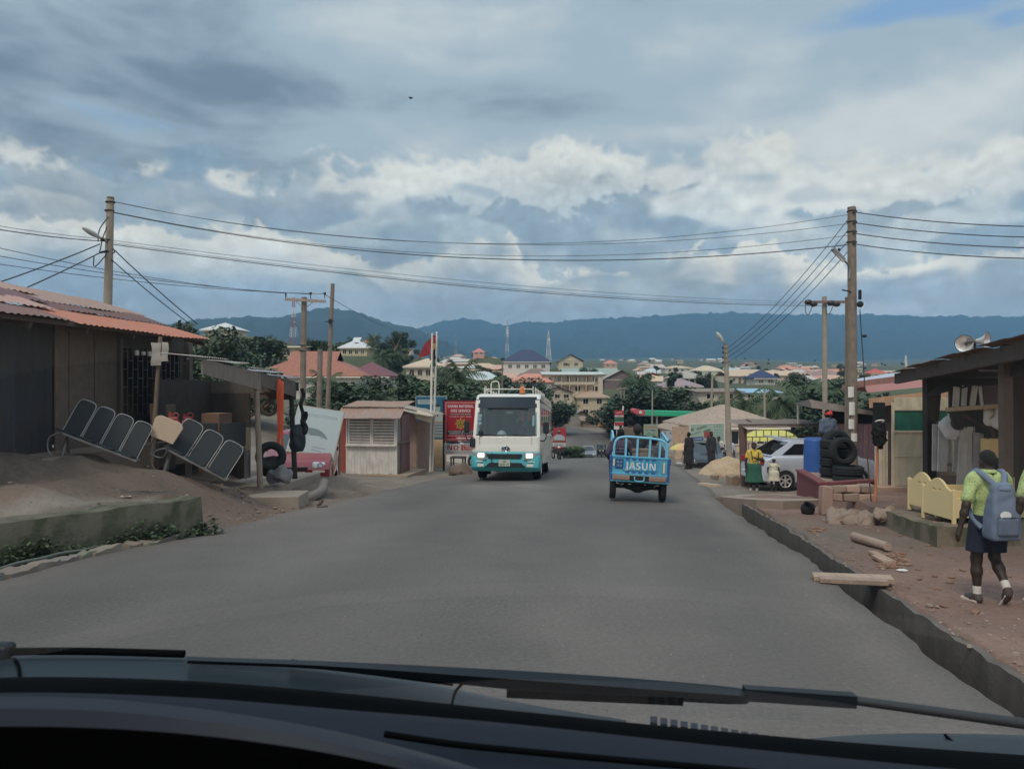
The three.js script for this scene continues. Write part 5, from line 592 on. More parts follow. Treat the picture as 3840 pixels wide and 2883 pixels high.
// profile: lower body outline [z, y] from the front bumper over the bonnet to the tail; cabin: [z, y] beltline front, roof front, roof rear, beltline rear
function makeCar(t, o) {
  const m = gloss(...o.c, 0.7), W = o.w, [zf, zr] = o.axles, r = o.r, s = new THREE.Shape(); const pr = o.profile;
  s.moveTo(...pr[0]); for (let i = 1; i < pr.length; i++) s.lineTo(...pr[i]); const y0 = o.sill;
  s.lineTo(zr - r * 1.16, y0); s.absarc(zr, r, r * 1.16, Math.PI * 1.05, 0, true); s.lineTo(zf - r * 1.16, y0); s.absarc(zf, r, r * 1.16, Math.PI, 0, true); s.lineTo(pr[0][0] - 0.02, y0 + 0.02);
  const g = new THREE.ExtrudeGeometry(s, { depth: W - 0.16, bevelEnabled: true, bevelSize: 0.05, bevelThickness: 0.08, bevelSegments: 3, curveSegments: 14 }); g.translate(0, 0, -(W - 0.16) / 2); g.rotateY(-Math.PI / 2); part(t, 'body', m, toCreasedNormals(g, 0.6), false);
  const c = o.cabin, wb = W / 2 - 0.07, wr = W / 2 - 0.25, yb = c[0][1], yr = c[1][1], half = (y) => mix(wb, wr, cl((y - yb) / (yr - yb)));
  const ring = (sgn) => c.map(([z, y]) => [sgn * half(y), y, z]), v = [...ring(1), ...ring(-1)];
  const roofPad = (k) => [sgnv(1, k), sgnv(-1, k)]; function sgnv(sg, k) { return [sg * half(c[k][1]), c[k][1], c[k][0]]; }
  part(t, 'cabin', m, toCreasedNormals(poly(v, [[0, 1, 2, 3].reverse(), [4, 5, 6, 7], [0, 4, 5, 1].reverse(), [1, 5, 6, 2].reverse(), [2, 6, 7, 3].reverse()]), 0.4));
  part(t, 'roof', m, sph(1, 0, yr - 0.01, (c[1][0] + c[2][0]) / 2, wr * 1.08, 0.075, Math.abs(c[1][0] - c[2][0]) / 2 + 0.16, 20));
  const lerpP = (a, b, u) => [mix(a[0], b[0], u), mix(a[1], b[1], u)];
  const glassQuad = (q, name) => part(t, name, DARKGLASS, poly([...q, ...q.map((p) => p.map((x) => x))], [[0, 1, 2, 3]]));
  for (const sg of [1, -1]) for (const [u0, u1, k] of o.sides ?? [[0.06, 0.46, 0], [0.52, 0.94, 1]]) { const lo = yb + (yr - yb) * 0.22, hi = yr - (yr - yb) * 0.12, z = (u, y) => { const f = (y - yb) / (yr - yb), a = mix(c[0][0], c[1][0], f), b = mix(c[3][0], c[2][0], f); return mix(a, b, u); }; const q = [[u0, lo], [u1, lo], [u1 - (k === 1 ? 0.02 : 0), hi], [u0 + (k === 0 ? 0.03 : 0), hi]].map(([u, y]) => [sg * (half(y) + 0.022), y, z(u, y)]); glassQuad(sg > 0 ? q : q.reverse(), 'side_window'); }
  for (const [a, b, n] of [[0, 1, 'windscreen'], [3, 2, 'rear_window']]) { const q = [[0.08, -0.9], [0.08, 0.9], [0.9, 0.88], [0.9, -0.88]].map(([u, w]) => { const [z, y] = lerpP(c[a], c[b], u), off = a ? -0.008 : 0.008; return [w * half(y), y + 0.004, z + off]; }); glassQuad(a ? q.reverse() : q, n); }
  for (const [x, z] of [[1, zf], [-1, zf], [1, zr], [-1, zr]]) wheelParts(t, x * (W / 2 - 0.12), r, z, r, 0.19, o.rim, o.spokes);
  const F0 = pr[0][0];
  const hl = mat([0.75, 0.77, 0.78], { roughness: 0.12, clearcoat: 1 });
  for (const sg of [1, -1]) { const h = part(t, 'headlight', hl, [rbox(0.34, 0.17, 0.10, 0, 0, 0, 0.06)]); h.position.set(sg * (W / 2 - 0.27), o.lampY, o.lampZ); h.rotation.y = sg * 0.30; h.rotation.x = -0.2; part(h, 'reflector', steel(120, 124, 128), [tf(torus(0.055, 0.02, 16, 6), 0.02, 0, 0.05)]); part(t, 'tail_light', paint(150, 30, 34, { roughness: 0.25 }, 0.7), rbox(0.22, 0.2, 0.06, sg * (W / 2 - 0.17), o.tailY ?? o.lampY + 0.12, (o.tailZ ?? pr[pr.length - 1][0] - 0.06), 0.03)); const mi = part(t, 'mirror', m, rbox(0.17, 0.13, 0.1, sg * (W / 2 + 0.04), yb + 0.08, c[0][0] - 0.28, 0.04)); void mi; part(t, 'door_handle', m, rbox(0.02, 0.03, 0.16, sg * (W / 2 + 0.004), yb - 0.1, 0.1, 0.008)); part(t, 'door_seam', BLACK, [box(0.006, 0.45, 0.008, sg * (W / 2 + 0.001), yb - 0.27, c[0][0] - 0.3), box(0.006, 0.45, 0.008, sg * (W / 2 + 0.001), yb - 0.27, mix(c[0][0], c[3][0], 0.5))]); }
  part(t, 'grille', BLACK, rbox(0.62, 0.1, 0.05, 0, o.lampY - 0.08, F0 + 0.05, 0.02)); part(t, 'lower_grille', BLACK, rbox(W * 0.6, 0.13, 0.05, 0, o.sill + 0.13, F0 + 0.055, 0.03));
  return { front: F0, m };
}
const SEDAN = { profile: [[2.1, 0.42], [2.12, 0.55], [2.0, 0.70], [1.75, 0.78], [1.0, 0.93], [-1.35, 0.96], [-2.05, 0.92], [-2.15, 0.75], [-2.14, 0.35]], cabin: [[0.98, 0.9], [0.25, 1.40], [-0.85, 1.42], [-1.55, 0.94]], axles: [1.3, -1.28], r: 0.30, sill: 0.22, lampY: 0.66, lampZ: 2.075, w: 1.7 };
const HATCH = { profile: [[1.72, 0.40], [1.76, 0.56], [1.66, 0.76], [1.35, 0.88], [0.95, 0.93], [-1.5, 0.97], [-1.70, 0.88], [-1.78, 0.62], [-1.74, 0.34]], cabin: [[1.22, 0.96], [0.36, 1.42], [-0.82, 1.46], [-1.58, 1.02]], axles: [1.16, -1.14], r: 0.30, sill: 0.24, lampY: 0.80, lampZ: 1.66, w: 1.62, sides: [[0.10, 0.50, 0], [0.54, 0.92, 1]] };
// ------------------------------------------------------------------ past the shop: red car, board, kiosk, signs
const RY = -9.4 * Math.PI / 180;   // across the road
{ const t = thing('red_car', 'dark red saloon parked nose out beside the lean-to shop', 'car', (() => { const p = P(1140, 1832, 21.4); p.y = P(0, 1828, 19.6).y - 0.08; return p; })(), 0.16), q = makeCar(t, { ...SEDAN, c: [128, 34, 46] });
  part(t, 'number_plate', printM(print(0.5, 0.11, 500, (x, w, h) => { x.fillStyle = '#d8d8d0'; x.fillRect(0, 0, w, h); x.fillStyle = '#222'; fit(x, 'GC 555-22', w / 2, h / 2, w * 0.86, h * 0.74); })), [box(0.5, 0.11, 0.01, 0, 0.46, 2.185)], true); part(t, 'fog_lamp', plain(200, 200, 196, 0.7), [cyl(0.05, 0.05, 0.03, 0.62, 0.32, 2.17, 14, Math.PI / 2), cyl(0.05, 0.05, 0.03, -0.62, 0.32, 2.17, 14, Math.PI / 2)]); part(t, 'bumper_sticker', plain(212, 204, 196, 0.7), box(0.3, 0.06, 0.01, 0.58, 0.52, 2.18)); }
{ const a = [P(1120, 1520, 20.7), P(1288, 1546, 20.7), P(1246, 1727, 20.1), P(1074, 1692, 20.1)], t = thing('signboard', 'white painted board with a faded car drawing leaning by the red car', 'sign', a[3].clone().add(a[2]).multiplyScalar(0.5)), o = t.position, v = a.map((p) => p.clone().sub(o)), w = v[0].distanceTo(v[1]);
  const M = printM(print(1.15, 1.2, 300, (x, W, H) => { x.fillStyle = '#c2ccce'; x.fillRect(0, 0, W, H); x.fillStyle = 'rgba(120,132,138,.75)'; fit(x, 'AIRCONDITIONER', W * 0.5, H * 0.17, W * 0.8, H * 0.09, ''); x.fillStyle = '#7d8a8e'; x.beginPath(); x.moveTo(W * .18, H * .52); x.quadraticCurveTo(W * .3, H * .42, W * .45, H * .44); x.quadraticCurveTo(W * .62, H * .44, W * .74, H * .55); x.lineTo(W * .8, H * .62); x.lineTo(W * .6, H * .58); x.lineTo(W * .34, H * .60); x.closePath(); x.fill(); x.fillStyle = '#aab4b6'; x.beginPath(); x.arc(W * .36, H * .59, W * .03, 0, 7); x.arc(W * .66, H * .60, W * .03, 0, 7); x.fill(); x.fillStyle = 'rgba(120,132,138,.5)'; for (const [p, q, l] of [[.16, .78, .14], [.5, .8, .3], [.5, .86, .22], [.24, .88, .1]]) x.fillRect(W * p, H * q, W * l, H * .025); x.fillStyle = 'rgba(150,140,120,.25)'; x.fillRect(0, H * .93, W, H * .07); }), 0.72);
  const g = new THREE.BufferGeometry(), ord = [3, 2, 1, 3, 1, 0], uvs = [[0, 1], [1, 1], [1, 0], [0, 0]]; g.setAttribute('position', new THREE.Float32BufferAttribute(ord.flatMap((i) => v[i].toArray()), 3)); g.setAttribute('uv', new THREE.Float32BufferAttribute(ord.flatMap((i) => uvs[i]), 2)); g.computeVertexNormals(); part(t, 'panel', M, g, 'raw');
  part(t, 'frame', wood(150, 146, 138), [0, 1, 2, 3].map((i) => bar(v[i].clone().add(V(0, 0, -0.03)), v[(i + 1) % 4].clone().add(V(0, 0, -0.03)), 0.04, 0.04))); part(t, 'back_board', plain(120, 124, 120), poly(v.map((p) => [p.x, p.y, p.z - 0.02]), [[0, 1, 2, 3]])); part(t, 'prop', wood(110, 100, 90), bar(v[1].clone().add(V(-0.1, -0.2, -0.03)), v[2].clone().add(V(0.05, -0.45, -0.6)), 0.05, 0.05)); }
{ // the white louvred kiosk
  const b = ground(1392, 26.4, 0.03), t = thing('kiosk', 'small kiosk with white louvred shutters over white corrugated sheet', 'kiosk', b, RY - 0.02), W = 1.74, WHT = paint(214, 216, 214, { map: T.stain, roughness: 0.75 }, 0.5);
  part(t, 'plinth', conc(120, 106, 92), box(W + 0.9, 0.25, 2.2, 0.05, -0.12, -0.85));
  const c = part(t, 'front_sheet', WHT, corr(W, 0.98, 0.11, 0.014, 0.015, 2)); c.position.set(0, 0.5, 0.0);
  for (const [i, x] of [[0, -0.41], [1, 0.45]]) { const s = part(t, 'shutter', WHT, [box(0.85, 0.05, 0.05, x, 1.02, 0.01), box(0.85, 0.05, 0.05, x, 1.98, 0.01), box(0.05, 0.92, 0.05, x - 0.40, 1.5, 0.01), box(0.05, 0.92, 0.05, x + 0.40, 1.5, 0.01)]); for (let k = 0; k < 9; k++) part(s, 'louvre', WHT, rbox(0.75, 0.082, 0.016, x, 1.10 + k * 0.10, 0.0, 0.006, 0.5, 0, 0.006 * noise(k, i, 2), 1)); part(s, 'backing', plain(84, 86, 88), box(0.76, 0.92, 0.01, x, 1.5, -0.06)); }
  part(t, 'counter_sill', WHT, rbox(W + 0.06, 0.06, 0.16, 0, 0.99, 0.05, 0.01)); part(t, 'corner_post', WHT, [box(0.07, 2.0, 0.07, W / 2 + 0.02, 1.0, -0.01), box(0.05, 2.0, 0.07, -W / 2 - 0.02, 1.0, -0.01)]);
  for (const [z, c2, k] of [[-0.28, [112, 116, 116], 3], [-0.74, [110, 84, 90], 4], [-1.22, [98, 74, 82], 5]]) for (const [y, h] of [[0.55, 1.06], [1.55, 0.94]]) { const s = part(t, 'side_sheet', sheetm(...c2, 0.8), corr(0.5, h, 0.09, 0.008, 0.02, k + y)); s.position.set(W / 2 + 0.03 + (k === 4 ? 0.012 : 0), y, z); s.rotation.y = Math.PI / 2; }
  part(t, 'side_frame', wood(96, 84, 80), [box(0.05, 0.05, 1.5, W / 2 + 0.06, 1.06, -0.75), box(0.06, 2.0, 0.06, W / 2 + 0.06, 1.0, -0.45)]); part(t, 'back_wall', sheetm(110, 84, 80, 0.8), [box(W, 2, 0.04, 0, 1, -1.5), box(0.04, 2, 1.5, -W / 2, 1, -0.75)]);
  part(t, 'red_panel', sheetm(128, 58, 50, 0.75), [box(0.62, 1.9, 0.04, -W / 2 - 0.36, 1.0, -0.12)]);
  const a = part(t, 'awning_sheet', sheetm(138, 124, 118, 0.85), corr(W + 0.55, 0.62, 0.085, 0.012, 0.03, 6)); a.position.set(0.06, 2.12, 0.24); a.rotation.x = -0.95;
  const a2 = part(t, 'roof_sheet', sheetm(146, 126, 116, 0.9), corr(W + 0.5, 1.4, 0.085, 0.012, 0.03, 8)); a2.position.set(0.06, 2.40, -0.62); a2.rotation.x = -Math.PI / 2 + 0.12; }
{ const t = thing('shed', 'shed with a shallow grey sheet gable roof behind the white kiosk', 'shed', ground(1420, 30, 0.02), RY), sh = sheetm(152, 150, 142, 0.9); for (const [s, L, y] of [[-1, 1.75, 2.42], [1, 2.4, 2.36]]) for (let i = 0; i < 3; i++) { const o = part(t, 'roof_sheet', sh, corr(L, 0.98, 0.085, 0.011, 0.02, i + 4 + s)); o.position.set(s * L * 0.48 - 0.05, y + 0.03 * (i % 2 ? 1 : 0), 0.3 - i * 0.92); o.rotation.set(-Math.PI / 2, 0, 0); o.rotation.order = 'ZXY'; o.rotation.z = -s * 0.20; }
  part(t, 'wall', wood(116, 100, 92), [box(3.2, 2.2, 0.06, -0.1, 1.0, -0.1), poly([[-1.7, 2.1, -0.05], [1.6, 2.1, -0.05], [-0.1, 2.6, -0.05]], [[0, 1, 2]]), box(0.05, 2, 2.4, 1.5, 0.9, -1.3)]); part(t, 'gable_board', plain(186, 182, 172), [bar(V(1.62, 2.20, 0.35), V(2.25, 2.02, 0.35), 0.05, 0.32)]); }
// poster wall, flagpoles
{ const t = thing('poster_wall', 'upright sign wall with a blue poster over a cream painted base', 'sign', ground(1617, 33.2, 0), RY + 0.06); part(t, 'base_wall', plaster(214, 188, 148, 0.62), box(1.28, 1.22, 0.22, 0, 0.58, 0)); part(t, 'frame', plain(90, 110, 118), [box(1.34, 0.05, 0.12, 0, 3.05, 0), box(0.05, 1.9, 0.12, -0.66, 2.12, 0), box(0.05, 1.9, 0.12, 0.66, 2.12, 0)]);
  part(t, 'poster', printM(print(1.27, 1.8, 280, (x, W, H) => { x.fillStyle = '#2c6f92'; x.fillRect(0, 0, W, H); x.fillStyle = '#c4d2d2'; x.fillRect(W * .05, H * .06, W * .64, H * .11); x.fillStyle = '#7d8f96'; x.fillRect(W * .1, H * .085, W * .5, H * .015); x.fillRect(W * .14, H * .125, W * .44, H * .015); x.fillStyle = '#b8d0d4'; x.beginPath(); x.arc(W * .28, H * .40, W * .2, 0, 7); x.fill(); x.fillStyle = '#93a99a'; x.beginPath(); x.arc(W * .28, H * .42, W * .15, 0, 7); x.fill(); x.fillStyle = '#b9c8b8'; x.beginPath(); x.ellipse(W * .74, H * .27, W * .09, H * .09, 0, 0, 7); x.fill(); x.fillStyle = '#3a4a50'; x.beginPath(); x.ellipse(W * .74, H * .2, W * .09, H * .035, 0, 0, 7); x.fill(); x.fillStyle = '#cfd4d0'; x.beginPath(); x.moveTo(W * .62, H * .58); x.lineTo(W * .7, H * .38); x.lineTo(W * .98, H * .36); x.lineTo(W, H * .58); x.fill(); x.fillStyle = '#2a2f30'; x.fillRect(W * .71, H * .36, W * .05, H * .1); x.fillStyle = '#c9a878'; x.fillRect(W * .06, H * .58, W * .92, H * .03); for (let i = 0; i < 10; i++) { x.fillStyle = i % 2 ? '#9a9c98' : '#d2d2cc'; x.fillRect(W * .03, H * (.62 + i * .036), W * .44, H * .026); x.fillRect(W * .62, H * (.62 + i * .036), W * .34, H * .026); } }), 0.72), box(1.27, 1.8, 0.05, 0, 2.12, 0.09), true); }
for (const [x0, x1, y1, l, dz] of [[1612, 1620, 1256, 'white flagpole with the red flag', 0], [1621, 1637, 1250, 'white flagpole with the red, gold and green flag', 0.3]]) { const b = ground(x0, 30.2 + dz, -0.1), t = thing('flagpole', l, 'flagpole', b), top = P(x1, y1, 30.2 + dz).sub(b); part(t, 'pole', plain(206, 208, 204, 0.6), rod(V(0, 0, 0), top, 0.04, 0.03, 10)); part(t, 'finial', plain(206, 208, 204, 0.6), sph(0.045, top.x, top.y + 0.02, top.z)); part(t, 'halyard', plain(170, 170, 164), rod(V(0.06, 0.9, 0.02), top.clone().add(V(0.05, -0.1, 0.02)), 0.005, 0.005, 4));
  const flag = (pts, c) => { const g = new THREE.PlaneGeometry(1, 1, 14, 14), p = g.attributes.position; for (let i = 0; i < p.count; i++) { const u = p.getX(i) + 0.5, v = p.getY(i) + 0.5, A = lerp3(pts[3], pts[2], u), B = lerp3(pts[0], pts[1], u), q = lerp3(A, B, v); p.setXYZ(i, q[0], q[1], q[2] + 0.06 * Math.sin(u * 8 + v * 5)); } g.computeVertexNormals(); return g; }, q = (px, py, dz2 = 0) => P(px, py, 30.2 + dz + dz2).sub(b).toArray();
  if (!dz) part(t, 'flag', cloth(124, 44, 52, 0.62), flag([q(1590, 1290), q(1617, 1266), q(1614, 1330), q(1568, 1342)], 0)); else { for (const [a, bb, c, n] of [[1255, 1285, [128, 40, 46], 'red_stripe'], [1285, 1308, [206, 170, 84], 'gold_stripe'], [1308, 1345, [40, 34, 36], 'dark_stripe'], [1345, 1372, [44, 78, 70], 'green_stripe']]) part(t, n, cloth(...c, 0.62), flag([q(1622 - (a > 1300 ? 4 : 0), a + 4), q(1637, a), q(1634, bb), q(1619 - (bb > 1310 ? 8 : 0), bb + 6)])); } }
{ // red fire service sign
  const b = ground(1728, 31.2, 0), t = thing('service_sign', 'big red fire service sign with a gold star emblem in a black frame', 'sign', b, RY + 0.08), W = 1.36;
  part(t, 'frame', BLACK, [box(0.07, 2.9, 0.07, -W / 2 - 0.02, 1.42, 0), box(0.07, 2.9, 0.07, W / 2 + 0.02, 1.42, 0), box(W + 0.1, 0.06, 0.07, 0, 2.86, 0), box(W, 0.04, 0.06, 0, 1.16, 0)]);
  part(t, 'panel', printM(print(W, 1.62, 420, (x, w, h) => { x.fillStyle = '#b3202e'; x.fillRect(0, 0, w, h); x.strokeStyle = '#e6c9c9'; x.lineWidth = w * .015; x.strokeRect(w * .05, h * .04, w * .9, h * .92); x.fillStyle = '#f2e8e8'; fit(x, 'GHANA NATIONAL', w / 2, h * .13, w * .8, h * .1); fit(x, 'FIRE SERVICE', w / 2, h * .245, w * .62, h * .1); x.fillStyle = '#3a1418'; x.fillRect(w * .16, h * .31, w * .68, h * .04); x.fillStyle = '#efe4e4'; fit(x, 'FANTI MUNICIPAL FIRE COMMAND', w / 2, h * .33, w * .64, h * .035); x.fillStyle = '#f0d8d8'; fit(x, 'P.O. BOX 271, FANTI - GHANA', w / 2, h * .39, w * .66, h * .036);
    x.fillStyle = '#c8a24e'; x.save(); x.translate(w / 2, h * .57); for (let i = 0; i < 8; i++) { x.rotate(Math.PI / 4); x.beginPath(); x.moveTo(0, -h * .16); x.lineTo(h * .034, -h * .10); x.lineTo(-h * .034, -h * .10); x.fill(); } x.beginPath(); x.arc(0, 0, h * .1, 0, 7); x.fill(); x.fillStyle = '#7c2a1c'; x.beginPath(); x.arc(0, 0, h * .08, 0, 7); x.fill(); x.fillStyle = '#d6b24a'; x.beginPath(); x.arc(0, 0, h * .06, 0, 7); x.fill(); x.fillStyle = '#3a2a14'; x.beginPath(); x.moveTo(0, -h * .045); x.lineTo(h * .035, h * .01); x.lineTo(-h * .035, h * .01); x.fill(); x.fillRect(-h * .045, h * .016, h * .09, h * .014); x.restore();
    x.fillStyle = '#1f2130'; x.fillRect(w * .08, h * .74, w * .84, h * .10); x.fillStyle = '#efe9e9'; fit(x, 'DUTY OFFICER: 0242 180 181', w / 2, h * .765, w * .78, h * .04); fit(x, 'EMERGENCY NO. 192 / 112', w / 2, h * .812, w * .7, h * .04); fit(x, 'OFFICE OF THE DISTRICT COMMANDER', w / 2, h * .87, w * .8, h * .034); x.beginPath(); x.moveTo(w * .34, h * .925); x.lineTo(w * .48, h * .895); x.lineTo(w * .48, h * .91); x.lineTo(w * .8, h * .91); x.lineTo(w * .8, h * .94); x.lineTo(w * .48, h * .94); x.lineTo(w * .48, h * .955); x.fill(); }), 0.78), box(W - 0.02, 1.62, 0.05, 0, 2.02, 0.03), true);
  part(t, 'notice', printM(print(W, 0.42, 420, (x, w, h) => { x.fillStyle = '#d6d4d2'; x.fillRect(0, 0, w, h); x.fillStyle = '#b3202e'; fit(x, 'NO', w * .26, h * .38, w * .38, h * .62); x.fillRect(w * .52, h * .08, w * .48, h * .56); x.fillStyle = '#f2e6e6'; fit(x, 'PARKING', w * .76, h * .2, w * .4, h * .17); fit(x, '& TURNING', w * .76, h * .37, w * .4, h * .16); fit(x, 'ALLOWED', w * .76, h * .54, w * .4, h * .16); x.fillStyle = '#444'; fit(x, 'OFFENDERS WILL BE PROSECUTED', w * .5, h * .76, w * .9, h * .11); x.fillStyle = '#a83844'; fit(x, 'BY ORDER OF THE MANAGEMENT', w * .5, h * .9, w * .84, h * .1); }), 0.78), box(W - 0.02, 0.42, 0.04, 0, 0.88, 0.03), true); }
{ const b = ground(1718, 29.6, 0), t = thing('wooden_table', 'small dark wooden table under the fire service sign', 'table', b, RY), d = wood(62, 56, 54, 0.7); part(t, 'tabletop', d, rbox(0.55, 0.05, 0.5, 0, 0.62, 0, 0.01)); for (const x of [-0.23, 0.23]) for (const z of [-0.2, 0.2]) part(t, 'leg', d, box(0.05, 0.62, 0.05, x, 0.3, z)); part(t, 'shelf', d, box(0.5, 0.03, 0.44, 0, 0.22, 0)); solo('earth_mound', 'dark brown covered mound on the forecourt beside the bus', 'mound', conc(84, 72, 66), [rock(0.42, 5, 0.62, 3).translate(...ground(1728, 27.6, 0.08).toArray())]); }
{ const t = thing('parked_car', 'pale silver car parked behind the fire service sign', 'car', ground(1716, 37, 0.02), RY + 1.3); makeCar(t, { ...SEDAN, c: [176, 180, 180] }); }
// ------------------------------------------------------------------ poles, lamps and wires
const POLEW = paint(118, 110, 100, { map: T.wood, roughness: 0.95, bump: T.wood, bumpScale: 0.02 }, 0.62), POLEC = paint(142, 136, 124, { map: T.concrete, roughness: 0.95 }, 0.62), INSUL = mat([0.03, 0.022, 0.02], { roughness: 0.3 }), WIRE = mat([0.03, 0.034, 0.04], { roughness: 0.6 });
function pole(label, px0, py0, px1, py1, D, r0, r1, m = POLEW, foot) { const top = P(px1, py1, D), b = foot ? P(px0, py0, D) : ground(px0, D, -0.3), t = thing('utility_pole', label, 'utility pole', b), v = top.sub(b); part(t, 'shaft', m, wob(rod(V(0, 0, 0), v, r0, r1, 14), 0.012, 3, px0)); part(t, 'cap', paint(90, 82, 76, {}, 0.6), cyl(r1 * 0.98, r1 * 1.02, 0.05, v.x, v.y, v.z, 12)); t.userData.top = v; return t; }
const rel = (t, px, py, D) => P(px, py, D).sub(t.position);
const ring = (t, py, D, px, r) => { const c = rel(t, px, py, D); part(t, 'band', BLACK, tf(torus(r, 0.018, 16, 6), c.x, c.y, c.z, Math.PI / 2)); };
const lampHead = (t, a, b, name = 'lamp') => { const arm = part(t, 'lamp_arm', steel(130, 136, 140), [tube([a, a.clone().lerp(b, 0.4).add(V(0, 0.04, 0)), b], 0.025, 6)]); const d = b.clone().sub(a).normalize(), e = b.clone().addScaledVector(d, 0.55); const h = part(t, 'lamp_head', plain(176, 186, 190, 0.7), [ori(sph(1, 0, 0, 0, 0.085, 0.30, 0.06, 14), b, e)]); part(h, 'lens', plain(120, 130, 134), [ori(sph(1, 0, 0, 0, 0.06, 0.2, 0.045, 12), b.clone().add(V(0, -0.03, 0)), e.clone().add(V(0, -0.03, 0)))]); void arm; };
const poleL = pole('tall weathered pole behind the rusty roofed shop with a lamp', 385, 1200, 413, 742, 22, 0.15, 0.10, POLEC);
ring(poleL, 758, 22, 412, 0.12); ring(poleL, 790, 22, 409, 0.12); ring(poleL, 900, 22, 403, 0.125); ring(poleL, 945, 22, 400, 0.13);
lampHead(poleL, rel(poleL, 398, 905, 21.8), rel(poleL, 372, 890, 21.6)); part(poleL, 'bracket', BLACK, [bar(rel(poleL, 402, 905, 21.9), rel(poleL, 376, 898, 21.7), 0.04, 0.05), bar(rel(poleL, 400, 940, 21.9), rel(poleL, 372, 948, 21.7), 0.04, 0.05)]);
for (const [a, b, c] of [[[405, 812], [372, 860], [366, 905]], [[400, 850], [385, 890], [372, 945]], [[398, 955], [352, 1000], [350, 962]], [[423, 932], [428, 945], [420, 950]]]) part(poleL, 'drop_loop', WIRE, tube([rel(poleL, ...a, 21.8), rel(poleL, ...b, 21.7), rel(poleL, ...c, 21.8)], 0.016, 5, 16));
const poleR = pole('tall wooden pole plastered with papers behind the tyre stack', 3199, 1720, 3195, 780, 20.4, 0.135, 0.108, POLEW);
for (const y of [792, 832, 870, 909]) { ring(poleR, y, 20.4, 3196, 0.115); const c = rel(poleR, 3204, y, 20.28); part(poleR, 'insulator', INSUL, cyl(0.03, 0.045, 0.1, c.x, c.y, c.z, 10)); }
{ const a = rel(poleR, 3187, 1000, 20.3), b = rel(poleR, 3165, 975, 20.2); part(poleR, 'lamp_arm', steel(110, 118, 124), tube([rel(poleR, 3187, 1045, 20.3), a, b], 0.028, 6)); const h = part(poleR, 'lamp_head', steel(110, 120, 128), bar(b, rel(poleR, 3124, 932, 20.1), 0.12, 0.07)); part(h, 'tube_lamp', plain(190, 200, 206), rod(b.clone().add(V(-0.02, -0.05, 0.03)), rel(poleR, 3128, 938, 20.1), 0.03, 0.03, 8)); part(h, 'photocell', BLACK, cyl(0.03, 0.04, 0.07, b.x - 0.12, b.y + 0.27, b.z, 8)); }
{ const c = rel(poleR, 3226, 1105, 20.2); part(poleR, 'fuse_box', BLACK, [rbox(0.07, 0.26, 0.08, c.x, c.y, c.z, 0.02), sph(0.085, c.x + 0.005, c.y - 0.25, c.z, 1, 1, 1, 12), bar(rel(poleR, 3160, 1087, 20.2), rel(poleR, 3192, 1094, 20.3), 0.03, 0.03)]); }
for (const [y, h, w, x] of [[1470, 0.28, 0.13, 3188], [1532, 0.34, 0.15, 3192], [1590, 0.26, 0.14, 3190], [1640, 0.22, 0.14, 3200]]) { const c = rel(poleR, x, y, 20.26); part(poleR, 'paper', plain(196, 200, 198, 0.7), tf(new THREE.CylinderGeometry(0.138, 0.14, h, 10, 1, true, -0.6, 1.15), c.x + 0.04, c.y, c.z - 0.13)); }
{ const t = pole('short pole stub strapped to the tall papered pole', 3182, 1500, 3182, 1118, 20.75, 0.1, 0.085, POLEW); void t; }
const poleT = pole('crossarm pole in front of the orange roof', 1130, 1530, 1140, 1117, 29, 0.125, 0.10, POLEW);
part(poleT, 'crossarm', wood(124, 118, 112), bar(rel(poleT, 1068, 1122, 28.85), rel(poleT, 1220, 1130, 28.85), 0.1, 0.1)); for (const [x, y] of [[1071, 1110], [1164, 1112], [1217, 1112]]) { const c = rel(poleT, x, y, 28.85); part(poleT, 'insulator', INSUL, [cyl(0.018, 0.018, 0.16, c.x, c.y, c.z, 8), x > 1100 ? sph(0.055, c.x, c.y + 0.12, c.z) : cyl(0.03, 0.03, 0.12, c.x, c.y + 0.05, c.z, 8)]); }
for (const [a, b] of [[[1105, 1126], [1132, 1150]], [[1178, 1128], [1148, 1152]]]) part(poleT, 'brace', steel(120, 120, 118), bar(rel(poleT, ...a, 28.82), rel(poleT, ...b, 28.86), 0.03, 0.03)); ring(poleT, 1295, 29, 1134, 0.125); ring(poleT, 1315, 29, 1133, 0.125);
const poleN = pole('slender leaning pole just right of the crossarm pole', 1218, 1540, 1247, 1066, 35, 0.12, 0.09, POLEW); { const c = rel(poleN, 1238, 1205, 34.8); part(poleN, 'bracket', BLACK, [box(0.14, 0.2, 0.12, c.x, c.y, c.z), bar(rel(poleN, 1218, 1206, 34.8), rel(poleN, 1253, 1204, 34.8), 0.03, 0.03)]); ring(poleN, 1300, 35, 1231, 0.12); }
pole('thick stub pole between the crossarm pole and the slender pole', 1190, 1540, 1200, 1312, 33, 0.12, 0.11, POLEW);
const poleS = pole('streetlight pole with stacked insulators behind the painted billboard', 2738, 1600, 2722, 1292, 33, 0.14, 0.085, POLEC); lampHead(poleS, rel(poleS, 2722, 1294, 33), rel(poleS, 2712, 1280, 32.9)); for (const y of [1304, 1321, 1341, 1358]) { const c = rel(poleS, 2712, y, 32.9); part(poleS, 'insulator', INSUL, [cyl(0.03, 0.05, 0.1, c.x, c.y, c.z, 8), bar(c, rel(poleS, 2728, y + 2, 32.9), 0.02, 0.02)]); }
const poleX = pole('far crossarm pole with round insulators beside the tall papered pole', 3096, 1490, 3093, 1115, 37, 0.13, 0.11, POLEC); part(poleX, 'crossarm', wood(100, 84, 84), bar(rel(poleX, 3050, 1132, 36.8), rel(poleX, 3190, 1132, 36.8), 0.1, 0.12));
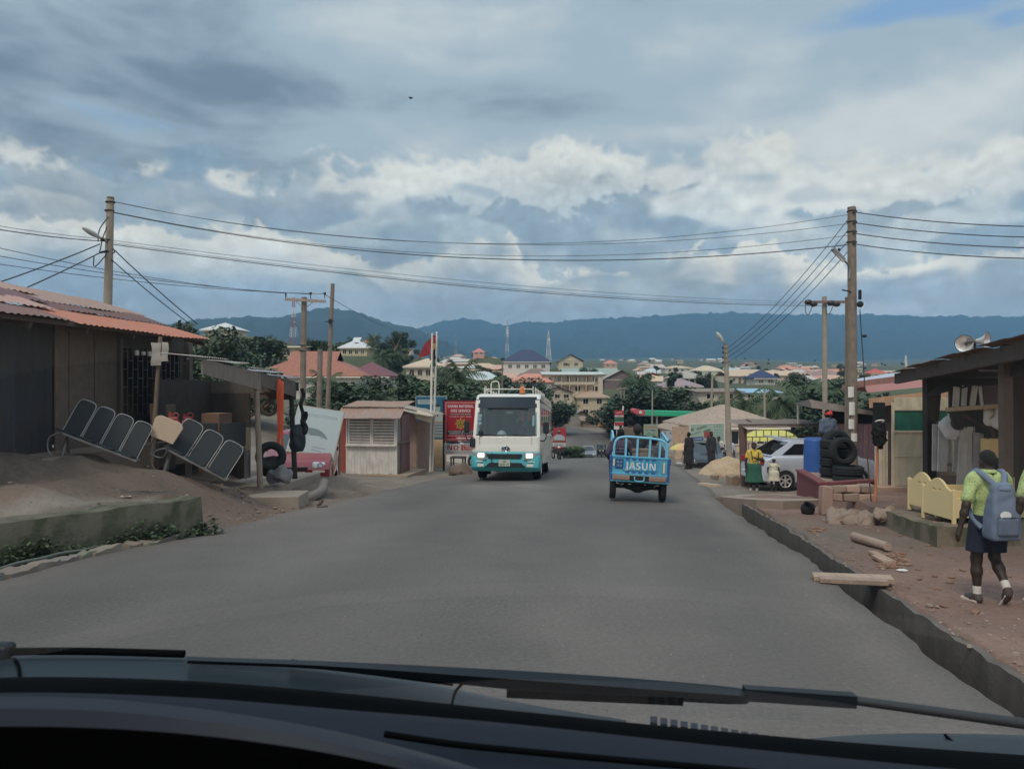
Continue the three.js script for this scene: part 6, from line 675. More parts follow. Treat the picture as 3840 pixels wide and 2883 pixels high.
for (const [x, y] of [[3033, 1133], [3052, 1140], [3118, 1136], [3138, 1140]]) { const c = rel(poleX, x, y, 36.75); part(poleX, 'insulator', INSUL, [sph(0.15, c.x, c.y, c.z, 1.3, 0.9, 1, 12)]); } for (const [x, w] of [[3035, 20], [3112, 18]]) part(poleX, 'jumper', WIRE, tube([rel(poleX, x - 14, 1140, 36.7), rel(poleX, x - 12, 1172, 36.7), rel(poleX, x - 4, 1180, 36.7), rel(poleX, x + 14, 1146, 36.7)], 0.018, 5, 16));
pole('thin grey post above the tan bungalow roof', 2870, 1560, 2868, 1462, 62, 0.1, 0.08, POLEC); { const t = pole('forked timber pole beside the streetlight pole', 2664, 1600, 2672, 1405, 75, 0.14, 0.1, POLEC); void t; } pole('thin dark post behind the bus roof rack', 1882, 1480, 1884, 1352, 110, 0.16, 0.12, POLEW); pole('pole standing by the green canopy', 2445, 1600, 2447, 1462, 88, 0.11, 0.08, POLEC);
{ const t = thing('twin_pole', 'twin pole frame rising behind the red price sign', 'utility pole', ground(2335, 118, -0.3)); for (const x of [2330, 2341]) part(t, 'shaft', POLEC, rod(rel(t, x, 1560, 118), rel(t, x, 1457, 118), 0.13, 0.1, 8)); part(t, 'crossarm', POLEC, bar(rel(t, 2310, 1458, 117.8), rel(t, 2352, 1455, 117.8), 0.14, 0.16)); }
// wires: [label, [px, py, D] ... along the span], radius
const wire = (label, pts, r = 0.016, group) => solo('overhead_wire', label, 'wire', WIRE, [tube(pts.map((p) => P(...p)), r, 5, 44)], group);
const span = (label, a, b, sag, r) => { const pts = []; for (let i = 0; i <= 12; i++) { const t = i / 12, A = P(...a), B = P(...b); pts.push(A.lerp(B, t).add(V(0, -4 * sag * t * (1 - t), 0))); } return solo('overhead_wire', label, 'wire', WIRE, [tube(pts, r ?? 0.0065, 5, 44)]); };
span('topmost wire across the road between the two tall poles', [425, 755, 22], [3180, 805, 20.4], 0.98); span('second wire across the road just below the topmost', [425, 758, 22], [3188, 838, 20.4], 0.86);
span('third wire across the road leaving the tall pole lower collar', [425, 795, 22], [3186, 882, 20.4], 0.87); span('fourth and lowest wire between the tall poles lower collar and tall pole', [425, 797, 22], [3180, 918, 20.4], 0.82, 0.013);
span('upper of the long wires running to the far crossarm pole', [425, 902, 22.2], [3035, 1132, 36.8], 0.35); span('middle of the long wires running to the far crossarm pole', [425, 911, 22.2], [3035, 1138, 36.8], 0.42); span('lowest of the long wires running to the far crossarm pole', [425, 917, 22.2], [3118, 1146, 36.8], 0.45, 0.013);
span('upper wire coming in from beyond the shop to the lamp pole', [-400, 770, 17], [405, 897, 22], 0.1); span('lower wire coming in from beyond the shop to the lamp pole', [-400, 782, 17], [400, 905, 22], 0.12, 0.013);
span('thin wire from beyond the shop to the crossarm pole end insulator', [-300, 860, 20], [1071, 1100, 28.85], 0.25, 0.01); span('thin wire from beyond the shop to the crossarm pole middle insulator', [-300, 905, 20], [1164, 1103, 28.85], 0.22, 0.01); span('lowest thin wire from beyond the shop to the crossarm pole', [-300, 945, 20], [1217, 1102, 28.85], 0.22, 0.01);
span('thick service cable dropping steeply from the lamp pole past the roof edge', [420, 930, 21.9], [740, 1215, 24], 0.05, 0.017); span('second service cable dropping from the lamp pole behind the roof', [415, 972, 21.9], [705, 1210, 25], 0.05, 0.015);
span('thick cable dropping from the lamp pole over the rusty roof', [372, 915, 21.8], [-100, 1090, 17], 0.04, 0.017); span('second thick cable dropping from the lamp pole over the rusty roof', [382, 943, 21.8], [-60, 1145, 17], 0.04, 0.017);
['topmost', 'second', 'third', 'fourth'].forEach((n, i) => span(n + ' wire leaving the papered pole towards the dark shelter', [3205, 795 + i * 40, 20.4], [4100, 850 + i * 40, 17], 0.12, 0.013));
['first', 'second', 'third', 'fourth'].forEach((n, i) => span(n + ' thin wire slanting from the papered pole down to the streetlight pole', [3188, 815 + i * 40, 20.5], [2728, 1305 + i * 18, 33], 0.3, 0.010));
span('cable hanging down the side of the papered pole', [3226, 1160, 20.2], [3246, 1470, 20], 0.02, 0.014); solo('cable_clamp', 'black clamp on the cable hanging beside the papered pole', 'cable clamp', BLACK, [sph(0.05, ...P(3243, 1260, 20.1).toArray(), 1.4, 0.8, 1)]);
span('wire running on from the crossarm pole to the slender pole', [1217, 1104, 28.85], [1470, 1235, 60], 0.1, 0.012);
// transmission masts
function mast(label, px, pyB, pyT, D, w, c1, c2, dish) { const b = P(px, pyB, D), h = P(px, pyT, D).y - b.y, t = thing('lattice_mast', label, 'mast', b); for (let s = 0; s < 5; s++) { const a = s / 5, e = (s + 1) / 5, W = (q) => w * (1 - 0.82 * q), g = []; for (const [i, k] of [[-1, -1], [1, -1], [1, 1], [-1, 1]]) g.push(rod(V(i * W(a), a * h, k * W(a)), V(i * W(e), e * h, k * W(e)), D * 0.00026, D * 0.00026, 4)); for (let q = 0; q < 3; q++) { const u = mix(a, e, q / 3), v = mix(a, e, (q + 1) / 3), A = W(u), B = W(v); g.push(rod(V(-A, u * h, A), V(B, v * h, B), D * 0.00014, D * 0.00014, 4), rod(V(A, u * h, A), V(-B, v * h, B), D * 0.00014, D * 0.00014, 4), rod(V(-A, u * h, A), V(A, u * h, A), D * 0.00014, D * 0.00014, 4)); } part(t, 'section', plain(...(s % 2 ? c1 : c2), 0.8), g).userData.kind = 'stuff'; } part(t, 'spike', plain(...c1, 0.8), rod(V(0, h, 0), V(0, h * 1.12, 0), D * 0.0006, D * 0.00014, 5)); for (const [q, r] of dish) part(t, 'antenna', plain(214, 218, 220, 0.8), sph(D * r, w * 0.3, h * q, w * 0.4, 1, 1, 0.5)); return t; }
mast('red and white lattice mast left of the crossarm pole', 1100, 1300, 1115, 420, 1.9, [206, 206, 208], [150, 70, 76], [[0.5, 0.0012]]); mast('tall white lattice mast with panel antennas above the navy roof', 1902, 1345, 1200, 520, 1.3, [196, 202, 210], [150, 160, 174], [[0.66, 0.0013], [0.72, 0.0012], [0.58, 0.0011], [0.8, 0.001]]); mast('white lattice mast with one round dish right of the navy roof', 2057, 1352, 1248, 480, 1.7, [200, 206, 212], [176, 184, 194], [[0.74, 0.0013]]); mast('faint grey lattice mast near the flags', 1709, 1345, 1262, 900, 1.7, [130, 150, 170], [120, 140, 162], []); mast('little white mast beyond the blue sheet roof', 3398, 1372, 1335, 700, 1.2, [206, 212, 216], [200, 206, 212], [[0.9, 0.001]]);
{ const p = P(1541, 368, 60), t = thing('bird', 'small dark bird flying high in the grey sky', 'bird', p, 0.6), bm = mat([0.02, 0.02, 0.022], { roughness: 0.9 }); part(t, 'body', bm, [sph(0.06, 0, 0, 0, 1, 1, 2.2, 10), sph(0.04, 0, 0.03, 0.13, 1, 1, 1, 8)]); for (const s of [-1, 1]) part(t, 'wing', bm, poly([[0, 0, 0.08], [s * 0.14, 0.1, 0.04], [s * 0.2, 0.06, -0.1], [0, 0, -0.08]], [[0, 1, 2, 3]])); part(t, 'tail', bm, poly([[-0.02, 0, -0.1], [0.02, 0, -0.1], [0.06, 0.01, -0.25], [-0.06, 0.01, -0.25]], [[0, 1, 2, 3]])); }
// ------------------------------------------------------------------ traffic
{ // white and teal minibus coming up the road with its headlights on; front face at z = 0
  const b = V((1896 - CX) / F * 22.9, roadY(-4, 22.9), -22.9), t = thing('minibus', 'white minibus with teal bumper and lit headlights coming up the road', 'minibus', b, -6 * Math.PI / 180); t.rotation.x = -0.06; t.scale.set(1, 1.05, 1);
  const WH = paint(208, 212, 208, { roughness: 0.3, clearcoat: 0.6 }, 0.66), FL = paint(176, 172, 166, { roughness: 0.55, map: T.stain }, 0.62), TEAL = paint(40, 142, 156, { roughness: 0.35, clearcoat: 0.5 }, 0.62), W = 2.04, GL = mat([0.55, 0.66, 0.68], { transmission: 0.9, roughness: 0.04, thickness: 0 }), DK = mat([0.02, 0.022, 0.026], { roughness: 0.7 });
  const prism = (pts, w, bev, seg = 4) => { const g = new THREE.ExtrudeGeometry(Array.isArray(pts) ? shape(pts) : pts, { depth: w - 2 * bev, bevelEnabled: true, bevelSize: bev * 0.6, bevelThickness: bev, bevelSegments: seg, curveSegments: 12 }); g.translate(0, 0, -(w - 2 * bev) / 2); g.rotateY(-Math.PI / 2); return toCreasedNormals(g, 0.7); };
  const s = new THREE.Shape(); s.moveTo(-0.06, 0.50); s.lineTo(-0.02, 0.85); s.quadraticCurveTo(-0.03, 1.1, -0.12, 1.24); s.lineTo(-6.85, 1.24); s.lineTo(-6.9, 0.5); s.lineTo(-5.5, 0.48); s.absarc(-5.1, 0.42, 0.42, Math.PI, 0, true); s.lineTo(-1.62, 0.46); s.absarc(-1.2, 0.42, 0.43, Math.PI, 0, true); s.lineTo(-0.2, 0.46);
  part(t, 'body', WH, prism(s, W, 0.12)); part(t, 'roof', WH, prism([[-0.58, 2.36], [-0.72, 2.43], [-1.1, 2.47], [-6.6, 2.47], [-6.85, 2.3], [-6.85, 2.24]], W - 0.05, 0.10));
  const wall = (sg) => { const q = shape([[-0.95, 1.22], [-6.9, 1.22], [-6.88, 2.26], [-0.95, 2.26]]); for (let i = 0; i < 5; i++) { const z = -1.15 - i * 1.14; q.holes.push(new THREE.Path([[z, 1.36], [z, 2.12], [z - 1.0, 2.12], [z - 1.0, 1.36]].map(([a, c]) => new THREE.Vector2(a, c)))); } const g = new THREE.ExtrudeGeometry(q, { depth: 0.04, bevelEnabled: false }); g.rotateY(-Math.PI / 2); g.translate(sg * (W / 2 - 0.06) + 0.02, 0, 0); return g; };
  for (const sg of [-1, 1]) { part(t, 'side_panel', sg > 0 ? FL : WH, wall(sg)); for (let i = 0; i < 5; i++) part(t, 'side_window', DARKGLASS, box(0.012, 0.76, 1.0, sg * (W / 2 - 0.055), 1.74, -1.65 - i * 1.14)); part(t, 'cab_window', DARKGLASS, poly([[sg * (W / 2 - 0.045), 1.3, -0.28], [sg * (W / 2 - 0.045), 1.3, -0.92], [sg * (W / 2 - 0.07), 2.12, -0.92], [sg * (W / 2 - 0.07), 2.12, -0.5]], [[0, 1, 2, 3]])); part(t, 'pillar', WH, [bar(V(sg * (W / 2 - 0.075), 1.2, -0.14), V(sg * (W / 2 - 0.11), 2.3, -0.47), 0.13, 0.10)]); part(t, 'dirty_flank', FL, rbox(0.012, 0.6, 3.0, sg * (W / 2 + 0.002), 0.88, -3.3, 0.005)); }
  part(t, 'rear_wall', WH, [box(W - 0.14, 1.06, 0.05, 0, 1.74, -6.86)]); part(t, 'floor', DK, [box(W - 0.2, 0.05, 6.4, 0, 1.12, -3.5)]);
  const ws = (u, v) => { const y = mix(1.29, 2.41, v), z = mix(-0.08, -0.47, v) + 0.05 * (1 - u * u); return [u * (W / 2 - 0.10 - 0.03 * v), y, z]; }, patch = (v0, v1, off = 0, m = 14) => { const vs = [], fs = []; for (let i = 0; i <= m; i++) { const u = i / m * 2 - 1; for (const v of [v0, v1]) { const q = ws(u, v); q[2] += off; vs.push(q); } if (i) fs.push([2 * i - 2, 2 * i, 2 * i + 1, 2 * i - 1]); } return poly(vs, fs); };
  part(t, 'windscreen', GL, toCreasedNormals(patch(0.0, 0.72, 0), 1)); part(t, 'sun_band', mat([0.016, 0.022, 0.032], { roughness: 0.12, clearcoat: 0.4 }), [toCreasedNormals(patch(0.72, 1.0, 0.012), 1)]); part(t, 'windscreen_seal', DK, [tube([...Array(9)].map((_, i) => V(...ws(i / 4 - 1, 0))), 0.022, 6, 24)]); part(t, 'sun_visor', DK, [tf(rbox(1.25, 0.03, 0.04, 0, 0, 0, 0.01), 0.02, 2.08, -0.28)]);
  part(t, 'dashboard', DK, [rbox(1.8, 0.2, 0.4, 0, 1.2, -0.5, 0.06)]); part(t, 'mirror_inside', plain(150, 160, 164), rbox(0.2, 0.09, 0.03, 0.05, 1.96, -0.48, 0.015)); part(t, 'steering_wheel', DK, [tf(torus(0.2, 0.018, 22, 6), 0.5, 1.42, -0.66, 0.9)]);
  for (let r = 0; r < 4; r++) for (const x of [-0.62, -0.2, 0.6]) part(t, 'seat', paint(70, 88, 98, { roughness: 0.9 }), [rbox(0.4, 0.7, 0.12, x, 1.6, -2.1 - r * 1.1, 0.05), rbox(0.4, 0.12, 0.42, x, 1.3, -1.9 - r * 1.1, 0.05)]);
  for (const [y, c] of [[1.86, 0], [1.76, 1], [1.64, 2]]) part(t, 'sticker', plain(176, 206, 214), [c === 1 ? cyl(0.045, 0.045, 0.008, -0.83, y, -0.265 - (y - 1.64) * 0.33 + 0.015, 14, Math.PI / 2 - 0.3) : box(0.1, 0.085, 0.008, -0.83, y, -0.265 - (y - 1.64) * 0.33 + 0.015, -0.3)]); part(t, 'sticker_strip', plain(176, 206, 214), box(0.06, 0.32, 0.008, 0.80, 1.72, -0.27, -0.3));
  // face of the bus
  part(t, 'front_panel', WH, [rbox(W - 0.10, 0.44, 0.06, 0, 1.05, 0.0, 0.025, -0.08)]); part(t, 'panel_seam', DK, [box(0.008, 0.4, 0.01, -0.79, 1.05, 0.03), box(0.008, 0.4, 0.01, 0.78, 1.05, 0.03)]); part(t, 'nose_strip', DK, [ext([[-0.62, 0], [0.62, 0], [0.52, 0.07], [0.14, 0.09], [-0.14, 0.09], [-0.52, 0.07]], 0.02, 0.008).translate(0, 0.855, 0.015)]);
  const em = part(t, 'emblem', CHROME, [tf(torus(0.095, 0.016, 24, 8).scale(1.25, 0.82, 1), 0, 0.915, 0.06), tf(torus(0.05, 0.012, 20, 6).scale(1, 1.15, 1), 0, 0.925, 0.06), tf(torus(0.045, 0.01, 20, 6).scale(1.7, 0.62, 1), 0, 0.955, 0.06)]); part(em, 'backing', DK, cyl(0.1, 0.1, 0.02, 0, 0.915, 0.045, 20, Math.PI / 2));
  part(t, 'bumper', TEAL, [prism([[0.0, 0.34], [0.09, 0.42], [0.09, 0.62], [0.03, 0.78], [-0.3, 0.8], [-0.75, 0.66], [-0.75, 0.38]], W + 0.02, 0.10)]); part(t, 'chin', paint(120, 140, 138, { roughness: 0.5 }), rbox(1.5, 0.07, 0.1, 0, 0.345, 0.02, 0.03)); part(t, 'upper_grille', DK, [ext([[-0.5, 0], [0.46, 0], [0.5, 0.13], [-0.54, 0.13]], 0.03, 0.006).translate(0, 0.64, 0.135)]); part(t, 'lower_grille', DK, [ext([[-0.62, 0], [0.62, 0], [0.46, 0.12], [-0.46, 0.12]], 0.03, 0.006).translate(0, 0.40, 0.145)]);
  part(t, 'number_plate', printM(print(0.34, 0.18, 700, (x, w, h) => { x.fillStyle = '#d2d6c4'; x.fillRect(0, 0, w, h); x.fillStyle = '#20282a'; fit(x, 'GS', w * 0.52, h * 0.28, w * 0.28, h * 0.44); fit(x, '2331-21', w / 2, h * 0.72, w * 0.86, h * 0.46); })), box(0.34, 0.18, 0.015, -0.02, 0.52, 0.19), true); part(t, 'grille_strap', DK, [box(0.025, 0.28, 0.015, -0.40, 0.66, 0.18)]);
  for (const sg of [-1, 1]) {
    const h = part(t, 'headlight', mat([0.34, 0.35, 0.35], { roughness: 0.2, clearcoat: 1 }), [ext([[-0.2, -0.08], [0.12, -0.1], [0.2, 0.02], [0.2, 0.10], [-0.2, 0.10]].map(([x, y]) => [sg < 0 ? -x : x, y]), 0.06, 0.02)]); h.position.set(sg * 0.76, 0.70, 0.08); h.rotation.y = sg * 0.25;
    part(h, 'lamp_lens', mat([0.9, 0.9, 0.85], { emissive: new THREE.Color(1, 0.95, 0.84), emissiveIntensity: 3.5, roughness: 0.3 }), [rbox(0.19, 0.11, 0.02, sg * -0.06, 0.03, 0.088, 0.02)]);
    const L = new THREE.SpotLight(new THREE.Color(1, 0.95, 0.85), 2.5, 0, 0.5, 0.8, 2); L.position.set(sg * 0.70, 0.69, 0.22); L.target.position.set(sg * 0.7, 0.1, 6); L.castShadow = true; t.add(L, L.target); L.name = 'headlight_beam'; L.target.name = 'headlight_aim';
    part(t, 'fog_lamp', plain(206, 208, 200), rbox(0.2, 0.08, 0.02, sg * 0.74, 0.45, 0.152, 0.01, 0, sg * 0.1)); part(t, 'trim_strip', plain(196, 204, 204), rbox(0.3, 0.025, 0.03, sg * 0.82, 0.555, 0.152, 0.01, 0, sg * 0.25)); part(t, 'wiper', DK, [bar(V(sg * 0.62 + (sg > 0 ? 0.12 : -0.42), 1.22, 0.0), V(sg * 0.25 + (sg > 0 ? 0.1 : -0.35), 1.30, -0.02), 0.02, 0.02), bar(V(sg * 0.25 - 0.45 + (sg > 0 ? 0.4 : -0.1), 1.31, -0.015), V(sg * 0.25 + 0.35 - (sg > 0 ? 0 : 0.2), 1.29, -0.01), 0.025, 0.02)]); part(t, 'washer_jet', DK, cyl(0.018, 0.018, 0.02, sg * 0.28, 1.17, 0.01, 10, Math.PI / 2));
    for (const z of [-1.2, -5.1]) { const w = wheelParts(t, sg * (W / 2 - 0.16), 0.385, z, 0.385, 0.24, steel(150, 150, 148), 6); void w; }
    const mr = part(t, 'side_mirror', DK, [rbox(0.17, 0.34, 0.09, sg * (W / 2 + 0.18) + (sg < 0 ? 0.02 : 0), 1.52 + (sg < 0 ? 0.02 : 0), 0.02, 0.05)]); part(mr, 'mirror_stay', DK, [tube([V(sg * (W / 2 - 0.05), 1.16, -0.12), V(sg * (W / 2 + 0.12), 1.15, -0.02), V(sg * (W / 2 + 0.18), 1.24, 0.02), V(sg * (W / 2 + 0.18), 1.4, 0.02)], 0.018, 6)]);
  }
  part(t, 'corner_mirror', DK, [rbox(0.16, 0.26, 0.08, -W / 2 + 0.02, 1.08, 0.06, 0.03)]); part(t, 'kerb_mirror', DK, sph(0.07, -0.76, 1.36, 0.03, 1, 1.3, 0.7)); part(t, 'axle', BLACK, [box(1.6, 0.14, 0.16, 0, 0.38, -1.2), box(1.5, 0.16, 0.2, 0, 0.36, -5.1), box(0.3, 0.22, 5, -0.25, 0.4, -3), rbox(0.34, 0.36, 0.6, -0.35, 0.36, -2.6, 0.05)]); for (const sg of [-1, 1]) part(t, 'mud_flap', BLACK, box(0.34, 0.4, 0.02, sg * 0.84, 0.3, -1.7));
  const rk = [rod(V(-0.72, 2.66, -0.9), V(0.72, 2.66, -0.9), 0.017, 0.017, 6)]; for (const sg of [-1, 1]) { rk.push(rod(V(sg * 0.8, 2.66, -1.0), V(sg * 0.8, 2.66, -5.6), 0.017, 0.017, 6)); for (let i = 0; i < 7; i++) rk.push(rod(V(sg * 0.8, 2.42, -1 - i * 0.75), V(sg * 0.8, 2.72, -1 - i * 0.75), 0.015, 0.015, 6)); rk.push(rod(V(sg * 0.74, 2.44, -0.88), V(sg * 0.74, 2.74, -0.88), 0.016, 0.016, 6)); } part(t, 'roof_rack', plain(206, 208, 204), rk);
  part(t, 'rack_hoop', plain(190, 190, 186), tube([V(-0.66, 2.5, -1.6), V(-0.66, 2.88, -1.6), V(-0.62, 2.92, -1.6), V(-0.46, 2.92, -1.6), V(-0.42, 2.86, -1.6), V(-0.42, 2.5, -1.6)], 0.018, 6, 30));
  const bc = part(t, 'beacon', mat([0.75, 0.20, 0.05], { roughness: 0.25, clearcoat: 0.6 }), lathe([[0, 0.22], [0.06, 0.21], [0.085, 0.16], [0.085, 0.1], [0.075, 0.09], [0.09, 0.06], [0.09, 0]], 18)); bc.position.set(0.40, 2.53, -0.95); part(bc, 'beacon_base', BLACK, cyl(0.1, 0.11, 0.05, 0, -0.02, 0, 16));
  t.updateMatrixWorld(true); const wp = (x, y, z) => t.localToWorld(V(x, y, z));
  solo('safety_helmet', 'white safety helmet lying on the minibus dashboard', 'helmet', paint(216, 218, 212, { roughness: 0.4 }, 0.6), [new THREE.SphereGeometry(0.14, 18, 10, 0, TAU, 0, Math.PI / 2).scale(1, 0.95, 1.15).translate(...wp(-0.18, 1.31, -0.42).toArray()), tf(cyl(0.16, 0.165, 0.015, 0, 0, 0, 18), ...wp(-0.18, 1.315, -0.4).toArray())]);
  const dr = person('minibus driver in an orange reflective vest behind the windscreen', wp(0.5, 0.93, -1.25), -0.1, { h: 1.68, cell: 0.024, hair: HAIR, shirt: { m: cloth(70, 84, 110), sleeve: 1.5, hem: 0.53 }, lower: { kind: 'trousers', m: cloth(50, 54, 62), hem: 0.1, free: 1 }, pose: { knL: [-0.08, 0.50, 0.22], knR: [0.08, 0.50, 0.22], anL: [-0.08, 0.26, 0.26], anR: [0.08, 0.26, 0.26], toL: [-0.08, 0.24, 0.33], toR: [0.08, 0.24, 0.33], hpL: [-0.06, 0.52, 0], hpR: [0.06, 0.52, 0], elL: [-0.15, 0.66, 0.06], elR: [0.15, 0.66, 0.06], wrL: [-0.1, 0.68, 0.2], wrR: [0.1, 0.68, 0.2] } }); dr.position.y -= 0.30;
  part(dr, 'vest_stripe', paint(230, 100, 60, { roughness: 0.7 }, 0.7), [rbox(0.1, 0.3, 0.03, -0.11, 1.27, 0.135, 0.01), rbox(0.1, 0.3, 0.03, 0.11, 1.27, 0.135, 0.01)]);
}
const rideM = {};
{ // blue cargo tricycle seen from behind; its tailgate faces +z
  const b = V(2.66, roadY(0, 16.3), -16.25), t = thing('cargo_tricycle', 'sky blue cargo tricycle carrying passengers away down the road', 'tricycle', b, RY + 0.06); t.rotation.z = -0.05; t.rotation.x = 0.05;
  const BL = paint(70, 158, 198, { roughness: 0.45, map: T.stain }, 0.60), LB = paint(96, 176, 210, { roughness: 0.45 }, 0.62), DB = paint(34, 78, 142, { roughness: 0.5 }, 0.6), DK = mat([0.02, 0.021, 0.023], { roughness: 0.8 }), W = 1.2;
  part(t, 'bed_floor', BL, [box(W - 0.04, 0.05, 1.7, 0, 0.58, -0.86)]); for (const sg of [-1, 1]) { part(t, 'side_board', BL, [rbox(0.035, 0.34, 1.7, sg * (W / 2 - 0.02), 0.78, -0.86, 0.01)]); part(t, 'side_rail', LB, [tube([V(sg * (W / 2 - 0.03), 0.9, -1.68), V(sg * (W / 2 - 0.03), 1.28, -1.66), V(sg * (W / 2 - 0.03), 1.33, -1.55), V(sg * (W / 2 - 0.03), 1.33, -0.05)], 0.022, 7, 30), ...[-0.4, -0.8, -1.2].map((z) => box(0.03, 0.42, 0.04, sg * (W / 2 - 0.03), 1.12, z))]); part(t, 'latch', DB, [rbox(0.06, 0.14, 0.08, sg * (W / 2 + 0.01), 0.92, 0.0, 0.02), rbox(0.05, 0.5, 0.03, sg * (W / 2 + 0.0), 0.72, 0.015, 0.01)]); part(t, 'mudguard', DK, [box(0.2, 0.02, 0.5, sg * 0.52, 0.56, -0.35)]); }
  part(t, 'headboard', BL, box(W - 0.06, 0.34, 0.03, 0, 0.78, -1.7));
  part(t, 'rear_hoop', LB, [tube([V(-W / 2 + 0.05, 0.94, 0), V(-W / 2 + 0.05, 1.2, 0), V(-W / 2 + 0.09, 1.32, 0), V(-W / 2 + 0.2, 1.38, 0), V(0, 1.39, 0), V(W / 2 - 0.2, 1.36, 0), V(W / 2 - 0.09, 1.3, 0), V(W / 2 - 0.05, 1.18, 0), V(W / 2 - 0.05, 0.94, 0)], 0.025, 8, 60)]); for (const x of [-0.31, -0.07, 0.19, 0.40]) part(t, 'hoop_bar', LB, rbox(0.045, 0.46, 0.02, x, 1.15, 0, 0.006));
  part(t, 'tailgate', BL, [rbox(W - 0.05, 0.36, 0.03, 0, 0.78, 0, 0.01), rbox(W - 0.02, 0.04, 0.05, 0, 0.97, 0.005, 0.01), rbox(W - 0.02, 0.04, 0.05, 0, 0.61, 0.005, 0.01), box(0.025, 0.34, 0.05, 0.37, 0.79, 0.01), box(0.02, 0.34, 0.05, 0.46, 0.79, 0.01)]);
  for (let i = 0; i < 5; i++) for (const y of [0.935, 0.645]) part(t, 'rib', DB, rbox(0.085, 0.05, 0.02, -0.26 + i * 0.135, y, 0.018, 0.008));
  part(t, 'lettering', printM(print(0.72, 0.2, 420, (x, w, h) => { x.fillStyle = '#49a6d2'; x.fillRect(0, 0, w, h); x.fillStyle = '#f4f8fa'; fit(x, 'JASUN', w * 0.52, h * 0.52, w * 0.9, h * 1.05); x.fillStyle = 'rgba(208,216,190,.6)'; x.beginPath(); x.arc(w * .26, h * .3, h * .26, 0, 7); x.fill(); x.fillRect(0, h * 0.8, w * 0.5, h * 0.1); x.fillStyle = 'rgba(73,166,210,.6)'; for (let i = 0; i < 18; i++) x.fillRect((i * 53) % w, (i * 31) % h, 5, 8); }), 0.85), box(0.72, 0.2, 0.012, 0.01, 0.79, 0.024), true);
  part(t, 'number_panel', printM(print(0.2, 0.2, 420, (x, w, h) => { x.fillStyle = '#2e62a2'; x.fillRect(0, 0, w, h); x.fillStyle = '#c4d4e2'; fit(x, 'M-22', w / 2, h * 0.3, w * 0.7, h * 0.34); fit(x, '7734', w / 2, h * 0.7, w * 0.7, h * 0.34); }), 0.62), box(0.17, 0.2, 0.012, -0.43, 0.82, 0.024), true);
  part(t, 'reflector_strip', plain(200, 196, 180), box(0.04, 0.22, 0.01, 0.50, 0.78, 0.03)); part(t, 'reflector_strip', plain(200, 196, 180), box(0.035, 0.14, 0.01, -0.545, 0.84, 0.03));
  part(t, 'light_bar', paint(96, 120, 126, { roughness: 0.6, map: T.rust }), rbox(W - 0.06, 0.13, 0.05, 0, 0.53, 0.01, 0.01)); for (const sg of [-1, 1]) { part(t, 'tail_light', paint(130, 112, 104, { roughness: 0.4, map: T.rust }), [rbox(0.36, 0.085, 0.03, sg * 0.38, 0.53, 0.04, 0.01)]); } part(t, 'plate_holder', DK, box(0.4, 0.1, 0.02, 0.0, 0.53, 0.038)); part(t, 'tow_loop', LB, [tube([V(-0.1, 0.57, 0.05), V(-0.09, 0.49, 0.06), V(0.09, 0.49, 0.06), V(0.1, 0.57, 0.05)], 0.012, 6, 20)]); part(t, 'lower_sill', BL, rbox(W, 0.03, 0.06, 0, 0.455, 0.0, 0.01));
  for (const sg of [-1, 1]) wheelParts(t, sg * 0.53, 0.27, -0.35, 0.27, 0.13, steel(90, 92, 94), 6);
  part(t, 'axle', DK, [cyl(0.045, 0.045, 1.0, 0, 0.28, -0.35, 10, 0, 0, Math.PI / 2), sph(0.13, 0, 0.27, -0.35, 1.3, 0.9, 1), bar(V(-0.4, 0.3, -0.35), V(0, 0.2, -0.33), 0.05, 0.06), bar(V(0.4, 0.3, -0.35), V(0, 0.2, -0.33), 0.05, 0.06)]); part(t, 'underframe', DK, [box(0.9, 0.14, 1.5, 0, 0.46, -0.8), box(0.2, 0.2, 0.3, 0.3, 0.36, -0.7)]); part(t, 'spring', steel(110, 110, 110), [cyl(0.02, 0.02, 0.2, -0.38, 0.4, -0.25, 8, 0, 0, 0.3), cyl(0.02, 0.02, 0.2, 0.38, 0.4, -0.25, 8, 0, 0, -0.3)]);
  const fw = part(t, 'wheel', RUBBER, tf(torus(0.24, 0.05, 24, 8), 0, 0.27, -2.75, 0, Math.PI / 2)); part(fw, 'rim', steel(120, 122, 124), tf(torus(0.18, 0.015, 22, 6), 0, 0.27, -2.75, 0, Math.PI / 2)); part(t, 'fork', steel(110, 112, 114), [bar(V(0.09, 0.27, -2.75), V(0.09, 0.95, -2.45), 0.04, 0.04), bar(V(-0.09, 0.27, -2.75), V(-0.09, 0.95, -2.45), 0.04, 0.04)]); part(t, 'fuel_tank', DB, rbox(0.26, 0.22, 0.5, 0, 0.82, -2.2, 0.08)); part(t, 'handlebar', DK, tube([V(-0.42, 1.05, -2.2), V(-0.2, 1.06, -2.36), V(0.2, 1.06, -2.36), V(0.42, 1.05, -2.2)], 0.016, 6)); part(t, 'rider_seat', DK, rbox(0.34, 0.1, 0.5, 0, 0.74, -1.95, 0.04));
  t.updateMatrixWorld(true); rideM.t = t;
  const sit = { knL: [-0.09, 0.52, 0.22], knR: [0.09, 0.52, 0.22], anL: [-0.09, 0.28, 0.24], anR: [0.09, 0.28, 0.24], toL: [-0.09, 0.25, 0.32], toR: [0.09, 0.25, 0.32], hpL: [-0.06, 0.52, 0], hpR: [0.06, 0.52, 0], elL: [-0.17, 0.65, 0.02], elR: [0.17, 0.65, 0.02], wrL: [-0.13, 0.56, 0.14], wrR: [0.13, 0.56, 0.14] };
  const put = (x, y, z) => t.localToWorld(V(x, y, z));
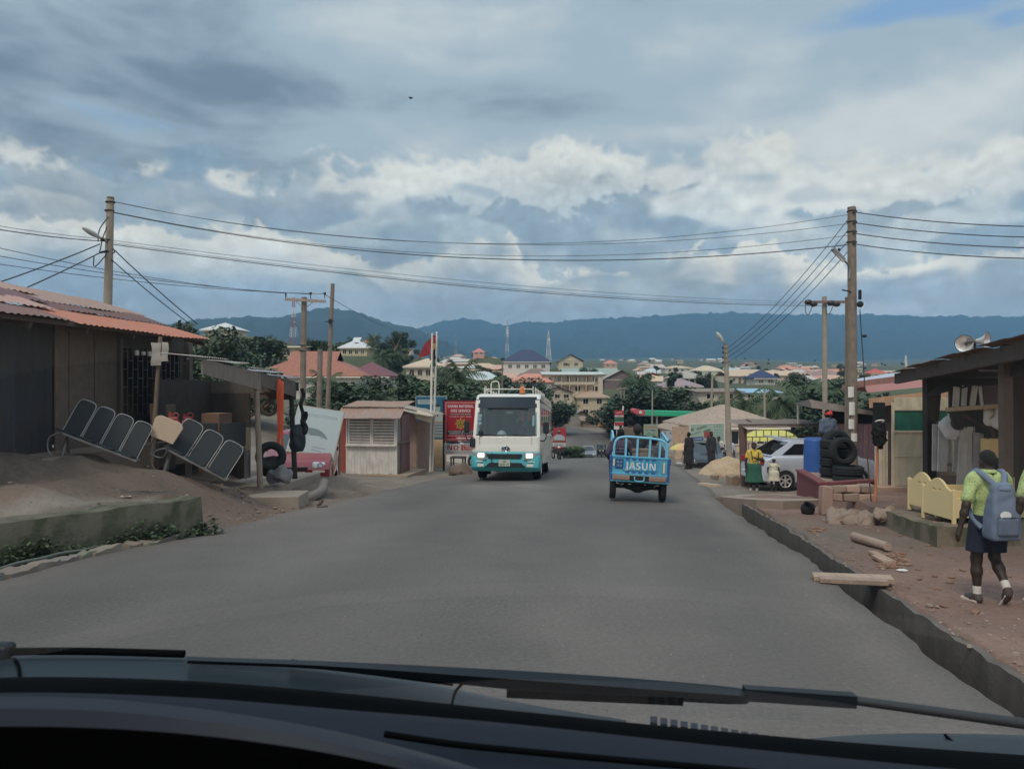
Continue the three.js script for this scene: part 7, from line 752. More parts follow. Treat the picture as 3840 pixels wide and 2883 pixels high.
  for (const [x, y, z, h, ry, c, l, lo] of [[-0.34, 0.72, -0.35, 1.62, 0.1, [62, 54, 74], 'passenger in a purple printed shirt sitting in the tricycle bed', [48, 50, 58]], [0.05, 0.76, -0.9, 1.66, -0.05, [46, 46, 50], 'hooded passenger in dark grey sitting in the middle of the tricycle', [40, 42, 48]], [0.40, 0.66, -0.6, 1.45, -0.3, [60, 66, 76], 'smaller passenger in dark blue grey behind the tricycle bars', [36, 38, 44]], [-0.08, 0.84, -1.8, 1.66, 0, [78, 70, 62], 'tricycle rider in a brown top bent over the handlebars', [44, 46, 50]]]) {
    const q = person(l, put(x, y - 0.515 * h, z), Math.PI + RY + ry, { h, cell: 0.022, hair: HAIR, shirt: { m: cloth(...c), sleeve: 0.8, hem: 0.5, loose: 0.01 }, lower: { kind: 'trousers', m: cloth(...lo), hem: 0.08, free: 1 }, shoes: BLACK, pose: z < -1.5 ? { ...sit, wrL: [-0.2, 0.62, 0.26], wrR: [0.2, 0.62, 0.26] } : sit });
    if (x < -0.3) part(q, 'shirt_print', printM(print(0.36, 0.16, 420, (cx, w, hh) => { cx.fillStyle = '#46395a'; cx.fillRect(0, 0, w, hh); cx.fillStyle = '#c4b8cc'; fit(cx, 'AP ROYAL', w / 2, hh * 0.3, w * 0.86, hh * 0.42); fit(cx, 'DELIVERY', w / 2, hh * 0.74, w * 0.8, hh * 0.3); }), 0.5), tf(new THREE.CylinderGeometry(0.2, 0.2, 0.15, 12, 1, true, Math.PI - 0.8, 1.6), 0, 1.18, 0.065), true);
    if (h === 1.66 && z > -1.5) part(q, 'hood', cloth(38, 36, 38), surfaceNet((X, Y, Z) => Math.max(ell([0, 0.945 * h, -0.004], [0.098, 0.118, 0.112])(X, Y, Z), Z - 0.04 - (Y - 0.9 * h) * 0.1, -(Y - 0.85 * h)), [-0.14, 0.83 * h, -0.16], [0.14, 1.04 * h, 0.14], 0.012));
  }
  const bg = thing('cargo_bag', 'dusty brown bag hung inside the tricycle rear bars', 'bag', put(0.06, 1.02, -0.14), RY); part(bg, 'bag', cloth(104, 94, 84), wob(rbox(0.46, 0.25, 0.14, 0, 0, 0, 0.06, 0, 0, 0, 5), 0.03, 6, 3)); part(bg, 'flap', cloth(84, 74, 66), rbox(0.47, 0.08, 0.16, 0, 0.08, 0, 0.03)); part(bg, 'strap', BLACK, tube([V(-0.15, 0.12, 0), V(0, 0.2, 0), V(0.15, 0.12, 0)], 0.01, 5));
}
{ const t = thing('grey_car', 'dark grey car coming out of the dip far down the road', 'car', V((2207 - CX) / F * 93, roadY(-3, 93) + 0.01, -93), -0.05); makeCar(t, { ...SEDAN, c: [92, 100, 108] }); }
{ const t = thing('motor_tricycle', 'black motor tricycle with open windscreen coming behind the grey car', 'tricycle', V((2256 - CX) / F * 96, roadY(-1, 96) + 0.01, -96), -0.1), d = paint(40, 44, 50, { roughness: 0.5 }); part(t, 'body', d, [rbox(1.1, 0.7, 1.6, 0, 0.65, -0.9, 0.1), rbox(0.6, 0.7, 0.7, 0, 0.7, 0.1, 0.12)]); part(t, 'canopy', d, [rbox(1.16, 0.06, 2.2, 0, 1.6, -0.6, 0.03), ...[-0.52, 0.52].flatMap((x) => [box(0.05, 1, 0.05, x, 1.15, 0.3), box(0.05, 1, 0.05, x, 1.15, -1.6)])]); part(t, 'windscreen', mat([0.6, 0.7, 0.72], { transmission: 0.9, roughness: 0.05, thickness: 0 }), box(1.0, 0.5, 0.01, 0, 1.28, 0.33)); part(t, 'headlight', plain(220, 220, 214, 0.8), [sph(0.09, 0.2, 0.9, 0.45), sph(0.09, -0.2, 0.9, 0.45)]); for (const [x, z] of [[0, 0.55], [-0.5, -1.3], [0.5, -1.3]]) part(t, 'wheel', RUBBER, tf(torus(0.2, 0.07, 18, 8), x, 0.26, z, 0, Math.PI / 2)); person('rider on the black motor tricycle far down the road', t.position.clone().add(V(0, 0.05, -0.4)), 0, { h: 1.6, cell: 0.05, headCell: 0.03, fine: 0.02, hair: HAIR, shirt: { m: cloth(160, 160, 156), sleeve: 0.7, hem: 0.5 } }); }
{ const t = thing('auto_rickshaw', 'orange and black three wheeled taxi parked by the far bend', 'auto rickshaw', V((2265 - CX) / F * 146, G((2265 - CX) / F * 146, -146) + 0.02, -146), -0.7), o = paint(206, 132, 56, { roughness: 0.45 }, 0.62); part(t, 'body', o, [rbox(1.2, 0.65, 2.2, 0, 0.6, 0, 0.14), rbox(0.8, 0.5, 0.5, 0, 0.65, 1.1, 0.16)]); part(t, 'canopy', paint(60, 54, 50), [rbox(1.24, 0.1, 2.1, 0, 1.66, -0.1, 0.05), ...[-0.56, 0.56].flatMap((x) => [box(0.06, 0.8, 0.06, x, 1.25, 0.8), box(0.06, 0.8, 0.06, x, 1.25, -1.0)]), box(1.1, 0.7, 0.05, 0, 1.25, -1.02)]); part(t, 'windscreen', DARKGLASS, box(1.0, 0.6, 0.03, 0, 1.3, 0.86, -0.2)); for (const [x, z] of [[0, 1.1], [-0.52, -0.7], [0.52, -0.7]]) part(t, 'wheel', RUBBER, tf(torus(0.18, 0.07, 16, 8), x, 0.24, z, 0, Math.PI / 2)); }
// red poster, motorbikes and shrubs on the far verge behind the bus
{ const t = thing('portrait_poster', 'red poster showing a man in a white shirt behind the bus', 'poster', ground(2098, 60, 0), RY + 0.1); part(t, 'panel', printM(print(1.0, 1.95, 160, (x, w, h) => { x.fillStyle = '#c43a48'; x.fillRect(0, 0, w, h); x.fillStyle = '#5c4338'; x.beginPath(); x.ellipse(w * .45, h * .18, w * .14, h * .09, 0, 0, 7); x.fill(); x.fillStyle = '#9a9690'; x.beginPath(); x.ellipse(w * .45, h * .125, w * .13, h * .04, 0, 0, 7); x.fill(); x.fillStyle = '#c4cad2'; x.beginPath(); x.moveTo(w * .3, h * .27); x.lineTo(w * .6, h * .27); x.lineTo(w * .9, h * .36); x.lineTo(w * .92, h * .5); x.lineTo(w * .05, h * .5); x.lineTo(w * .05, h * .36); x.fill(); x.fillStyle = '#8a6a52'; x.fillRect(w * .1, h * .5, w * .85, h * .06); x.fillStyle = '#d2d4d6'; x.fillRect(0, h * .6, w, h * .28); x.fillStyle = '#9aa0a8'; x.fillRect(w * .1, h * .66, w * .6, h * .03); x.fillRect(w * .1, h * .74, w * .7, h * .03); }), 0.75), box(1.0, 1.95, 0.05, 0, 1.45, 0), true); part(t, 'stand', steel(90, 90, 92), [box(0.05, 0.6, 0.05, -0.4, 0.25, -0.03), box(0.05, 0.6, 0.05, 0.4, 0.25, -0.03)]); }
{ const mk = (l, px, D, ry) => { const t = thing('motorbike', l, 'motorbike', ground(px, D, 0.02), ry), d = mat([0.03, 0.032, 0.036], { roughness: 0.5 }); for (const z of [0.6, -0.6]) part(t, 'wheel', RUBBER, tf(torus(0.26, 0.05, 18, 8), 0, 0.31, z, 0, Math.PI / 2)); part(t, 'frame', d, [rbox(0.2, 0.3, 0.8, 0, 0.55, 0, 0.06), bar(V(0, 0.3, 0.6), V(0, 0.95, 0.36), 0.06, 0.06)]); part(t, 'seat', BLACK, rbox(0.22, 0.1, 0.7, 0, 0.78, -0.3, 0.04)); part(t, 'fuel_tank', paint(130, 40, 40), rbox(0.24, 0.2, 0.4, 0, 0.8, 0.12, 0.08)); part(t, 'handlebar', steel(140, 140, 140), bar(V(-0.34, 1.0, 0.3), V(0.34, 1.0, 0.3), 0.03, 0.03)); part(t, 'headlight', plain(200, 200, 196), sph(0.08, 0, 0.88, 0.48)); return t; }; mk('motorbike parked nose out just behind the bus', 2086, 52, 0.3); mk('second motorbike standing beside the red poster stand', 2106, 55, -0.4); }
for (const [k, px, pyT, D, l] of [[3, 2150, 1668, 66, 'trimmed verge shrub right of the red poster'], [2, 2138, 1690, 60, 'low verge shrub in front of the taller one']]) tree(PT[k], px, pyT, D, l, { wide: 1.7, sink: 0.4 }).userData.category = 'shrub';
// ------------------------------------------------------------------ the other roadside, from far to near
{ // filling station
  const D = 100, t = thing('canopy', 'green filling station canopy with a red rounded end', 'canopy', ground(2520, D, 0)), q = (px, py, d = D) => rel(t, px, py, d), GR = paint(30, 150, 110, { roughness: 0.5 }, 0.62);
  part(t, 'fascia', GR, [bar(q(2412, 1547), q(2646, 1553), 3, 0.62)]); part(t, 'end_cap', paint(170, 64, 74, { roughness: 0.5 }, 0.62), [bar(q(2384, 1542), q(2412, 1547), 3.02, 0.66), cyl(0.33, 0.33, 3.0, q(2380, 1541).x, q(2380, 1541).y, q(2380, 1541).z, 16, Math.PI / 2)]); const em = q(2395, 1544); part(t, 'emblem', plain(150, 206, 200), box(0.35, 0.35, 0.04, em.x, em.y, em.z + 1.53)); part(t, 'soffit', plain(120, 124, 124), bar(q(2390, 1558), q(2640, 1562), 2.8, 0.06)); for (const px of [2464, 2560, 2620]) { const a = q(px, 1560), g0 = q(px, 1640); part(t, 'column', plain(206, 208, 206), bar(a, g0, 0.22, 0.22)); } }
{ const D = 112, t = thing('price_sign', 'red, white and green filling station price sign on a white pole', 'sign', ground(2334, D, 0)), q = (px, py) => rel(t, px, py, D), a = q(2322, 1567);
  part(t, 'panel', printM(print(1.3, 2.15, 160, (x, w, h) => { x.fillStyle = '#c83c40'; x.fillRect(0, 0, w, h); x.fillStyle = '#f0ecec'; x.beginPath(); x.ellipse(w * .5, h * .16, w * .32, h * .05, -0.2, 0, 7); x.fill(); x.fillStyle = '#c83c40'; x.beginPath(); x.ellipse(w * .52, h * .175, w * .3, h * .035, -0.2, 0, 7); x.fill(); x.fillStyle = '#e2e2e0'; x.fillRect(0, h * .32, w, h * .1); x.fillStyle = '#5a5256'; fit(x, 'FUEL', w / 2, h * .37, w * .5, h * .08); x.fillStyle = '#2e7a58'; x.fillRect(0, h * .46, w, h * .3); x.fillStyle = '#4d5458'; x.fillRect(w * .5, h * .5, w * .44, h * .09); x.fillRect(w * .5, h * .63, w * .44, h * .09); x.fillStyle = '#e2e2e0'; x.fillRect(0, h * .76, w, h * .03); }), 0.8), box(1.3, 2.15, 0.3, a.x, a.y, a.z), true); part(t, 'post', plain(210, 212, 212), [bar(q(2337, 1522), q(2334, 1628), 0.2, 0.2)]); const n = q(2313, 1595); part(t, 'notice', plain(206, 210, 214), [box(0.75, 0.85, 0.1, n.x, n.y - 0.15, n.z), bar(n, q(2313, 1632), 0.08, 0.08)]); }
const signM = (w, h, ppm, fn, k = 0.75) => printM(print(w, h, ppm, fn), k);
{ const D = 60, t = thing('shop_sign', 'pale green shop sign with an orange title by the banana plant', 'sign', ground(2441, D, 0)), a = rel(t, 2441, 1617, D); part(t, 'panel', signM(1.12, 1.1, 220, (x, w, h) => { x.fillStyle = '#a8b8a0'; x.fillRect(0, 0, w, h); x.fillStyle = '#c4683c'; fit(x, 'Kasapa', w / 2, h * .18, w * .84, h * .26); x.fillStyle = '#6c8476'; x.fillRect(w * .1, h * .38, w * .4, h * .05); x.fillStyle = '#44688a'; x.fillRect(w * .52, h * .4, w * .3, h * .08); x.fillStyle = '#8aa494'; x.beginPath(); x.arc(w * .35, h * .72, w * .16, 0, 7); x.fill(); x.beginPath(); x.arc(w * .68, h * .74, w * .13, 0, 7); x.fill(); }), box(1.12, 1.1, 0.06, a.x, a.y, a.z), true); part(t, 'post', steel(100, 104, 104), [bar(a.clone().add(V(-0.4, -0.5, -0.04)), V(a.x - 0.4, -0.1, a.z - 0.04), 0.06, 0.06), bar(a.clone().add(V(0.4, -0.5, -0.04)), V(a.x + 0.4, -0.1, a.z - 0.04), 0.06, 0.06)]); }
{ const D = 52, t = thing('pharmacy_sign', 'white upright sign with vertical PHARMACY lettering', 'sign', ground(2500, D, 0)), a = rel(t, 2502, 1655, D); part(t, 'panel', signM(0.78, 1.4, 220, (x, w, h) => { x.fillStyle = '#c8ccd0'; x.fillRect(0, 0, w, h); x.save(); x.translate(w * .3, h * .36); x.rotate(Math.PI / 2); x.fillStyle = '#5c3c40'; fit(x, 'PHARMACY', 0, 0, h * .66, w * .26); x.restore(); x.fillStyle = '#60686e'; fit(x, 'Y', w * .78, h * .12, w * .26, h * .14); x.fillStyle = '#8a9aa6'; for (let i = 0; i < 5; i++) x.fillRect(w * .12, h * (.7 + i * .055), w * .76, h * .02); x.fillStyle = '#7c96a8'; x.beginPath(); x.arc(w * .75, h * .45, w * .12, 0, 7); x.fill(); }), box(0.78, 1.4, 0.05, a.x, a.y, a.z), true); part(t, 'post', steel(110, 110, 110), bar(V(a.x, a.y - 0.6, a.z - 0.04), V(a.x, -0.1, a.z - 0.04), 0.06, 0.06)); }
{ const D = 47, t = thing('wooden_stall', 'roadside wooden stall with a plain brown board back', 'stall', ground(2555, D, 0)), a = rel(t, 2553, 1630, D), wd = wood(140, 122, 106); for (let i = 0; i < 5; i++) part(t, 'board', wd, box(0.20, 1.0, 0.03, a.x - 0.42 + i * 0.21, a.y - 0.02 * (i % 2), a.z)); part(t, 'roof', wood(130, 116, 102), box(1.3, 0.04, 0.6, a.x, a.y - 0.52, a.z + 0.25)); for (const x of [-0.5, 0, 0.5]) part(t, 'post', wood(120, 110, 98), box(0.06, 1.7, 0.06, a.x + x, a.y - 1.2, a.z + 0.5)); part(t, 'shelf', wood(120, 106, 92), [box(1.1, 0.04, 0.4, a.x, a.y - 1.5, a.z + 0.3)]); part(t, 'stool', plain(190, 190, 184), [box(0.3, 0.03, 0.3, a.x - 0.25, a.y - 1.65, a.z + 0.7), box(0.03, 0.35, 0.03, a.x - 0.38, a.y - 1.8, a.z + 0.82), box(0.03, 0.35, 0.03, a.x - 0.12, a.y - 1.8, a.z + 0.82)]); }
{ const D = 40, t = thing('billboard', 'painted white framed billboard with a portrait beside the streetlight pole', 'billboard', ground(2655, D, 0)), a = rel(t, 2653, 1628, D); t.rotation.z = 0; part(t, 'panel', signM(1.76, 1.06, 260, (x, w, h) => { x.fillStyle = '#b4c4b4'; x.fillRect(0, 0, w, h); x.fillStyle = 'rgba(90,120,100,.55)'; for (let i = 0; i < 26; i++) { x.beginPath(); x.arc((i * 97) % (w * .6), h * .1 + (i * 37) % (h * .42), 10 + i % 3 * 5, 0, 7); x.fill(); } x.fillStyle = '#7e948c'; fit(x, 'LAW', w * .82, h * .13, w * .24, h * .18); for (let i = 0; i < 8; i++) { x.fillStyle = i % 3 ? '#90a49c' : '#8a9cae'; x.fillRect(w * .7, h * (.28 + i * .08), w * .25, h * .035); } x.fillStyle = '#b05054'; x.fillRect(w * .4, h * .38, w * .24, h * .3); x.fillStyle = '#3e2c28'; x.beginPath(); x.ellipse(w * .52, h * .66, w * .04, h * .08, 0, 0, 7); x.fill(); x.fillStyle = '#d6dade'; x.beginPath(); x.ellipse(w * .53, h * .86, w * .11, h * .15, 0, 0, 7); x.fill(); x.fillStyle = '#44588a'; x.fillRect(w * .02, h * .62, w * .36, h * .17); x.fillRect(w * .02, h * .86, w * .36, h * .13); x.fillStyle = '#c2ccd0'; fit(x, 'CHAMBERS', w * .2, h * .71, w * .3, h * .1); }, 0.85), box(1.76, 1.06, 0.05, a.x, a.y, a.z, 0, 0, 0.03), true); part(t, 'frame', plain(206, 208, 204), [box(1.82, 0.04, 0.08, a.x, a.y + 0.55, a.z, 0, 0, 0.03), box(1.82, 0.04, 0.08, a.x, a.y - 0.55, a.z, 0, 0, 0.03), box(0.04, 1.12, 0.08, a.x - 0.9, a.y - 0.02, a.z), box(0.04, 1.12, 0.08, a.x + 0.9, a.y + 0.02, a.z)]); for (const x of [-0.1, 0.8]) part(t, 'post', steel(90, 92, 94), bar(V(a.x + x, a.y - 0.5, a.z - 0.06), V(a.x + x, -0.1, a.z - 0.06), 0.07, 0.07)); part(t, 'dark_booth', mat([0.03, 0.035, 0.045]), box(1.0, 1.3, 0.8, a.x + 0.62, a.y - 1.25, a.z - 0.9)); }
function parasol(label, px, pyTop, D, r, c1, c2) { const t = thing('parasol', label, 'umbrella', ground(px, D, 0)), top = rel(t, px, pyTop, D); part(t, 'pole', steel(120, 120, 116), rod(V(0, 0, 0), top, 0.025, 0.02, 8)); const n = 8; for (let i = 0; i < n; i++) { const g = new THREE.SphereGeometry(r, 6, 6, i / n * TAU, TAU / n, 0, 1.15); g.scale(1, 0.62, 1).translate(top.x, top.y - r * 0.62, top.z); part(t, 'canopy_panel', cloth(...(i % 2 ? c1 : c2), 0.7), g); } return t; }
parasol('tan and yellow parasol over the roadside wooden stall', 2566, 1662, 38.5, 0.8, [178, 148, 110], [196, 186, 104]); parasol('big yellow parasol behind the iron grid stall', 2890, 1606, 28.5, 1.15, [204, 204, 104], [212, 212, 116]); parasol('smaller yellow parasol beyond the big one', 2975, 1650, 29.5, 0.7, [200, 206, 130], [188, 206, 120]);
{ const t = thing('black_car', 'black saloon facing us under the painted billboard', 'car', ground(2648, 37.6, 0.02), RY - 0.12); makeCar(t, { ...SEDAN, c: [22, 23, 27] }); }
const idle = { wrL: [-0.15, 0.48, 0.03], wrR: [0.14, 0.47, 0.04] };
person('person in a long black dress beside the black car', ground(2584, 34, 0.02), Math.PI + 0.5, { h: 1.62, cell: 0.026, hair: HAIR, shirt: { m: cloth(36, 36, 40), sleeve: 1.4, hem: 0.5 }, lower: { kind: 'skirt', m: cloth(34, 34, 38), hem: 0.16 }, shoes: BLACK, pose: idle });
person('person in black clothes in front of the black car', ground(2668, 34.4, 0.02), 0.4, { h: 1.66, cell: 0.026, hair: HAIR, shirt: { m: cloth(40, 42, 50), sleeve: 1.6, hem: 0.48 }, lower: { kind: 'trousers', m: cloth(40, 42, 50), hem: 0.05 }, shoes: plain(190, 190, 186), pose: idle });
person('person in pale clothes standing at the back of the black car', ground(2696, 38.5, 0.02), -0.4, { h: 1.64, cell: 0.026, hair: HAIR, shirt: { m: cloth(170, 170, 166), sleeve: 0.7, hem: 0.48 }, lower: { kind: 'trousers', m: cloth(60, 64, 76), hem: 0.05 }, shoes: BLACK });
person('person in a light blue top by the papered streetlight pole', ground(2738, 37.5, 0.02), 0.2, { h: 1.66, cell: 0.026, hair: HAIR, shirt: { m: cloth(150, 166, 186), sleeve: 0.8, hem: 0.46 }, lower: { kind: 'trousers', m: cloth(70, 66, 66), hem: 0.05 }, shoes: BLACK });
{ const b = ground(2762, 30, 0), g = new THREE.SphereGeometry(1.3, 40, 14, 0, TAU, 0, Math.PI / 2).scale(1.15, 0.5, 0.9); wob(g, 0.2, 1.9, 4); wob(g, 0.05, 6, 5); solo('sand_heap', 'heap of pale yellow building sand beside the iron grid stall', 'sand heap', paint(176, 156, 128, { map: T.dirt, roughness: 1 }, 0.66), [g.translate(b.x, b.y - 0.05, b.z)]); }
for (const [px, py, D, w, h, d, l] of [[2682, 1775, 27.5, 0.24, 0.16, 0.2, 'small dark concrete block alone by the sand heap'], [2748, 1805, 24.5, 0.3, 0.30, 0.3, 'broken concrete block leaning near the stall post'], [2768, 1785, 25.2, 0.42, 0.2, 0.3, 'flat concrete block behind the broken one']]) { const p = ground(px, D, 0); solo('concrete_block', l, 'block', conc(118, 106, 92), [wob(rbox(w, h, d, p.x, p.y + h / 2, p.z, 0.02, 0.06, 0.3, 0.1), 0.03, 6, px)]); }
solo('timber_plank', 'pale plank lying on the verge before the stall', 'plank', wood(170, 152, 132), [bar(ground(2625, 22.8, 0.05), ground(2700, 22.2, 0.05), 0.16, 0.07)]);
{ // iron grid stall
  const D = 24.2, b = ground(2785, D, 0), t = thing('iron_stall', 'roofed stall of rusty iron grid panels beside the silver car', 'stall', b, -0.03), q = (px, py, d = D) => { const v = P(px, py, d).sub(b); return v; }, IR = paint(96, 78, 74, { roughness: 0.8, map: T.rust }, 0.6);
  part(t, 'corner_post', IR, [bar(q(2782, 1600), q(2790, 1836), 0.15, 0.15), bar(q(3080, 1598), q(3080, 1836), 0.1, 0.1)]); part(t, 'post', IR, bar(q(2797, 1606), q(2804, 1830), 0.05, 0.05));
  const rowY = [1612, 1637, 1661, 1686, 1712, 1735]; rowY.forEach((y, r) => { part(t, 'grid_rail', IR, bar(q(2796, y + 2), q(3080, y - 3), 0.022, 0.022)); if (r < 5) for (let i = 0; i < 10; i++) { const px = 2808 + i * 28 + (r % 2) * 14; if ((i * 7 + r * 3) % 11 === 0) continue; part(t, 'grid_bar', IR, bar(q(px, y), q(px, rowY[r + 1]), 0.022, 0.022)); } });
  part(t, 'sign_square', plain(186, 164, 120), [box(0.16, 0.2, 0.01, q(2942, 1648).x, q(2942, 1648).y, 0.02)]); for (let i = 0; i < 4; i++) { const o = part(t, 'roof_sheet', sheetm(112 - i * 6, 104 - i * 5, 98 - i * 4, 0.8), corr(0.74, 2.4, 0.085, 0.011, 0.05, i + 21)); o.position.set(q(2825 + i * 78, 1590).x, q(2825, 1592).y + 0.02 * (i % 2), -0.9); o.rotation.x = -Math.PI / 2 + 0.05; } part(t, 'roof_edge', wood(76, 66, 62), [bar(q(2770, 1596), q(3090, 1594), 0.07, 0.1)]); part(t, 'counter', wood(120, 104, 90), [bar(q(2800, 1738, 24.4), q(2990, 1736, 24.4), 0.4, 0.05), bar(q(2800, 1722), q(2830, 1721), 0.08, 0.03)]); part(t, 'yellow_ledge', plain(200, 180, 90), bar(q(2792, 1721), q(2830, 1720), 0.1, 0.04)); }
function barrel(label, px, D, h, r, c, y = 0) { const t = thing('barrel', label, 'barrel', ground(px, D, y)); part(t, 'drum', paint(...c, { roughness: 0.42 }, 0.62), lathe([[0, 0], [r * 0.9, 0], [r * 0.97, 0.05], [r, h * 0.3], [r * 1.03, h * 0.33], [r, h * 0.36], [r, h * 0.64], [r * 1.03, h * 0.67], [r, h * 0.7], [r * 0.96, h - 0.05], [r * 0.9, h], [0, h]], 24)); part(t, 'lid', paint(...c.map((v) => v * 0.8), { roughness: 0.5 }), lathe([[0, 0.02], [r * 0.85, 0.02], [r * 0.9, 0], [r * 0.9, -0.02]], 20)).position.y = h; return t; }
barrel('dark blue plastic barrel standing inside the iron stall corner', 2818, 24.8, 0.95, 0.24, [42, 62, 120]); barrel('bright blue barrel on the tyre platform behind the silver car', 3058, 19.6, 1.15, 0.28, [36, 78, 152], 0.35); solo('blue_sheet', 'pale blue plastic sheet draped over the barrel in the stall', 'sheet', cloth(130, 150, 176), [wob(tf(new THREE.PlaneGeometry(0.4, 0.5, 8, 8), ...ground(2822, 24.45, 0.68).toArray()), 0.06, 4, 3)]);
{ const t = thing('silver_hatchback', 'silver blue hatchback parked with its tail to the iron stall', 'car', V(8.98, P(0, 1842, 22.4).y, -23.25), 1.70); const q = makeCar(t, { ...HATCH, c: [160, 172, 188], rim: steel(190, 194, 198), spokes: 6, tailY: 0.86, tailZ: -1.79 }); part(t, 'fuel_flap', q.m, cyl(0.075, 0.075, 0.012, HATCH.w / 2 + 0.002, 0.9, -1.1, 18, 0, 0, Math.PI / 2)); part(t, 'rear_bumper', q.m, rbox(1.5, 0.26, 0.16, 0, 0.42, -1.76, 0.06)); part(t, 'spoiler', q.m, rbox(1.05, 0.04, 0.22, 0, 1.53, -1.08, 0.015)); part(t, 'number_plate', plain(200, 190, 120), box(0.46, 0.1, 0.01, 0, 0.62, -1.83)); }
person('schoolgirl in a yellow blouse and long green pinafore by the silver car', P(2828, 1852, 21.3), -0.15, { h: 1.42, cell: 0.013, headCell: 0.007, fine: 0.004, hair: HAIR, wide: 1.12, shirt: { m: cloth(198, 176, 70), sleeve: 0.55, hem: 0.50, collar: 1 }, lower: { kind: 'skirt', m: cloth(34, 80, 66), hem: 0.235, top: 0.6 }, socks: cloth(214, 214, 208), shoes: BLACK, pose: { elR: [0.16, 0.655, 0.04], wrR: [0.03, 0.70, 0.115], elL: [-0.15, 0.64, 0], wrL: [-0.16, 0.49, 0.05] } });
{ const p = P(2828, 1852, 21.3); solo('schoolbag_strap', 'dark bag straps over the shoulders of the schoolgirl', 'strap', BLACK, [-1, 1].map((s) => tube([V(p.x + s * 0.08, p.y + 0.95, p.z + 0.125), V(p.x + s * 0.09, p.y + 1.09, p.z + 0.11), V(p.x + s * 0.095, p.y + 1.195, p.z + 0.02), V(p.x + s * 0.09, p.y + 1.11, p.z - 0.1)], 0.013, 6))); }
person('small child in a cream dress and pale headscarf holding the schoolgirl', P(2903, 1846, 21.2), -0.35, { h: 0.98, cell: 0.010, headCell: 0.006, fine: 0.004, wide: 1.2, shirt: { m: cloth(200, 200, 180), sleeve: 0.5, hem: 0.5 }, lower: { kind: 'skirt', m: cloth(204, 204, 184), hem: 0.33, top: 0.62 }, hair: cloth(206, 210, 206), shoes: plain(70, 60, 56), pose: { head: [0, 0.905, 0.01], neck: [0, 0.815, 0], elL: [-0.16, 0.66, 0.02], wrL: [-0.16, 0.6, 0.12] } });
{ // tyre platform with a maroon wall
  const W0 = [P(3000, 1752, 19.4), P(3088, 1832, 16.8), P(3285, 1800, 17.4)], t = thing('platform_wall', 'low maroon painted wall round the tyre platform', 'wall', V(W0[1].x, roadY(2, 17), W0[1].z)), m = paint(104, 56, 62, { map: T.concrete, roughness: 0.9, bump: T.concrete }, 0.55), q = W0.map((v) => v.clone().sub(t.position)), seg = (a, b) => bar(V(a.x, 0.05, a.z), V(b.x, 0.05, b.z), 0.14, 0.78); part(t, 'wall', m, [seg(q[0], q[1]), seg(q[1].clone().add(V(0.071, 0, 0)), q[2])]); part(t, 'coping', paint(118, 66, 70, { map: T.concrete, roughness: 0.9 }, 0.62), [bar(V(q[0].x, 0.45, q[0].z), V(q[1].x, 0.45, q[1].z), 0.2, 0.05), bar(V(q[1].x + 0.1, 0.452, q[1].z), V(q[2].x, 0.452, q[2].z), 0.2, 0.05)]); part(t, 'floor', conc(120, 104, 96), poly([[q[0].x, 0.4, q[0].z], [q[1].x, 0.4, q[1].z], [q[2].x, 0.4, q[2].z], [q[2].x + 0.4, 0.4, q[2].z - 3.4], [q[0].x + 0.6, 0.4, q[0].z - 1.4]], [[0, 1, 2, 3, 4]])); }
function tyre(label, px, py, D, R, w, stand, ry = 0, tilt = 0) { const t = thing('tyre', label, 'tyre', P(px, py, D), ry), prof = [[R * 0.60, -w * 0.36], [R * 0.68, -w / 2], [R * 0.88, -w * 0.52], [R * 0.985, -w * 0.38], [R, -w * 0.2], [R, w * 0.2], [R * 0.985, w * 0.38], [R * 0.88, w * 0.52], [R * 0.68, w / 2], [R * 0.60, w * 0.36], [R * 0.62, 0], [R * 0.60, -w * 0.36]]; part(t, 'carcass', RUBBER, toCreasedNormals(lathe(prof, 40), 0.5)); for (const k of [-0.28, 0, 0.28]) part(t, 'tread_rib', mat([0.03, 0.031, 0.033], { roughness: 0.9 }), tf(torus(R * 1.0, w * 0.045, 40, 5), 0, k * w, 0, Math.PI / 2)); if (stand) { t.rotation.x = Math.PI / 2 + tilt; } return t; }
for (const [i, px] of [[0, 3182], [1, 3132]]) for (let k = 0; k < (i ? 5 : 2); k++) tyre(i ? ['lowest', 'second', 'third', 'fourth', 'topmost'][k] + ' tyre of the taller lying pile' : ['lower', 'upper'][k] + ' tyre of the low front pile under the standing tyre', px, 1800 - k * (i ? 34 : 36), i ? 18.3 : 17.7, 0.335, 0.21, false, k);
tyre('large front tyre standing upright on the tyre pile', 3162, 1692, 17.7, 0.315, 0.2, true, 0.15, -0.12); tyre('large worn tyre standing behind the front upright tyre', 3137, 1672, 18.6, 0.385, 0.24, true, 0.2, -0.1);
person('man in a red cap and dark blue overalls standing behind the tyres', V((3106 - CX) / F * 20.6, P(0, 1772, 20.6).y, -20.6), Math.PI + 0.25, { h: 1.68, cell: 0.016, headCell: 0.008, fine: 0.006, hair: HAIR, wide: 1.1, shirt: { m: cloth(66, 80, 98), sleeve: 0.8, hem: 0.5, loose: 0.012, collar: 1 }, lower: { kind: 'trousers', m: cloth(58, 70, 88), hem: 0.05 }, shoes: BLACK });
{ const p = P(3108, 1552, 20.6), t = thing('baseball_cap', 'bright red cap worn by the man behind the tyres', 'cap', p, Math.PI + 0.25), m = cloth(196, 56, 60, 0.62); part(t, 'crown', m, new THREE.SphereGeometry(0.105, 16, 10, 0, TAU, 0, Math.PI * 0.55).scale(0.95, 1, 1.1)); part(t, 'peak', m, cyl(0.09, 0.09, 0.012, 0.0, -0.01, 0.1, 16, 0.15)); }
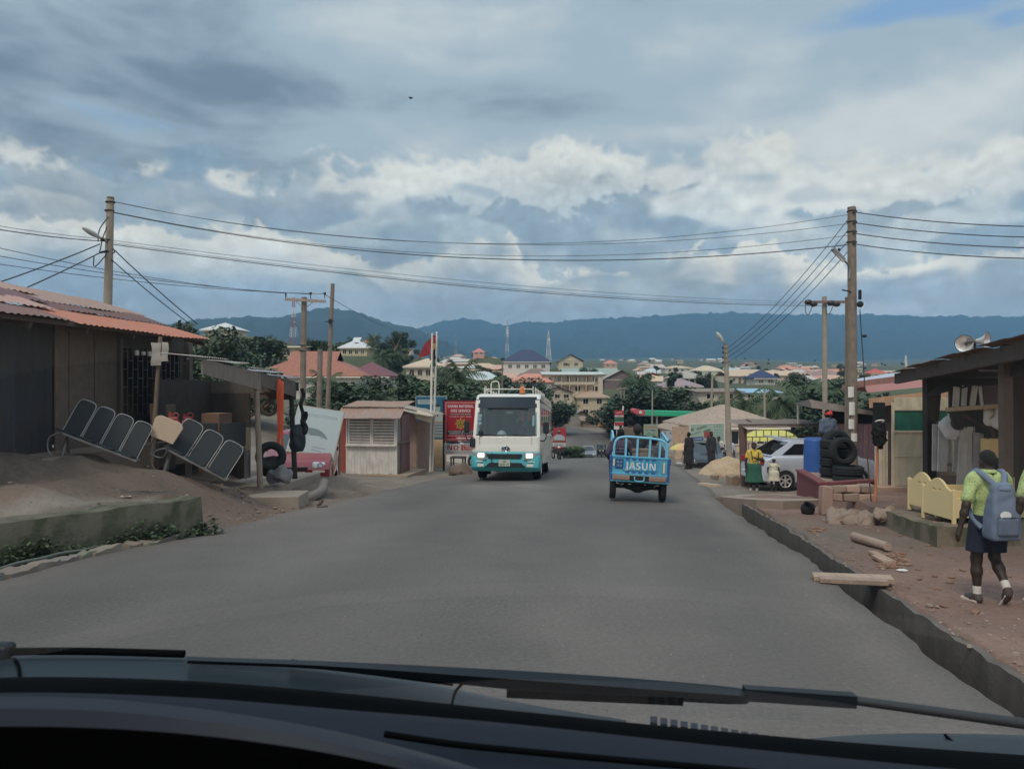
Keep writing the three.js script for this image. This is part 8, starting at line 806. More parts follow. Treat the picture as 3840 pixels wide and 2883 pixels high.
// sheds behind the tyres
{ const D = 24, b = ground(3230, D, 0), t = thing('mauve_shed', 'mauve boarded shed under a broad grey canopy roof', 'shed', b), q = (px, py, d = D) => P(px, py, d).sub(b); for (let i = 0; i < 9; i++) { const px = 3128 + i * 20; part(t, 'board', wood(140 - (i % 3) * 6, 108 - (i % 2) * 5, 114, 0.55), bar(q(px, 1590), q(px, 1800), 0.155, 0.03)); } part(t, 'opening', BLACK, [bar(q(3120, 1565, 24.1), q(3310, 1567, 24.1), 0.03, 0.36)]);
  part(t, 'canopy_roof', plain(120, 118, 116, 0.62), [poly([q(2984, 1512), q(3035, 1497, 22.5), q(3320, 1548, 22.5), q(3290, 1552, 26), q(2995, 1508, 26)].map((v) => v.toArray()), [[0, 1, 2, 3, 4]])]); part(t, 'canopy_fascia', wood(118, 112, 108), [poly([q(3035, 1497, 22.5), q(3320, 1548, 22.5), q(3320, 1562, 22.5), q(3046, 1530, 22.5)].map((v) => v.toArray()), [[0, 1, 2, 3]]), poly([q(2984, 1512), q(3035, 1497, 22.5), q(3046, 1530, 22.5), q(2990, 1518)].map((v) => v.toArray()), [[0, 1, 2, 3]])]); part(t, 'post', plain(176, 178, 174), [bar(q(2993, 1516, 24.4), q(2994, 1600, 24.4), 0.05, 0.05)]); }
{ const D = 23, b = ground(3350, D, 0), t = thing('red_roof_shop', 'shop with a faded red roof and blue white sheets behind the cream kiosk', 'shop', b), q = (px, py, d = D) => P(px, py, d).sub(b), quad = (a) => poly(a.map((v) => v.toArray()), [[0, 1, 2, 3]]); part(t, 'red_roof', sheetm(150, 98, 92, 0.8), quad([q(3255, 1472, 20), q(3660, 1432, 18), q(3660, 1406, 22), q(3240, 1446, 24)])); part(t, 'blue_roof_sheet', sheetm(168, 188, 212, 0.7), quad([q(3200, 1443, 24), q(3470, 1404, 24), q(3470, 1378, 30), q(3210, 1421, 30)])); part(t, 'roof_trim', wood(112, 84, 78), [bar(q(3180, 1446, 23.9), q(3475, 1408, 23.9), 0.06, 0.2), bar(q(3160, 1452, 24.5), q(3260, 1462, 24.4), 0.1, 0.14)]); part(t, 'fascia', wood(150, 118, 92), [quad([q(3258, 1494, 19.9), q(3660, 1448, 17.9), q(3660, 1474, 17.9), q(3262, 1530, 19.9)])]); part(t, 'wall', wood(62, 54, 52), [bar(q(3290, 1660, 20.5), q(3660, 1640, 18.6), 0.06, 2.4)]); }
{ // cream kiosk door and its planks
  const D = 16.3, b = P(3415, 1828, D), t = thing('cream_kiosk', 'cream panelled kiosk with a dark green hatch band', 'kiosk', b, -0.05), k = 16.3 / F, CR = paint(196, 190, 166, { map: T.stain, roughness: 0.8 }, 0.42), X = (px) => (px - 3415) * k, Y = (py) => (1828 - py) * k;
  const pan = (n, m, x0, x1, y0, y1, z = 0, d = 0.03) => part(t, n, m, rbox(X(x1) - X(x0), Y(y0) - Y(y1), d, (X(x0) + X(x1)) / 2, (Y(y0) + Y(y1)) / 2, z, 0.006, 0, 0, 0, 1)); pan('top_panel', CR, 3354, 3560, 1490, 1538, 0.03); pan('green_hatch', paint(24, 84, 72, { roughness: 0.6, map: T.stain }, 0.5), 3354, 3560, 1540, 1614); pan('door_panel', CR, 3352, 3468, 1622, 1704, 0.02); pan('door_panel', CR, 3352, 3468, 1714, 1820, 0.02); pan('door_rail', CR, 3348, 3472, 1615, 1622, 0.04, 0.05); pan('door_rail', CR, 3348, 3472, 1705, 1713, 0.03, 0.05); pan('door_post', CR, 3344, 3353, 1510, 1826, 0.04, 0.05); pan('door_post', CR, 3466, 3474, 1600, 1826, 0.04, 0.05); pan('back_wall', wood(110, 104, 92), 3420, 3700, 1500, 1800, -0.9); pan('inside_dark', BLACK, 3300, 3345, 1510, 1620, -0.3);
  for (const [x0, x1, y0] of [[3290, 3303, 1662], [3305, 3318, 1668], [3321, 3332, 1612], [3333, 3342, 1618]]) pan('side_plank', wood(182, 176, 160, 0.45), x0, x1, y0, 1822, -0.12 + 0.02 * (x0 % 3), 0.025); pan('sill', conc(132, 110, 96), 3270, 3560, 1822, 1850, 0.08, 0.4); }
{ // dark shelter with its fence of planks
  const b = V(6.6, -0.75, -12), t = thing('timber_shelter', 'dark open timber shelter with a rusted sheet roof beside the road', 'shelter', b), q = (px, py, d) => P(px, py, d).sub(b), DKW = (r, g, bb) => wood(r, g, bb, 0.75);
  const A = q(3345, 1398, 15.5), A2 = q(3500, 1352, 13.2), A3 = q(3600, 1308, 11.5), B1 = q(3900, 1240, 8.6), C1 = q(4700, 1250, 8.6), C2 = q(4300, 1370, 15.5), strips = 7;
  for (let i = 0; i < strips; i++) { const u0 = i / strips, u1 = (i + 1) / strips + 0.01, f = A.clone().lerp(B1, u0), g0 = A.clone().lerp(B1, u1), h = C2.clone().lerp(C1, u0), e = C2.clone().lerp(C1, u1), lift = 0.02 * (i % 2), n = 30, vs = [], fs = []; for (let k = 0; k <= n; k++) { const s = k / n, wv = 0.012 * Math.sin(k * 2.2) + lift; for (const [p0, p1] of [[f, h], [g0, e]]) { const v = p0.clone().lerp(p1, s); vs.push([v.x - (k === 0 ? 0.05 + 0.06 * noise(i * 2.3, p0 === f ? 1 : 4, 3) : 0), v.y + wv, v.z]); } if (k) fs.push([2 * k - 2, 2 * k - 1, 2 * k + 1, 2 * k]); } part(t, 'roof_sheet', sheetm(118, 98, 90, 0.85), poly(vs, fs)); } void A2; void A3;
  part(t, 'eave_beam', DKW(62, 54, 50), [bar(A.clone().add(V(0.1, -0.12, 0)), B1.clone().add(V(0.1, -0.16, 0)), 0.08, 0.2)]); for (let i = 0; i < 6; i++) { const f = A.clone().lerp(B1, i / 5 + 0.02), h = C2.clone().lerp(C1, i / 5 + 0.02); part(t, 'rafter', DKW(54, 48, 44), bar(f.add(V(0.05, -0.07, 0)), h.add(V(0, -0.07, 0)), 0.06, 0.1)); }
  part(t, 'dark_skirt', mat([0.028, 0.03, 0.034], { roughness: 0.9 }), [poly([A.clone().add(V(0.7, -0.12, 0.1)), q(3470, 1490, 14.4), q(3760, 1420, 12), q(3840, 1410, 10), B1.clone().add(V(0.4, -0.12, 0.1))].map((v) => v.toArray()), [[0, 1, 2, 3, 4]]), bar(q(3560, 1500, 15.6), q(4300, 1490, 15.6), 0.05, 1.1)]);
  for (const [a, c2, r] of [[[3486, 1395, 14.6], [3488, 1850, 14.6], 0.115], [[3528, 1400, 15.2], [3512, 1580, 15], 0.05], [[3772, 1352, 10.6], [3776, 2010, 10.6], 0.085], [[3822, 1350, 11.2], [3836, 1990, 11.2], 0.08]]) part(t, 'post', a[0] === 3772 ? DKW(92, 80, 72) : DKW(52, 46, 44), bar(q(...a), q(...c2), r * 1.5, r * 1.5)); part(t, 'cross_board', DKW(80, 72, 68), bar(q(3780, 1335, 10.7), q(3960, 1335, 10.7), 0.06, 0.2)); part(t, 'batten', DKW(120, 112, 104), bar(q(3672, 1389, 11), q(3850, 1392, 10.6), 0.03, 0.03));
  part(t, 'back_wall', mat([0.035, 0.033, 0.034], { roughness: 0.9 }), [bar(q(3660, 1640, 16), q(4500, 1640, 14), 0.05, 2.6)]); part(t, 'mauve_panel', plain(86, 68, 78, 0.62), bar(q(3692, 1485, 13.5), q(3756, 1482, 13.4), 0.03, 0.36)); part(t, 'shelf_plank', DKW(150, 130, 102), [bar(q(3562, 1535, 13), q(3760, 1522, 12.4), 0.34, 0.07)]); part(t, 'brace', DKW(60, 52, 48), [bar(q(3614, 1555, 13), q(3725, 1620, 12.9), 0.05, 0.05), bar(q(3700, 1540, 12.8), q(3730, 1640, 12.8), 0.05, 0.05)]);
  for (const [x0, y0, x1, y1, w, c, D] of [[3508, 1590, 3506, 1765, 0.09, [184, 188, 190], 14.2], [3540, 1580, 3534, 1768, 0.17, [188, 192, 194], 14.1], [3566, 1590, 3560, 1740, 0.06, [170, 174, 176], 14.2], [3592, 1595, 3584, 1770, 0.10, [176, 180, 184], 14.0], [3618, 1605, 3604, 1840, 0.16, [140, 140, 138], 13.9], [3640, 1600, 3632, 1810, 0.10, [120, 120, 120], 14], [3660, 1622, 3656, 1800, 0.13, [96, 96, 98], 14], [3680, 1625, 3676, 1800, 0.07, [84, 84, 86], 14]]) part(t, 'fence_plank', wood(...c, 0.34), bar(q(x0, y0, D), q(x1, y1, D), w, 0.025)); part(t, 'fence_rail', wood(110, 104, 100), [bar(q(3500, 1640, 14.25), q(3690, 1636, 14.1), 0.03, 0.06), bar(q(3500, 1742, 14.25), q(3690, 1740, 14.1), 0.03, 0.06)]);
  for (const [x0, y0, x1, y1, w] of [[3590, 1450, 3585, 1525, 0.10], [3620, 1445, 3615, 1522, 0.08], [3658, 1446, 3648, 1522, 0.09], [3676, 1448, 3684, 1520, 0.05]]) part(t, 'upright_board', wood(160, 160, 158, 0.36), bar(q(x0, y0, 13.2), q(x1, y1, 13.2), w, 0.03)); part(t, 'cupboard', plain(176, 150, 96, 0.6), [rbox(0.32, 0.32, 0.2, q(3727, 1680, 13).x, q(3727, 1680, 13).y, q(3727, 1680, 13).z, 0.01)]); }
for (const [px, py, D, s, c, l] of [[3568, 1600, 13.8, 0.17, [186, 190, 192], 'white plastic bundle stuffed behind the pale fence planks'], [3590, 1572, 13.5, 0.13, [40, 42, 46], 'black bag hanging above the pale fence planks'], [3750, 1570, 12.6, 0.13, [170, 174, 178], 'pale cloth bundle hanging from the shelter shelf'], [3716, 1560, 12.7, 0.11, [160, 164, 168], 'small white cloth hanging beside the larger pale bundle']]) { const p = P(px, py, D); solo('cloth_bundle', l, 'bundle', cloth(...c, 0.55), [wob(sph(s, p.x, p.y, p.z, 0.9, 1.5, 0.7, 20), 0.08, 7, px)]); }
for (const [px, py, D, ry, l] of [[3628, 1290, 12.9, -0.75, 'grey horn loudspeaker on the roof turned away from us'], [3658, 1279, 12.7, 0.7, 'silver horn loudspeaker on the roof with its dark mouth showing']]) { const t = thing('horn_loudspeaker', l, 'loudspeaker', P(px, py, D), ry), m = steel(170, 176, 178); const h = part(t, 'horn', m, lathe([[0.03, 0], [0.045, 0.06], [0.08, 0.13], [0.13, 0.18], [0.145, 0.185], [0.12, 0.175], [0.05, 0.1], [0.02, 0.04]], 24)); h.rotation.x = Math.PI / 2; part(t, 'driver', steel(90, 94, 98), cyl(0.05, 0.05, 0.12, 0, 0, -0.05, 14, Math.PI / 2)); part(t, 'bracket', BLACK, [box(0.03, 0.18, 0.03, 0, -0.1, 0)]); }
{ const b = P(3283, 1872, 13.2), t = thing('wig_stand', 'black wig displayed on an orange brown stick by the cream kiosk', 'display stand', b), top = P(3296, 1600, 13.2).sub(b); part(t, 'stick', wood(150, 92, 66), rod(V(0, -0.05, 0), top, 0.024, 0.018, 8)); part(t, 'wig', mat([0.012, 0.011, 0.012], { roughness: 0.95, bump: T.wood, bumpScale: 0.03 }), [wob(sph(0.15, top.x, top.y - 0.08, top.z, 0.75, 1.35, 0.75, 26), 0.05, 16, 4), wob(sph(0.13, top.x + 0.015, top.y - 0.2, top.z + 0.01, 0.8, 1.2, 0.8, 24), 0.06, 20, 9)]); part(t, 'band', plain(190, 190, 190), tf(torus(0.07, 0.012, 16, 6), top.x + 0.02, top.y + 0.09, top.z, 1.2)); part(t, 'side_peg', wood(80, 66, 60), [rod(V(-0.10, 0.86, -0.1), V(-0.02, -0.05, -0.1), 0.012, 0.012, 6), box(0.12, 0.02, 0.02, -0.14, 0.96, -0.1)]); }
{ const cols = [[128, 108, 98], [118, 104, 94], [136, 116, 104], [110, 98, 90]], b = P(3105, 1925, 14.4), t = thing('block_wall', 'crumbling low wall of dusty concrete blocks below the maroon platform', 'wall', b), k = 14.4 / F; let n = 0; for (const [x0, x1, y0, y1, z] of [[3086, 3122, 1822, 1930, 0], [3124, 3180, 1822, 1848, -0.05], [3182, 3235, 1824, 1850, -0.06], [3237, 3290, 1822, 1852, -0.05], [3124, 3165, 1850, 1880, -0.02], [3167, 3222, 1852, 1884, -0.04], [3224, 3290, 1854, 1880, -0.04]]) part(t, 'block', conc(...cols[n++ % 4]), wob(rbox((x1 - x0) * k, (y1 - y0) * k, 0.24, ((x0 + x1) / 2 - 3105) * k, (1925 - (y0 + y1) / 2) * k, z - 0.1, 0.025, 0, 0, 0.01 * (n % 3), 3), 0.035, 5, n)); }
for (const [px, D, s, sy, l] of [[3180, 13.3, 0.36, 0.5, 'pale sandy boulder at the foot of the block wall'], [3240, 12.9, 0.3, 0.5, 'second pale boulder next to the sandy one'], [3325, 12.6, 0.2, 0.4, 'small reddish stone by the foot of the wig stand'], [3130, 13.7, 0.18, 0.6, 'stone wedged against the end pillar of the block wall']]) { const p = ground(px, D, 0); solo('boulder', l, 'rock', conc(112, 99, 88), [wob(rock(s, px, sy, 4), s * 0.22, 5 / s, px + 3).translate(p.x, p.y + s * 0.1, p.z)]); }
{ const p = ground(3030, 14.6, 0.08), t = thing('cooking_pot', 'round black pot lying on the slope below the pavement slab', 'pot', p, 0.4); part(t, 'bowl', mat([0.015, 0.015, 0.016], { roughness: 0.7 }), lathe([[0, -0.12], [0.08, -0.11], [0.125, -0.04], [0.13, 0.03], [0.1, 0.09], [0.115, 0.105], [0.1, 0.1], [0.085, 0.08], [0.1, 0.02], [0.09, -0.05], [0, -0.09]], 22)); t.rotation.x = 0.5; }
// pavement slab over the drain mouth, kerb of the upper yard
{ const e = (D) => roadY(ER, D), pt = (o, D) => [laneX(D) + o, -D], out = [[1.95, 18.0], [2.0, 21.5], [5.0, 22.5], [6.0, 19.2], [4.9, 17.4], [3.7, 16.1], [2.9, 15.5], [2.45, 16.2], [2.2, 17.2]].map(([o, D]) => pt(o, D)), y = e(18) + 0.03, slope = -0.115, vs = [], n = out.length; for (const [x, z] of out) vs.push([x, y + (-z - 18) * slope + 0.02 * noise(x * 2, z * 2), z]); for (const [x, z] of out) vs.push([x, y + (-z - 18) * slope - 0.7, z]); const fs = [[...Array(n).keys()].reverse()]; for (let i = 0; i < n; i++) fs.push([i, (i + 1) % n, (i + 1) % n + n, i + n]); struct('pavement', conc(132, 121, 110, 0.72), [poly(vs, fs)]); }
{ const w = [], D0 = 10.42, xs = (D) => laneX(D) + 4.02; for (let i = 0; i < 12; i++) { const a = mix(D0, 12.9, i / 12), b2 = mix(D0, 12.9, (i + 1) / 12); w.push([a, b2]); } solo('yard_kerb', 'low mossy concrete kerb holding up the yard where the beds stand', 'kerb', paint(96, 90, 84, { map: T.moss, roughness: 1, bump: T.concrete }, 0.5), [poly(w.flatMap(([a]) => { const x = xs(a) - 0.03 + 0.02 * noise(a * 3, 2), y = roadY(ER, a) + 0.26 + 0.03 * noise(a * 2, 7); return [[x, y - 0.5, -a], [x, y, -a], [x + 0.18, y + 0.012, -a]]; }).concat([[xs(12.9), -1.3, -12.9], [xs(12.9), roadY(ER, 12.9) + 0.26, -12.9], [xs(12.9) + 0.18, roadY(ER, 12.9) + 0.27, -12.9]]), w.flatMap((_, i) => { const k = i * 3; return [[k, k + 1, k + 4, k + 3], [k + 1, k + 2, k + 5, k + 4]]; })), wob(new THREE.BoxGeometry(1.1, 0.5, 0.16, 10, 4, 1).translate(xs(10.4) + 0.5, roadY(ER, 10.4) + 0.02, -10.36), 0.03, 3, 4)]); }
// little cream beds
function bed(label, px, py, D, ry) { const t = thing('small_bed', label, 'bed', P(px, py, D), ry), m = paint(192, 178, 130, { roughness: 0.45 }, 0.55), end = () => { const s = new THREE.Shape(); s.moveTo(-0.36, 0.1); s.lineTo(-0.36, 0.46); s.quadraticCurveTo(-0.3, 0.5, -0.22, 0.52); s.quadraticCurveTo(-0.1, 0.64, 0, 0.64); s.quadraticCurveTo(0.1, 0.64, 0.22, 0.52); s.quadraticCurveTo(0.3, 0.5, 0.36, 0.46); s.lineTo(0.36, 0.1); for (const x of [-0.07, 0.07]) { const h = new THREE.Path(); h.absellipse(x, 0.48, 0.045, 0.02, 0, TAU); s.holes.push(h); } return s; };
  for (const [n, x] of [['headboard', 0], ['footboard', 1.35]]) { part(t, n, m, new THREE.ExtrudeGeometry(end(), { depth: 0.025, bevelEnabled: true, bevelSize: 0.006, bevelThickness: 0.006, bevelSegments: 2, curveSegments: 10 }).rotateY(Math.PI / 2).translate(x - 0.0125, 0, 0)); for (const z of [-0.36, 0.36]) part(t, 'leg', m, rbox(0.05, 0.52, 0.05, x, 0.26, z, 0.012)); }
  for (const z of [-0.35, 0.35]) part(t, 'side_rail', m, [rbox(1.32, 0.28, 0.03, 0.67, 0.26, z, 0.008)]); part(t, 'base_board', m, rbox(1.3, 0.02, 0.68, 0.67, 0.2, 0, 0.004)); return t; }
{ const base = (px, D) => { const p = ground(px, D, 0); return p; }; for (const [px, D, l] of [[3462, 12.0, 'cream wooden child bed behind the other with cut out headboard'], [3520, 11.15, 'cream wooden child bed in front at the yard edge']]) { const t = bed(l, px, 1900, D, 0.06); t.position.copy(base(px, D)); } }
// litter, boards and the plank across the drain
for (const [a, b2, w, h, c, l] of [[[3050, 2108, 8.05], [3348, 2140, 7.85], 0.20, 0.045, [134, 118, 104], 'weathered plank laid across the open drain'], [[3075, 2124, 7.9], [3330, 2154, 7.7], 0.14, 0.04, [120, 104, 92], 'second narrower plank bridging the open drain']]) { const A = P(...a), B = P(...b2); A.y = roadY(ER, a[2]) + 0.03; B.y = A.y + 0.02; solo('drain_plank', l, 'plank', wood(...c), [bar(A, B, w, h)]); }
{ const lg = (x0, D0, x1, D1, r, l, c = [128, 112, 100]) => solo('timber_log', l, 'log', wood(...c), [wob(rod(ground(x0, D0, r), ground(x1, D1, r), r, r * 0.85, 10), 0.02, 4, x0)]); lg(3205, 11.0, 3330, 10.0, 0.065, 'pale weathered log lying on the red earth'); for (const [x0, D0, x1, D1, l] of [[3270, 9.9, 3345, 9.15, 'split plank lying among the debris on the earth'], [3285, 9.6, 3330, 9.1, 'short plank stub beside the split plank']]) solo('timber_plank', l, 'plank', wood(132, 112, 98), [bar(ground(x0, D0, 0.03), ground(x1, D1, 0.03), 0.1, 0.035)]);
  const r = rng(91), ch = [], st = [], wh = []; for (let i = 0; i < 170; i++) { const k = i % 3, [px, D, s] = k === 0 ? [3350 + 90 * (r() - 0.5), 9.3 + 1.1 * (r() - 0.5), 0.9] : k === 1 ? [3035 + 110 * (r() - 0.5), 12.0 + 0.8 * (r() - 0.5), 0.8] : [3000 + 800 * r(), 6 + 7 * r(), 0.6], p = ground(px, D, 0.012); if (p.x - laneX(D) < 2.65) continue; ch.push(box((0.03 + 0.12 * r()) * s, 0.012, (0.02 + 0.03 * r()), p.x, p.y, p.z, 0.4 * (r() - 0.5), r() * TAU, 0.3 * (r() - 0.5))); }
  const w1 = solo('wood_chips', 'scattered bark and wood chips on the red earth', 'debris', wood(112, 84, 68), ch); w1.userData.kind = 'stuff';
  for (let i = 0; i < 190; i++) { const D = 3 + 14 * r() * r(), o = 2.40 + 0.3 * r(), s = 0.008 + 0.03 * r() * r() * r(), x = laneX(D) + o; st.push(new THREE.IcosahedronGeometry(s, 0).scale(1.2, 0.7, 1).rotateY(r() * TAU).translate(x, roadY(ER, D) - 0.025, -D)); }
  for (let i = 0; i < 900; i++) { const side = r() < 0.55, D = side ? 4.5 + 16 * r() * r() : 8 + 16 * r(), o = side ? 2.65 + 4.5 * r() * r() : -6.5 - 3 * r() * r(), x = laneX(D) + o, s = 0.008 + 0.03 * r() * r() * r(); st.push(new THREE.IcosahedronGeometry(s, 0).scale(1, 0.6, 1).rotateY(r() * TAU).translate(x, G(x, -D) + s * 0.2, -D)); } const w2 = solo('pebbles', 'loose stones scattered over both earth verges', 'stones', conc(112, 100, 90), st); w2.userData.kind = 'stuff';
  const dk = []; for (let i = 0; i < 800; i++) { const D = 2.2 + 12 * r() * r(), o = mix(EL + 0.2, ER - 0.15, r()), x = laneX(D) + o, s = 0.0018 + 0.004 * r() * r(); (r() < 0.3 ? wh : dk).push(new THREE.IcosahedronGeometry(s, 0).scale(1.5, 0.5, 1).rotateY(r() * TAU).translate(x, roadY(o, D) + 0.004 + 0.012 * noise(x * 0.6, D * 0.4), -D)); } const w3 = solo('road_grit', 'pale grit scattered over the asphalt', 'grit', plain(142, 138, 132), wh); w3.userData.kind = 'stuff'; const w4 = solo('road_grit', 'dark grit and bits lying on the asphalt', 'grit', plain(52, 50, 50), dk); w4.userData.kind = 'stuff';
  for (const [px, D, l] of [[470, 10.8, 'white paper scrap on the left dirt slope'], [3385, 8.6, 'white wrapper on the red earth near the log']]) { const p = ground(px, D, 0.02); solo('litter', l, 'litter', plain(206, 208, 206), [wob(tf(new THREE.PlaneGeometry(0.14, 0.06, 4, 3), p.x, p.y, p.z, -1.5, 0.4), 0.02, 9, px)]); } }
// ------------------------------------------------------------------ the two schoolboys walking away along the drain
function schoolboy(label, px, D, ry, h, pose, bag, bagLabel, mirror) {
  const p = ground(px, D, 0.0), t = person(label, p, ry, { h, cell: 0.010, headCell: 0.0055, fine: 0.0032, hair: HAIR, skin: SKIN, shirt: { m: paint(140, 162, 106, { map: T.print, roughness: 0.95 }, 0.62), sleeve: 0.72, hem: 0.475, loose: 0.006, collar: 1 }, lower: { kind: 'shorts', m: cloth(30, 36, 54, 0.6), hem: 0.335, flare: 0.016 }, socks: cloth(216, 216, 212), sockH: 0.22, shoes: plain(56, 50, 48), sole: plain(186, 180, 170), pose });
  const b = thing('backpack', bagLabel, 'backpack', p, ry), y0 = 0.44 * h, bh = 0.36 * h, k = h / 1.42, m = cloth(...bag, 0.6), z = -0.098 * h;
  const sack = surfaceNet((x, y, zz) => { const v = (y - y0) / bh, w = (0.135 - 0.055 * ss(0.45, 1.05, v) + 0.008 * Math.sin(v * 9)) * k, d = (0.085 - 0.045 * ss(0.4, 1, v)) * k, dx = Math.abs(x) - w + 0.03, dy = Math.abs(v - 0.5) * bh - bh / 2 + 0.03, dz = Math.abs(zz - z + 0.055 * k) - d + 0.03; return Math.hypot(Math.max(dx, 0), Math.max(dy, 0), Math.max(dz, 0)) + Math.min(Math.max(dx, dy, dz), 0) - 0.03 + 0.006 * noise(x * 14, y * 11, zz * 14) + 0.004 * Math.sin(y * 60 + x * 25) * ss(0.5, 0.9, v); }, [-0.22, y0 - 0.05, z - 0.25], [0.22, y0 + bh + 0.06, z + 0.12], 0.009);
  part(b, 'sack', m, sack); part(b, 'pocket', cloth(...bag.map((v) => v * 0.92), 0.6), [rbox(0.2 * k, 0.17 * k, 0.06 * k, 0, y0 + 0.13 * k, z - 0.135 * k, 0.028, 0, 0, 0, 4)]); part(b, 'top_flap', cloth(...bag.map((v) => v * 1.06), 0.6), [wob(rbox(0.15 * k, 0.10 * k, 0.09 * k, 0, y0 + bh * 0.93, z - 0.06 * k, 0.035, 0.2, 0, 0, 4), 0.02, 9, 3)]); if (!mirror) part(b, 'badge', plain(190, 200, 208), tf(cyl(0.05, 0.05, 0.004, 0, 0, 0, 20).scale(1, 1, 0.72), 0.03 * k, y0 + 0.235 * k, z - 0.152 * k, Math.PI / 2));
  part(b, 'zip', BLACK, tube([V(-0.1 * k, y0 + 0.205 * k, z - 0.142 * k), V(0, y0 + 0.218 * k, z - 0.168 * k), V(0.1 * k, y0 + 0.205 * k, z - 0.142 * k)], 0.004, 5)); for (const s of [-1, 1]) part(b, 'strap', cloth(...bag.map((v) => v * 1.04), 0.6), [wob(new THREE.TubeGeometry(new THREE.CatmullRomCurve3([V(s * 0.03 * h, y0 + bh * 0.96, z - 0.02), V(s * 0.07 * h, 0.845 * h, -0.056 * h), V(s * 0.082 * h, 0.862 * h, 0.0), V(s * 0.085 * h, 0.80 * h, 0.075 * h), V(s * 0.09 * h, 0.66 * h, 0.09 * h), V(s * 0.105 * h, 0.56 * h, 0), V(s * 0.09 * h, 0.5 * h, -0.08 * h)]), 40, 0.019 * h, 7), 0.004, 12, s)]);
  return t;
}
schoolboy('schoolboy in a lime printed shirt and navy shorts walking away past the beds', 3708, 7.05, Math.PI + 0.02, 1.40, { head: [-0.004, 0.928, 0.02], elL: [-0.150, 0.645, 0.0], wrL: [-0.17, 0.505, 0.045], elR: [0.165, 0.645, -0.03], wrR: [0.205, 0.50, -0.03], knL: [-0.052, 0.30, 0.02], anL: [-0.045, 0.115, -0.125], toL: [-0.05, 0.035, -0.085], knR: [0.06, 0.285, 0.03], anR: [0.062, 0.045, 0.02], toR: [0.072, 0.018, 0.105] }, [80, 96, 120], 'faded blue backpack with a pale badge on the walking schoolboy');
schoolboy('second schoolboy in a lime shirt at the very edge of the picture', 3935, 6.75, Math.PI - 0.1, 1.42, { elR: [0.16, 0.64, 0.0], wrR: [0.175, 0.49, 0.05], knL: [-0.055, 0.3, 0.05], anL: [-0.05, 0.06, 0.05], toL: [-0.05, 0.03, 0.13] }, [52, 58, 70], 'dark grey backpack of the second schoolboy', 1);
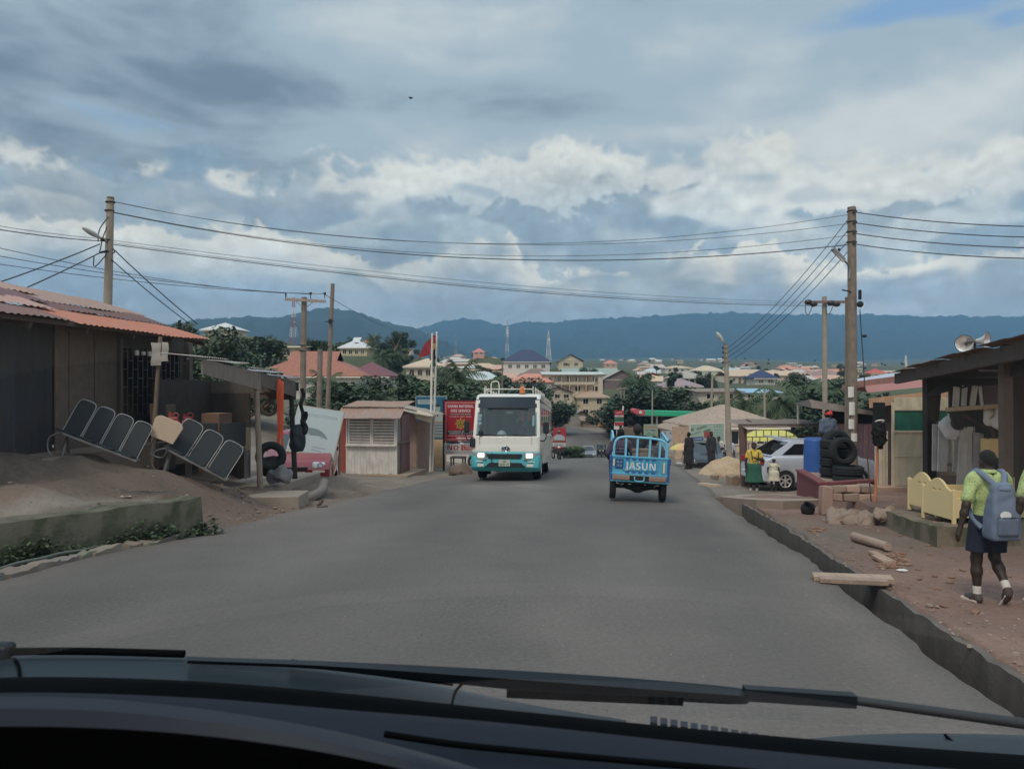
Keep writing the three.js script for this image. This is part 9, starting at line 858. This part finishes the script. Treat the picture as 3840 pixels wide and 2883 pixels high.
// ------------------------------------------------------------------ our own car: wipers, windscreen foot, dashboard, instrument hood
{
  const t = thing('own_car', 'dark dashboard, wipers and windscreen foot of the car we ride in', 'car', [0, 0.55, -0.6]), q = (px, py, D) => P(px, py, D).sub(t.position), line = (pts) => pts.map((p) => q(...p));
  const DASH = mat([0.009, 0.0125, 0.022], { phys: true, specularIntensity: 0.35, roughness: 0.62, bump: T.cloth, bumpScale: 0.0004 }), HOOD = mat([0.013, 0.016, 0.026], { phys: true, specularIntensity: 0.5, roughness: 0.5 }), BL = mat([0.002, 0.0022, 0.003], { phys: true, specularIntensity: 0.12, roughness: 0.85 }), COWL = mat([0.020, 0.030, 0.038], { phys: true, specularIntensity: 0.6, roughness: 0.38 }), WIP = mat([0.010, 0.014, 0.019], { phys: true, specularIntensity: 0.5, roughness: 0.42 });
  const strip = (a, b) => { const vs = [], fs = []; a.forEach((p, i) => { vs.push(p.toArray(), b[i].toArray()); if (i) fs.push([2 * i - 2, 2 * i - 1, 2 * i + 1, 2 * i]); }); return poly(vs, fs); }, sm = (pts, n = 40) => new THREE.CatmullRomCurve3(pts).getPoints(n), loft = (...rowsIn) => { const r = rowsIn.map((x) => sm(x)); return toCreasedNormals(join(r.slice(1).map((b, i) => strip(r[i], b))), 0.9); };
  // cowl beyond the glass
  part(t, 'cowl', COWL, loft(line([[-700, 2505, 1.25], [0, 2458, 1.25], [600, 2458, 1.25], [1000, 2478, 1.25], [1500, 2540, 1.25], [1980, 2640, 1.25], [2350, 2700, 1.25]]), line([[-700, 2520, 1.2], [0, 2478, 1.2], [600, 2480, 1.2], [1000, 2500, 1.2], [1500, 2565, 1.2], [1980, 2660, 1.2], [2350, 2712, 1.2]]), line([[-700, 2700, 1.1], [0, 2660, 1.1], [600, 2670, 1.1], [1000, 2690, 1.1], [1500, 2740, 1.1], [1980, 2790, 1.1], [2350, 2830, 1.1]])));
  part(t, 'cowl_end', COWL, loft(line([[3020, 2770, 1.22], [3300, 2752, 1.22], [3700, 2752, 1.22], [4300, 2780, 1.22]]), line([[3020, 2800, 1.18], [3300, 2782, 1.18], [3700, 2784, 1.18], [4300, 2810, 1.18]]), line([[3020, 2880, 1.1], [3300, 2900, 1.1], [3700, 2920, 1.1], [4300, 2950, 1.1]])));
  part(t, 'cowl_seam', BL, [tube(line([[1738, 2558, 1.19], [1710, 2590, 1.17], [1695, 2640, 1.14]]), 0.0025, 5), tube(line([[3545, 2755, 1.2], [3580, 2790, 1.18], [3600, 2840, 1.15]]), 0.0025, 5), tube(line([[52, 2470, 1.2], [68, 2500, 1.18], [72, 2545, 1.15]]), 0.0025, 5)]);
  part(t, 'glass_rubber', BL, loft(line([[-700, 2590, 1.0], [0, 2540, 1.0], [700, 2552, 1.0], [1300, 2600, 1.0], [1900, 2662, 1.0], [2600, 2732, 1.0], [3300, 2792, 1.0], [4300, 2862, 1.0]]), line([[-700, 2600, 0.96], [0, 2556, 0.96], [700, 2566, 0.96], [1300, 2622, 0.96], [1900, 2690, 0.96], [2600, 2762, 0.96], [3300, 2820, 0.96], [4300, 2900, 0.96]]), line([[-700, 2760, 0.9], [0, 2700, 0.9], [700, 2720, 0.9], [1300, 2780, 0.9], [1900, 2840, 0.9], [2600, 2910, 0.9], [3300, 2960, 0.9], [4300, 3030, 0.9]])));
  for (let i = 0; i < 16; i++) { const px = 2452 + i * 38, py = 2688 + i * 5.6 - (i > 11 ? (i - 11) * -1 : 0); part(t, 'frit_tab', mat([0.03, 0.032, 0.04], { roughness: 0.7 }), bar(q(px, py + 26, 1.02), q(px, py + 3 + i * 0.7, 1.04), 0.0095, 0.004)); }
  // dashboard
  part(t, 'dashboard', DASH, loft(line([[-900, 2650, 0.88], [0, 2598, 0.88], [700, 2615, 0.88], [1300, 2662, 0.88], [1900, 2712, 0.88], [2600, 2786, 0.88], [3300, 2856, 0.88], [4300, 2950, 0.88]]), line([[-900, 2675, 0.84], [0, 2616, 0.84], [700, 2634, 0.84], [1300, 2686, 0.84], [1900, 2736, 0.84], [2600, 2812, 0.84], [3300, 2884, 0.84], [4300, 2980, 0.84]]), line([[-900, 3080, 0.66], [0, 3040, 0.66], [700, 3050, 0.66], [1300, 3090, 0.66], [1900, 3120, 0.66], [2600, 3160, 0.66], [3300, 3200, 0.66], [4300, 3280, 0.66]]), line([[-900, 3500, 0.62], [0, 3460, 0.62], [700, 3470, 0.62], [1300, 3500, 0.62], [1900, 3520, 0.62], [2600, 3560, 0.62], [3300, 3600, 0.62], [4300, 3680, 0.62]])));
  part(t, 'dash_groove', BL, [tube(line([[1440, 2752, 0.785], [1700, 2790, 0.785], [2000, 2820, 0.785], [2400, 2856, 0.785], [2800, 2892, 0.785], [3400, 2950, 0.785]]), 0.0034, 6, 60)]);
  const hp = [[-1100, 2720], [-500, 2628], [0, 2612], [400, 2622], [800, 2664], [1200, 2730], [1500, 2800], [1800, 2885], [2100, 3010], [2250, 3120]], at2 = (dy, D) => line(hp.map(([x, y]) => [x, y + dy, D]));
  part(t, 'instrument_hood', HOOD, loft(at2(30, 0.74), at2(2, 0.70), at2(0, 0.66), at2(12, 0.625), at2(45, 0.605), line(hp.map(([x, y]) => [x * 0.985, y + 112 - Math.max(0, (x - 300)) * 0.03, 0.60]))));
  part(t, 'instrument_recess', BL, loft(line(hp.map(([x, y]) => [x * 0.985, y + 110 - Math.max(0, (x - 300)) * 0.03, 0.601])), line(hp.map(([x, y]) => [x * 0.95, y + 150, 0.66])), line(hp.map(([x, y]) => [x * 0.9, y + 420, 0.70])), line(hp.map(([x, y]) => [x * 0.9, y + 900, 0.62]))));
  { const f = (px, py, D) => q(px, py, D), vs = [], n = 12, fs = []; for (let i = 0; i <= n; i++) { const u = i / n * 2 - 1, b = V(u * 1.25, 0.40 - 0.0 * u * u, -0.45 + 0.22 * u * u), e = V(u * 1.0, 1.42, 0.62 + 0.14 * u * u); for (let k = 0; k <= 4; k++) vs.push(b.clone().lerp(e, k / 4).add(V(0, 0.06 * Math.sin(Math.PI * k / 4), -0.03 * Math.sin(Math.PI * k / 4))).toArray()); if (i) for (let k = 0; k < 4; k++) fs.push([(i - 1) * 5 + k, i * 5 + k, i * 5 + k + 1, (i - 1) * 5 + k + 1]); } void f; part(t, 'windscreen', mat([0.96, 0.98, 0.98], { transmission: 1, roughness: 0, thickness: 0 }), toCreasedNormals(poly(vs, fs), 1)); }
  // wipers
  const w = part(t, 'wiper_arm', WIP, loft(line([[700, 2462, 1.2], [1200, 2478, 1.2], [1900, 2512, 1.2], [2400, 2545, 1.2], [2760, 2578, 1.2], [2840, 2592, 1.2]]), line([[700, 2476, 1.18], [1200, 2496, 1.18], [1900, 2545, 1.18], [2400, 2582, 1.18], [2740, 2606, 1.18], [2840, 2612, 1.18]]), line([[700, 2488, 1.19], [1200, 2510, 1.19], [1900, 2584, 1.19], [2400, 2620, 1.19], [2720, 2640, 1.19], [2800, 2640, 1.19]]))); void w;
  part(t, 'wiper_knuckle', WIP, [bar(q(2790, 2598, 1.19), q(3206, 2626, 1.19), 0.018, 0.019)]); part(t, 'wiper_rod', mat([0.03, 0.03, 0.032], { roughness: 0.5 }), [rod(q(3190, 2624, 1.19), q(3860, 2716, 1.16), 0.0068, 0.008, 10)]);
  part(t, 'wiper_blade', BL, bar(q(1900, 2596, 1.17), q(2560, 2626, 1.17), 0.012, 0.012)); part(t, 'wiper_blade', BL, [tube(line([[-60, 2444, 1.22], [300, 2442, 1.22], [690, 2452, 1.22]]), 0.006, 6, 30)]); part(t, 'wiper_blade', BL, [tube(line([[1090, 2484, 1.2], [1400, 2520, 1.2], [1700, 2560, 1.2]]), 0.005, 6, 30)]); part(t, 'wiper_arm', WIP, [rbox(0.03, 0.024, 0.03, q(10, 2440, 1.22).x, q(10, 2440, 1.22).y, q(10, 2440, 1.22).z, 0.008)]);
}
renderer.render(scene, camera);
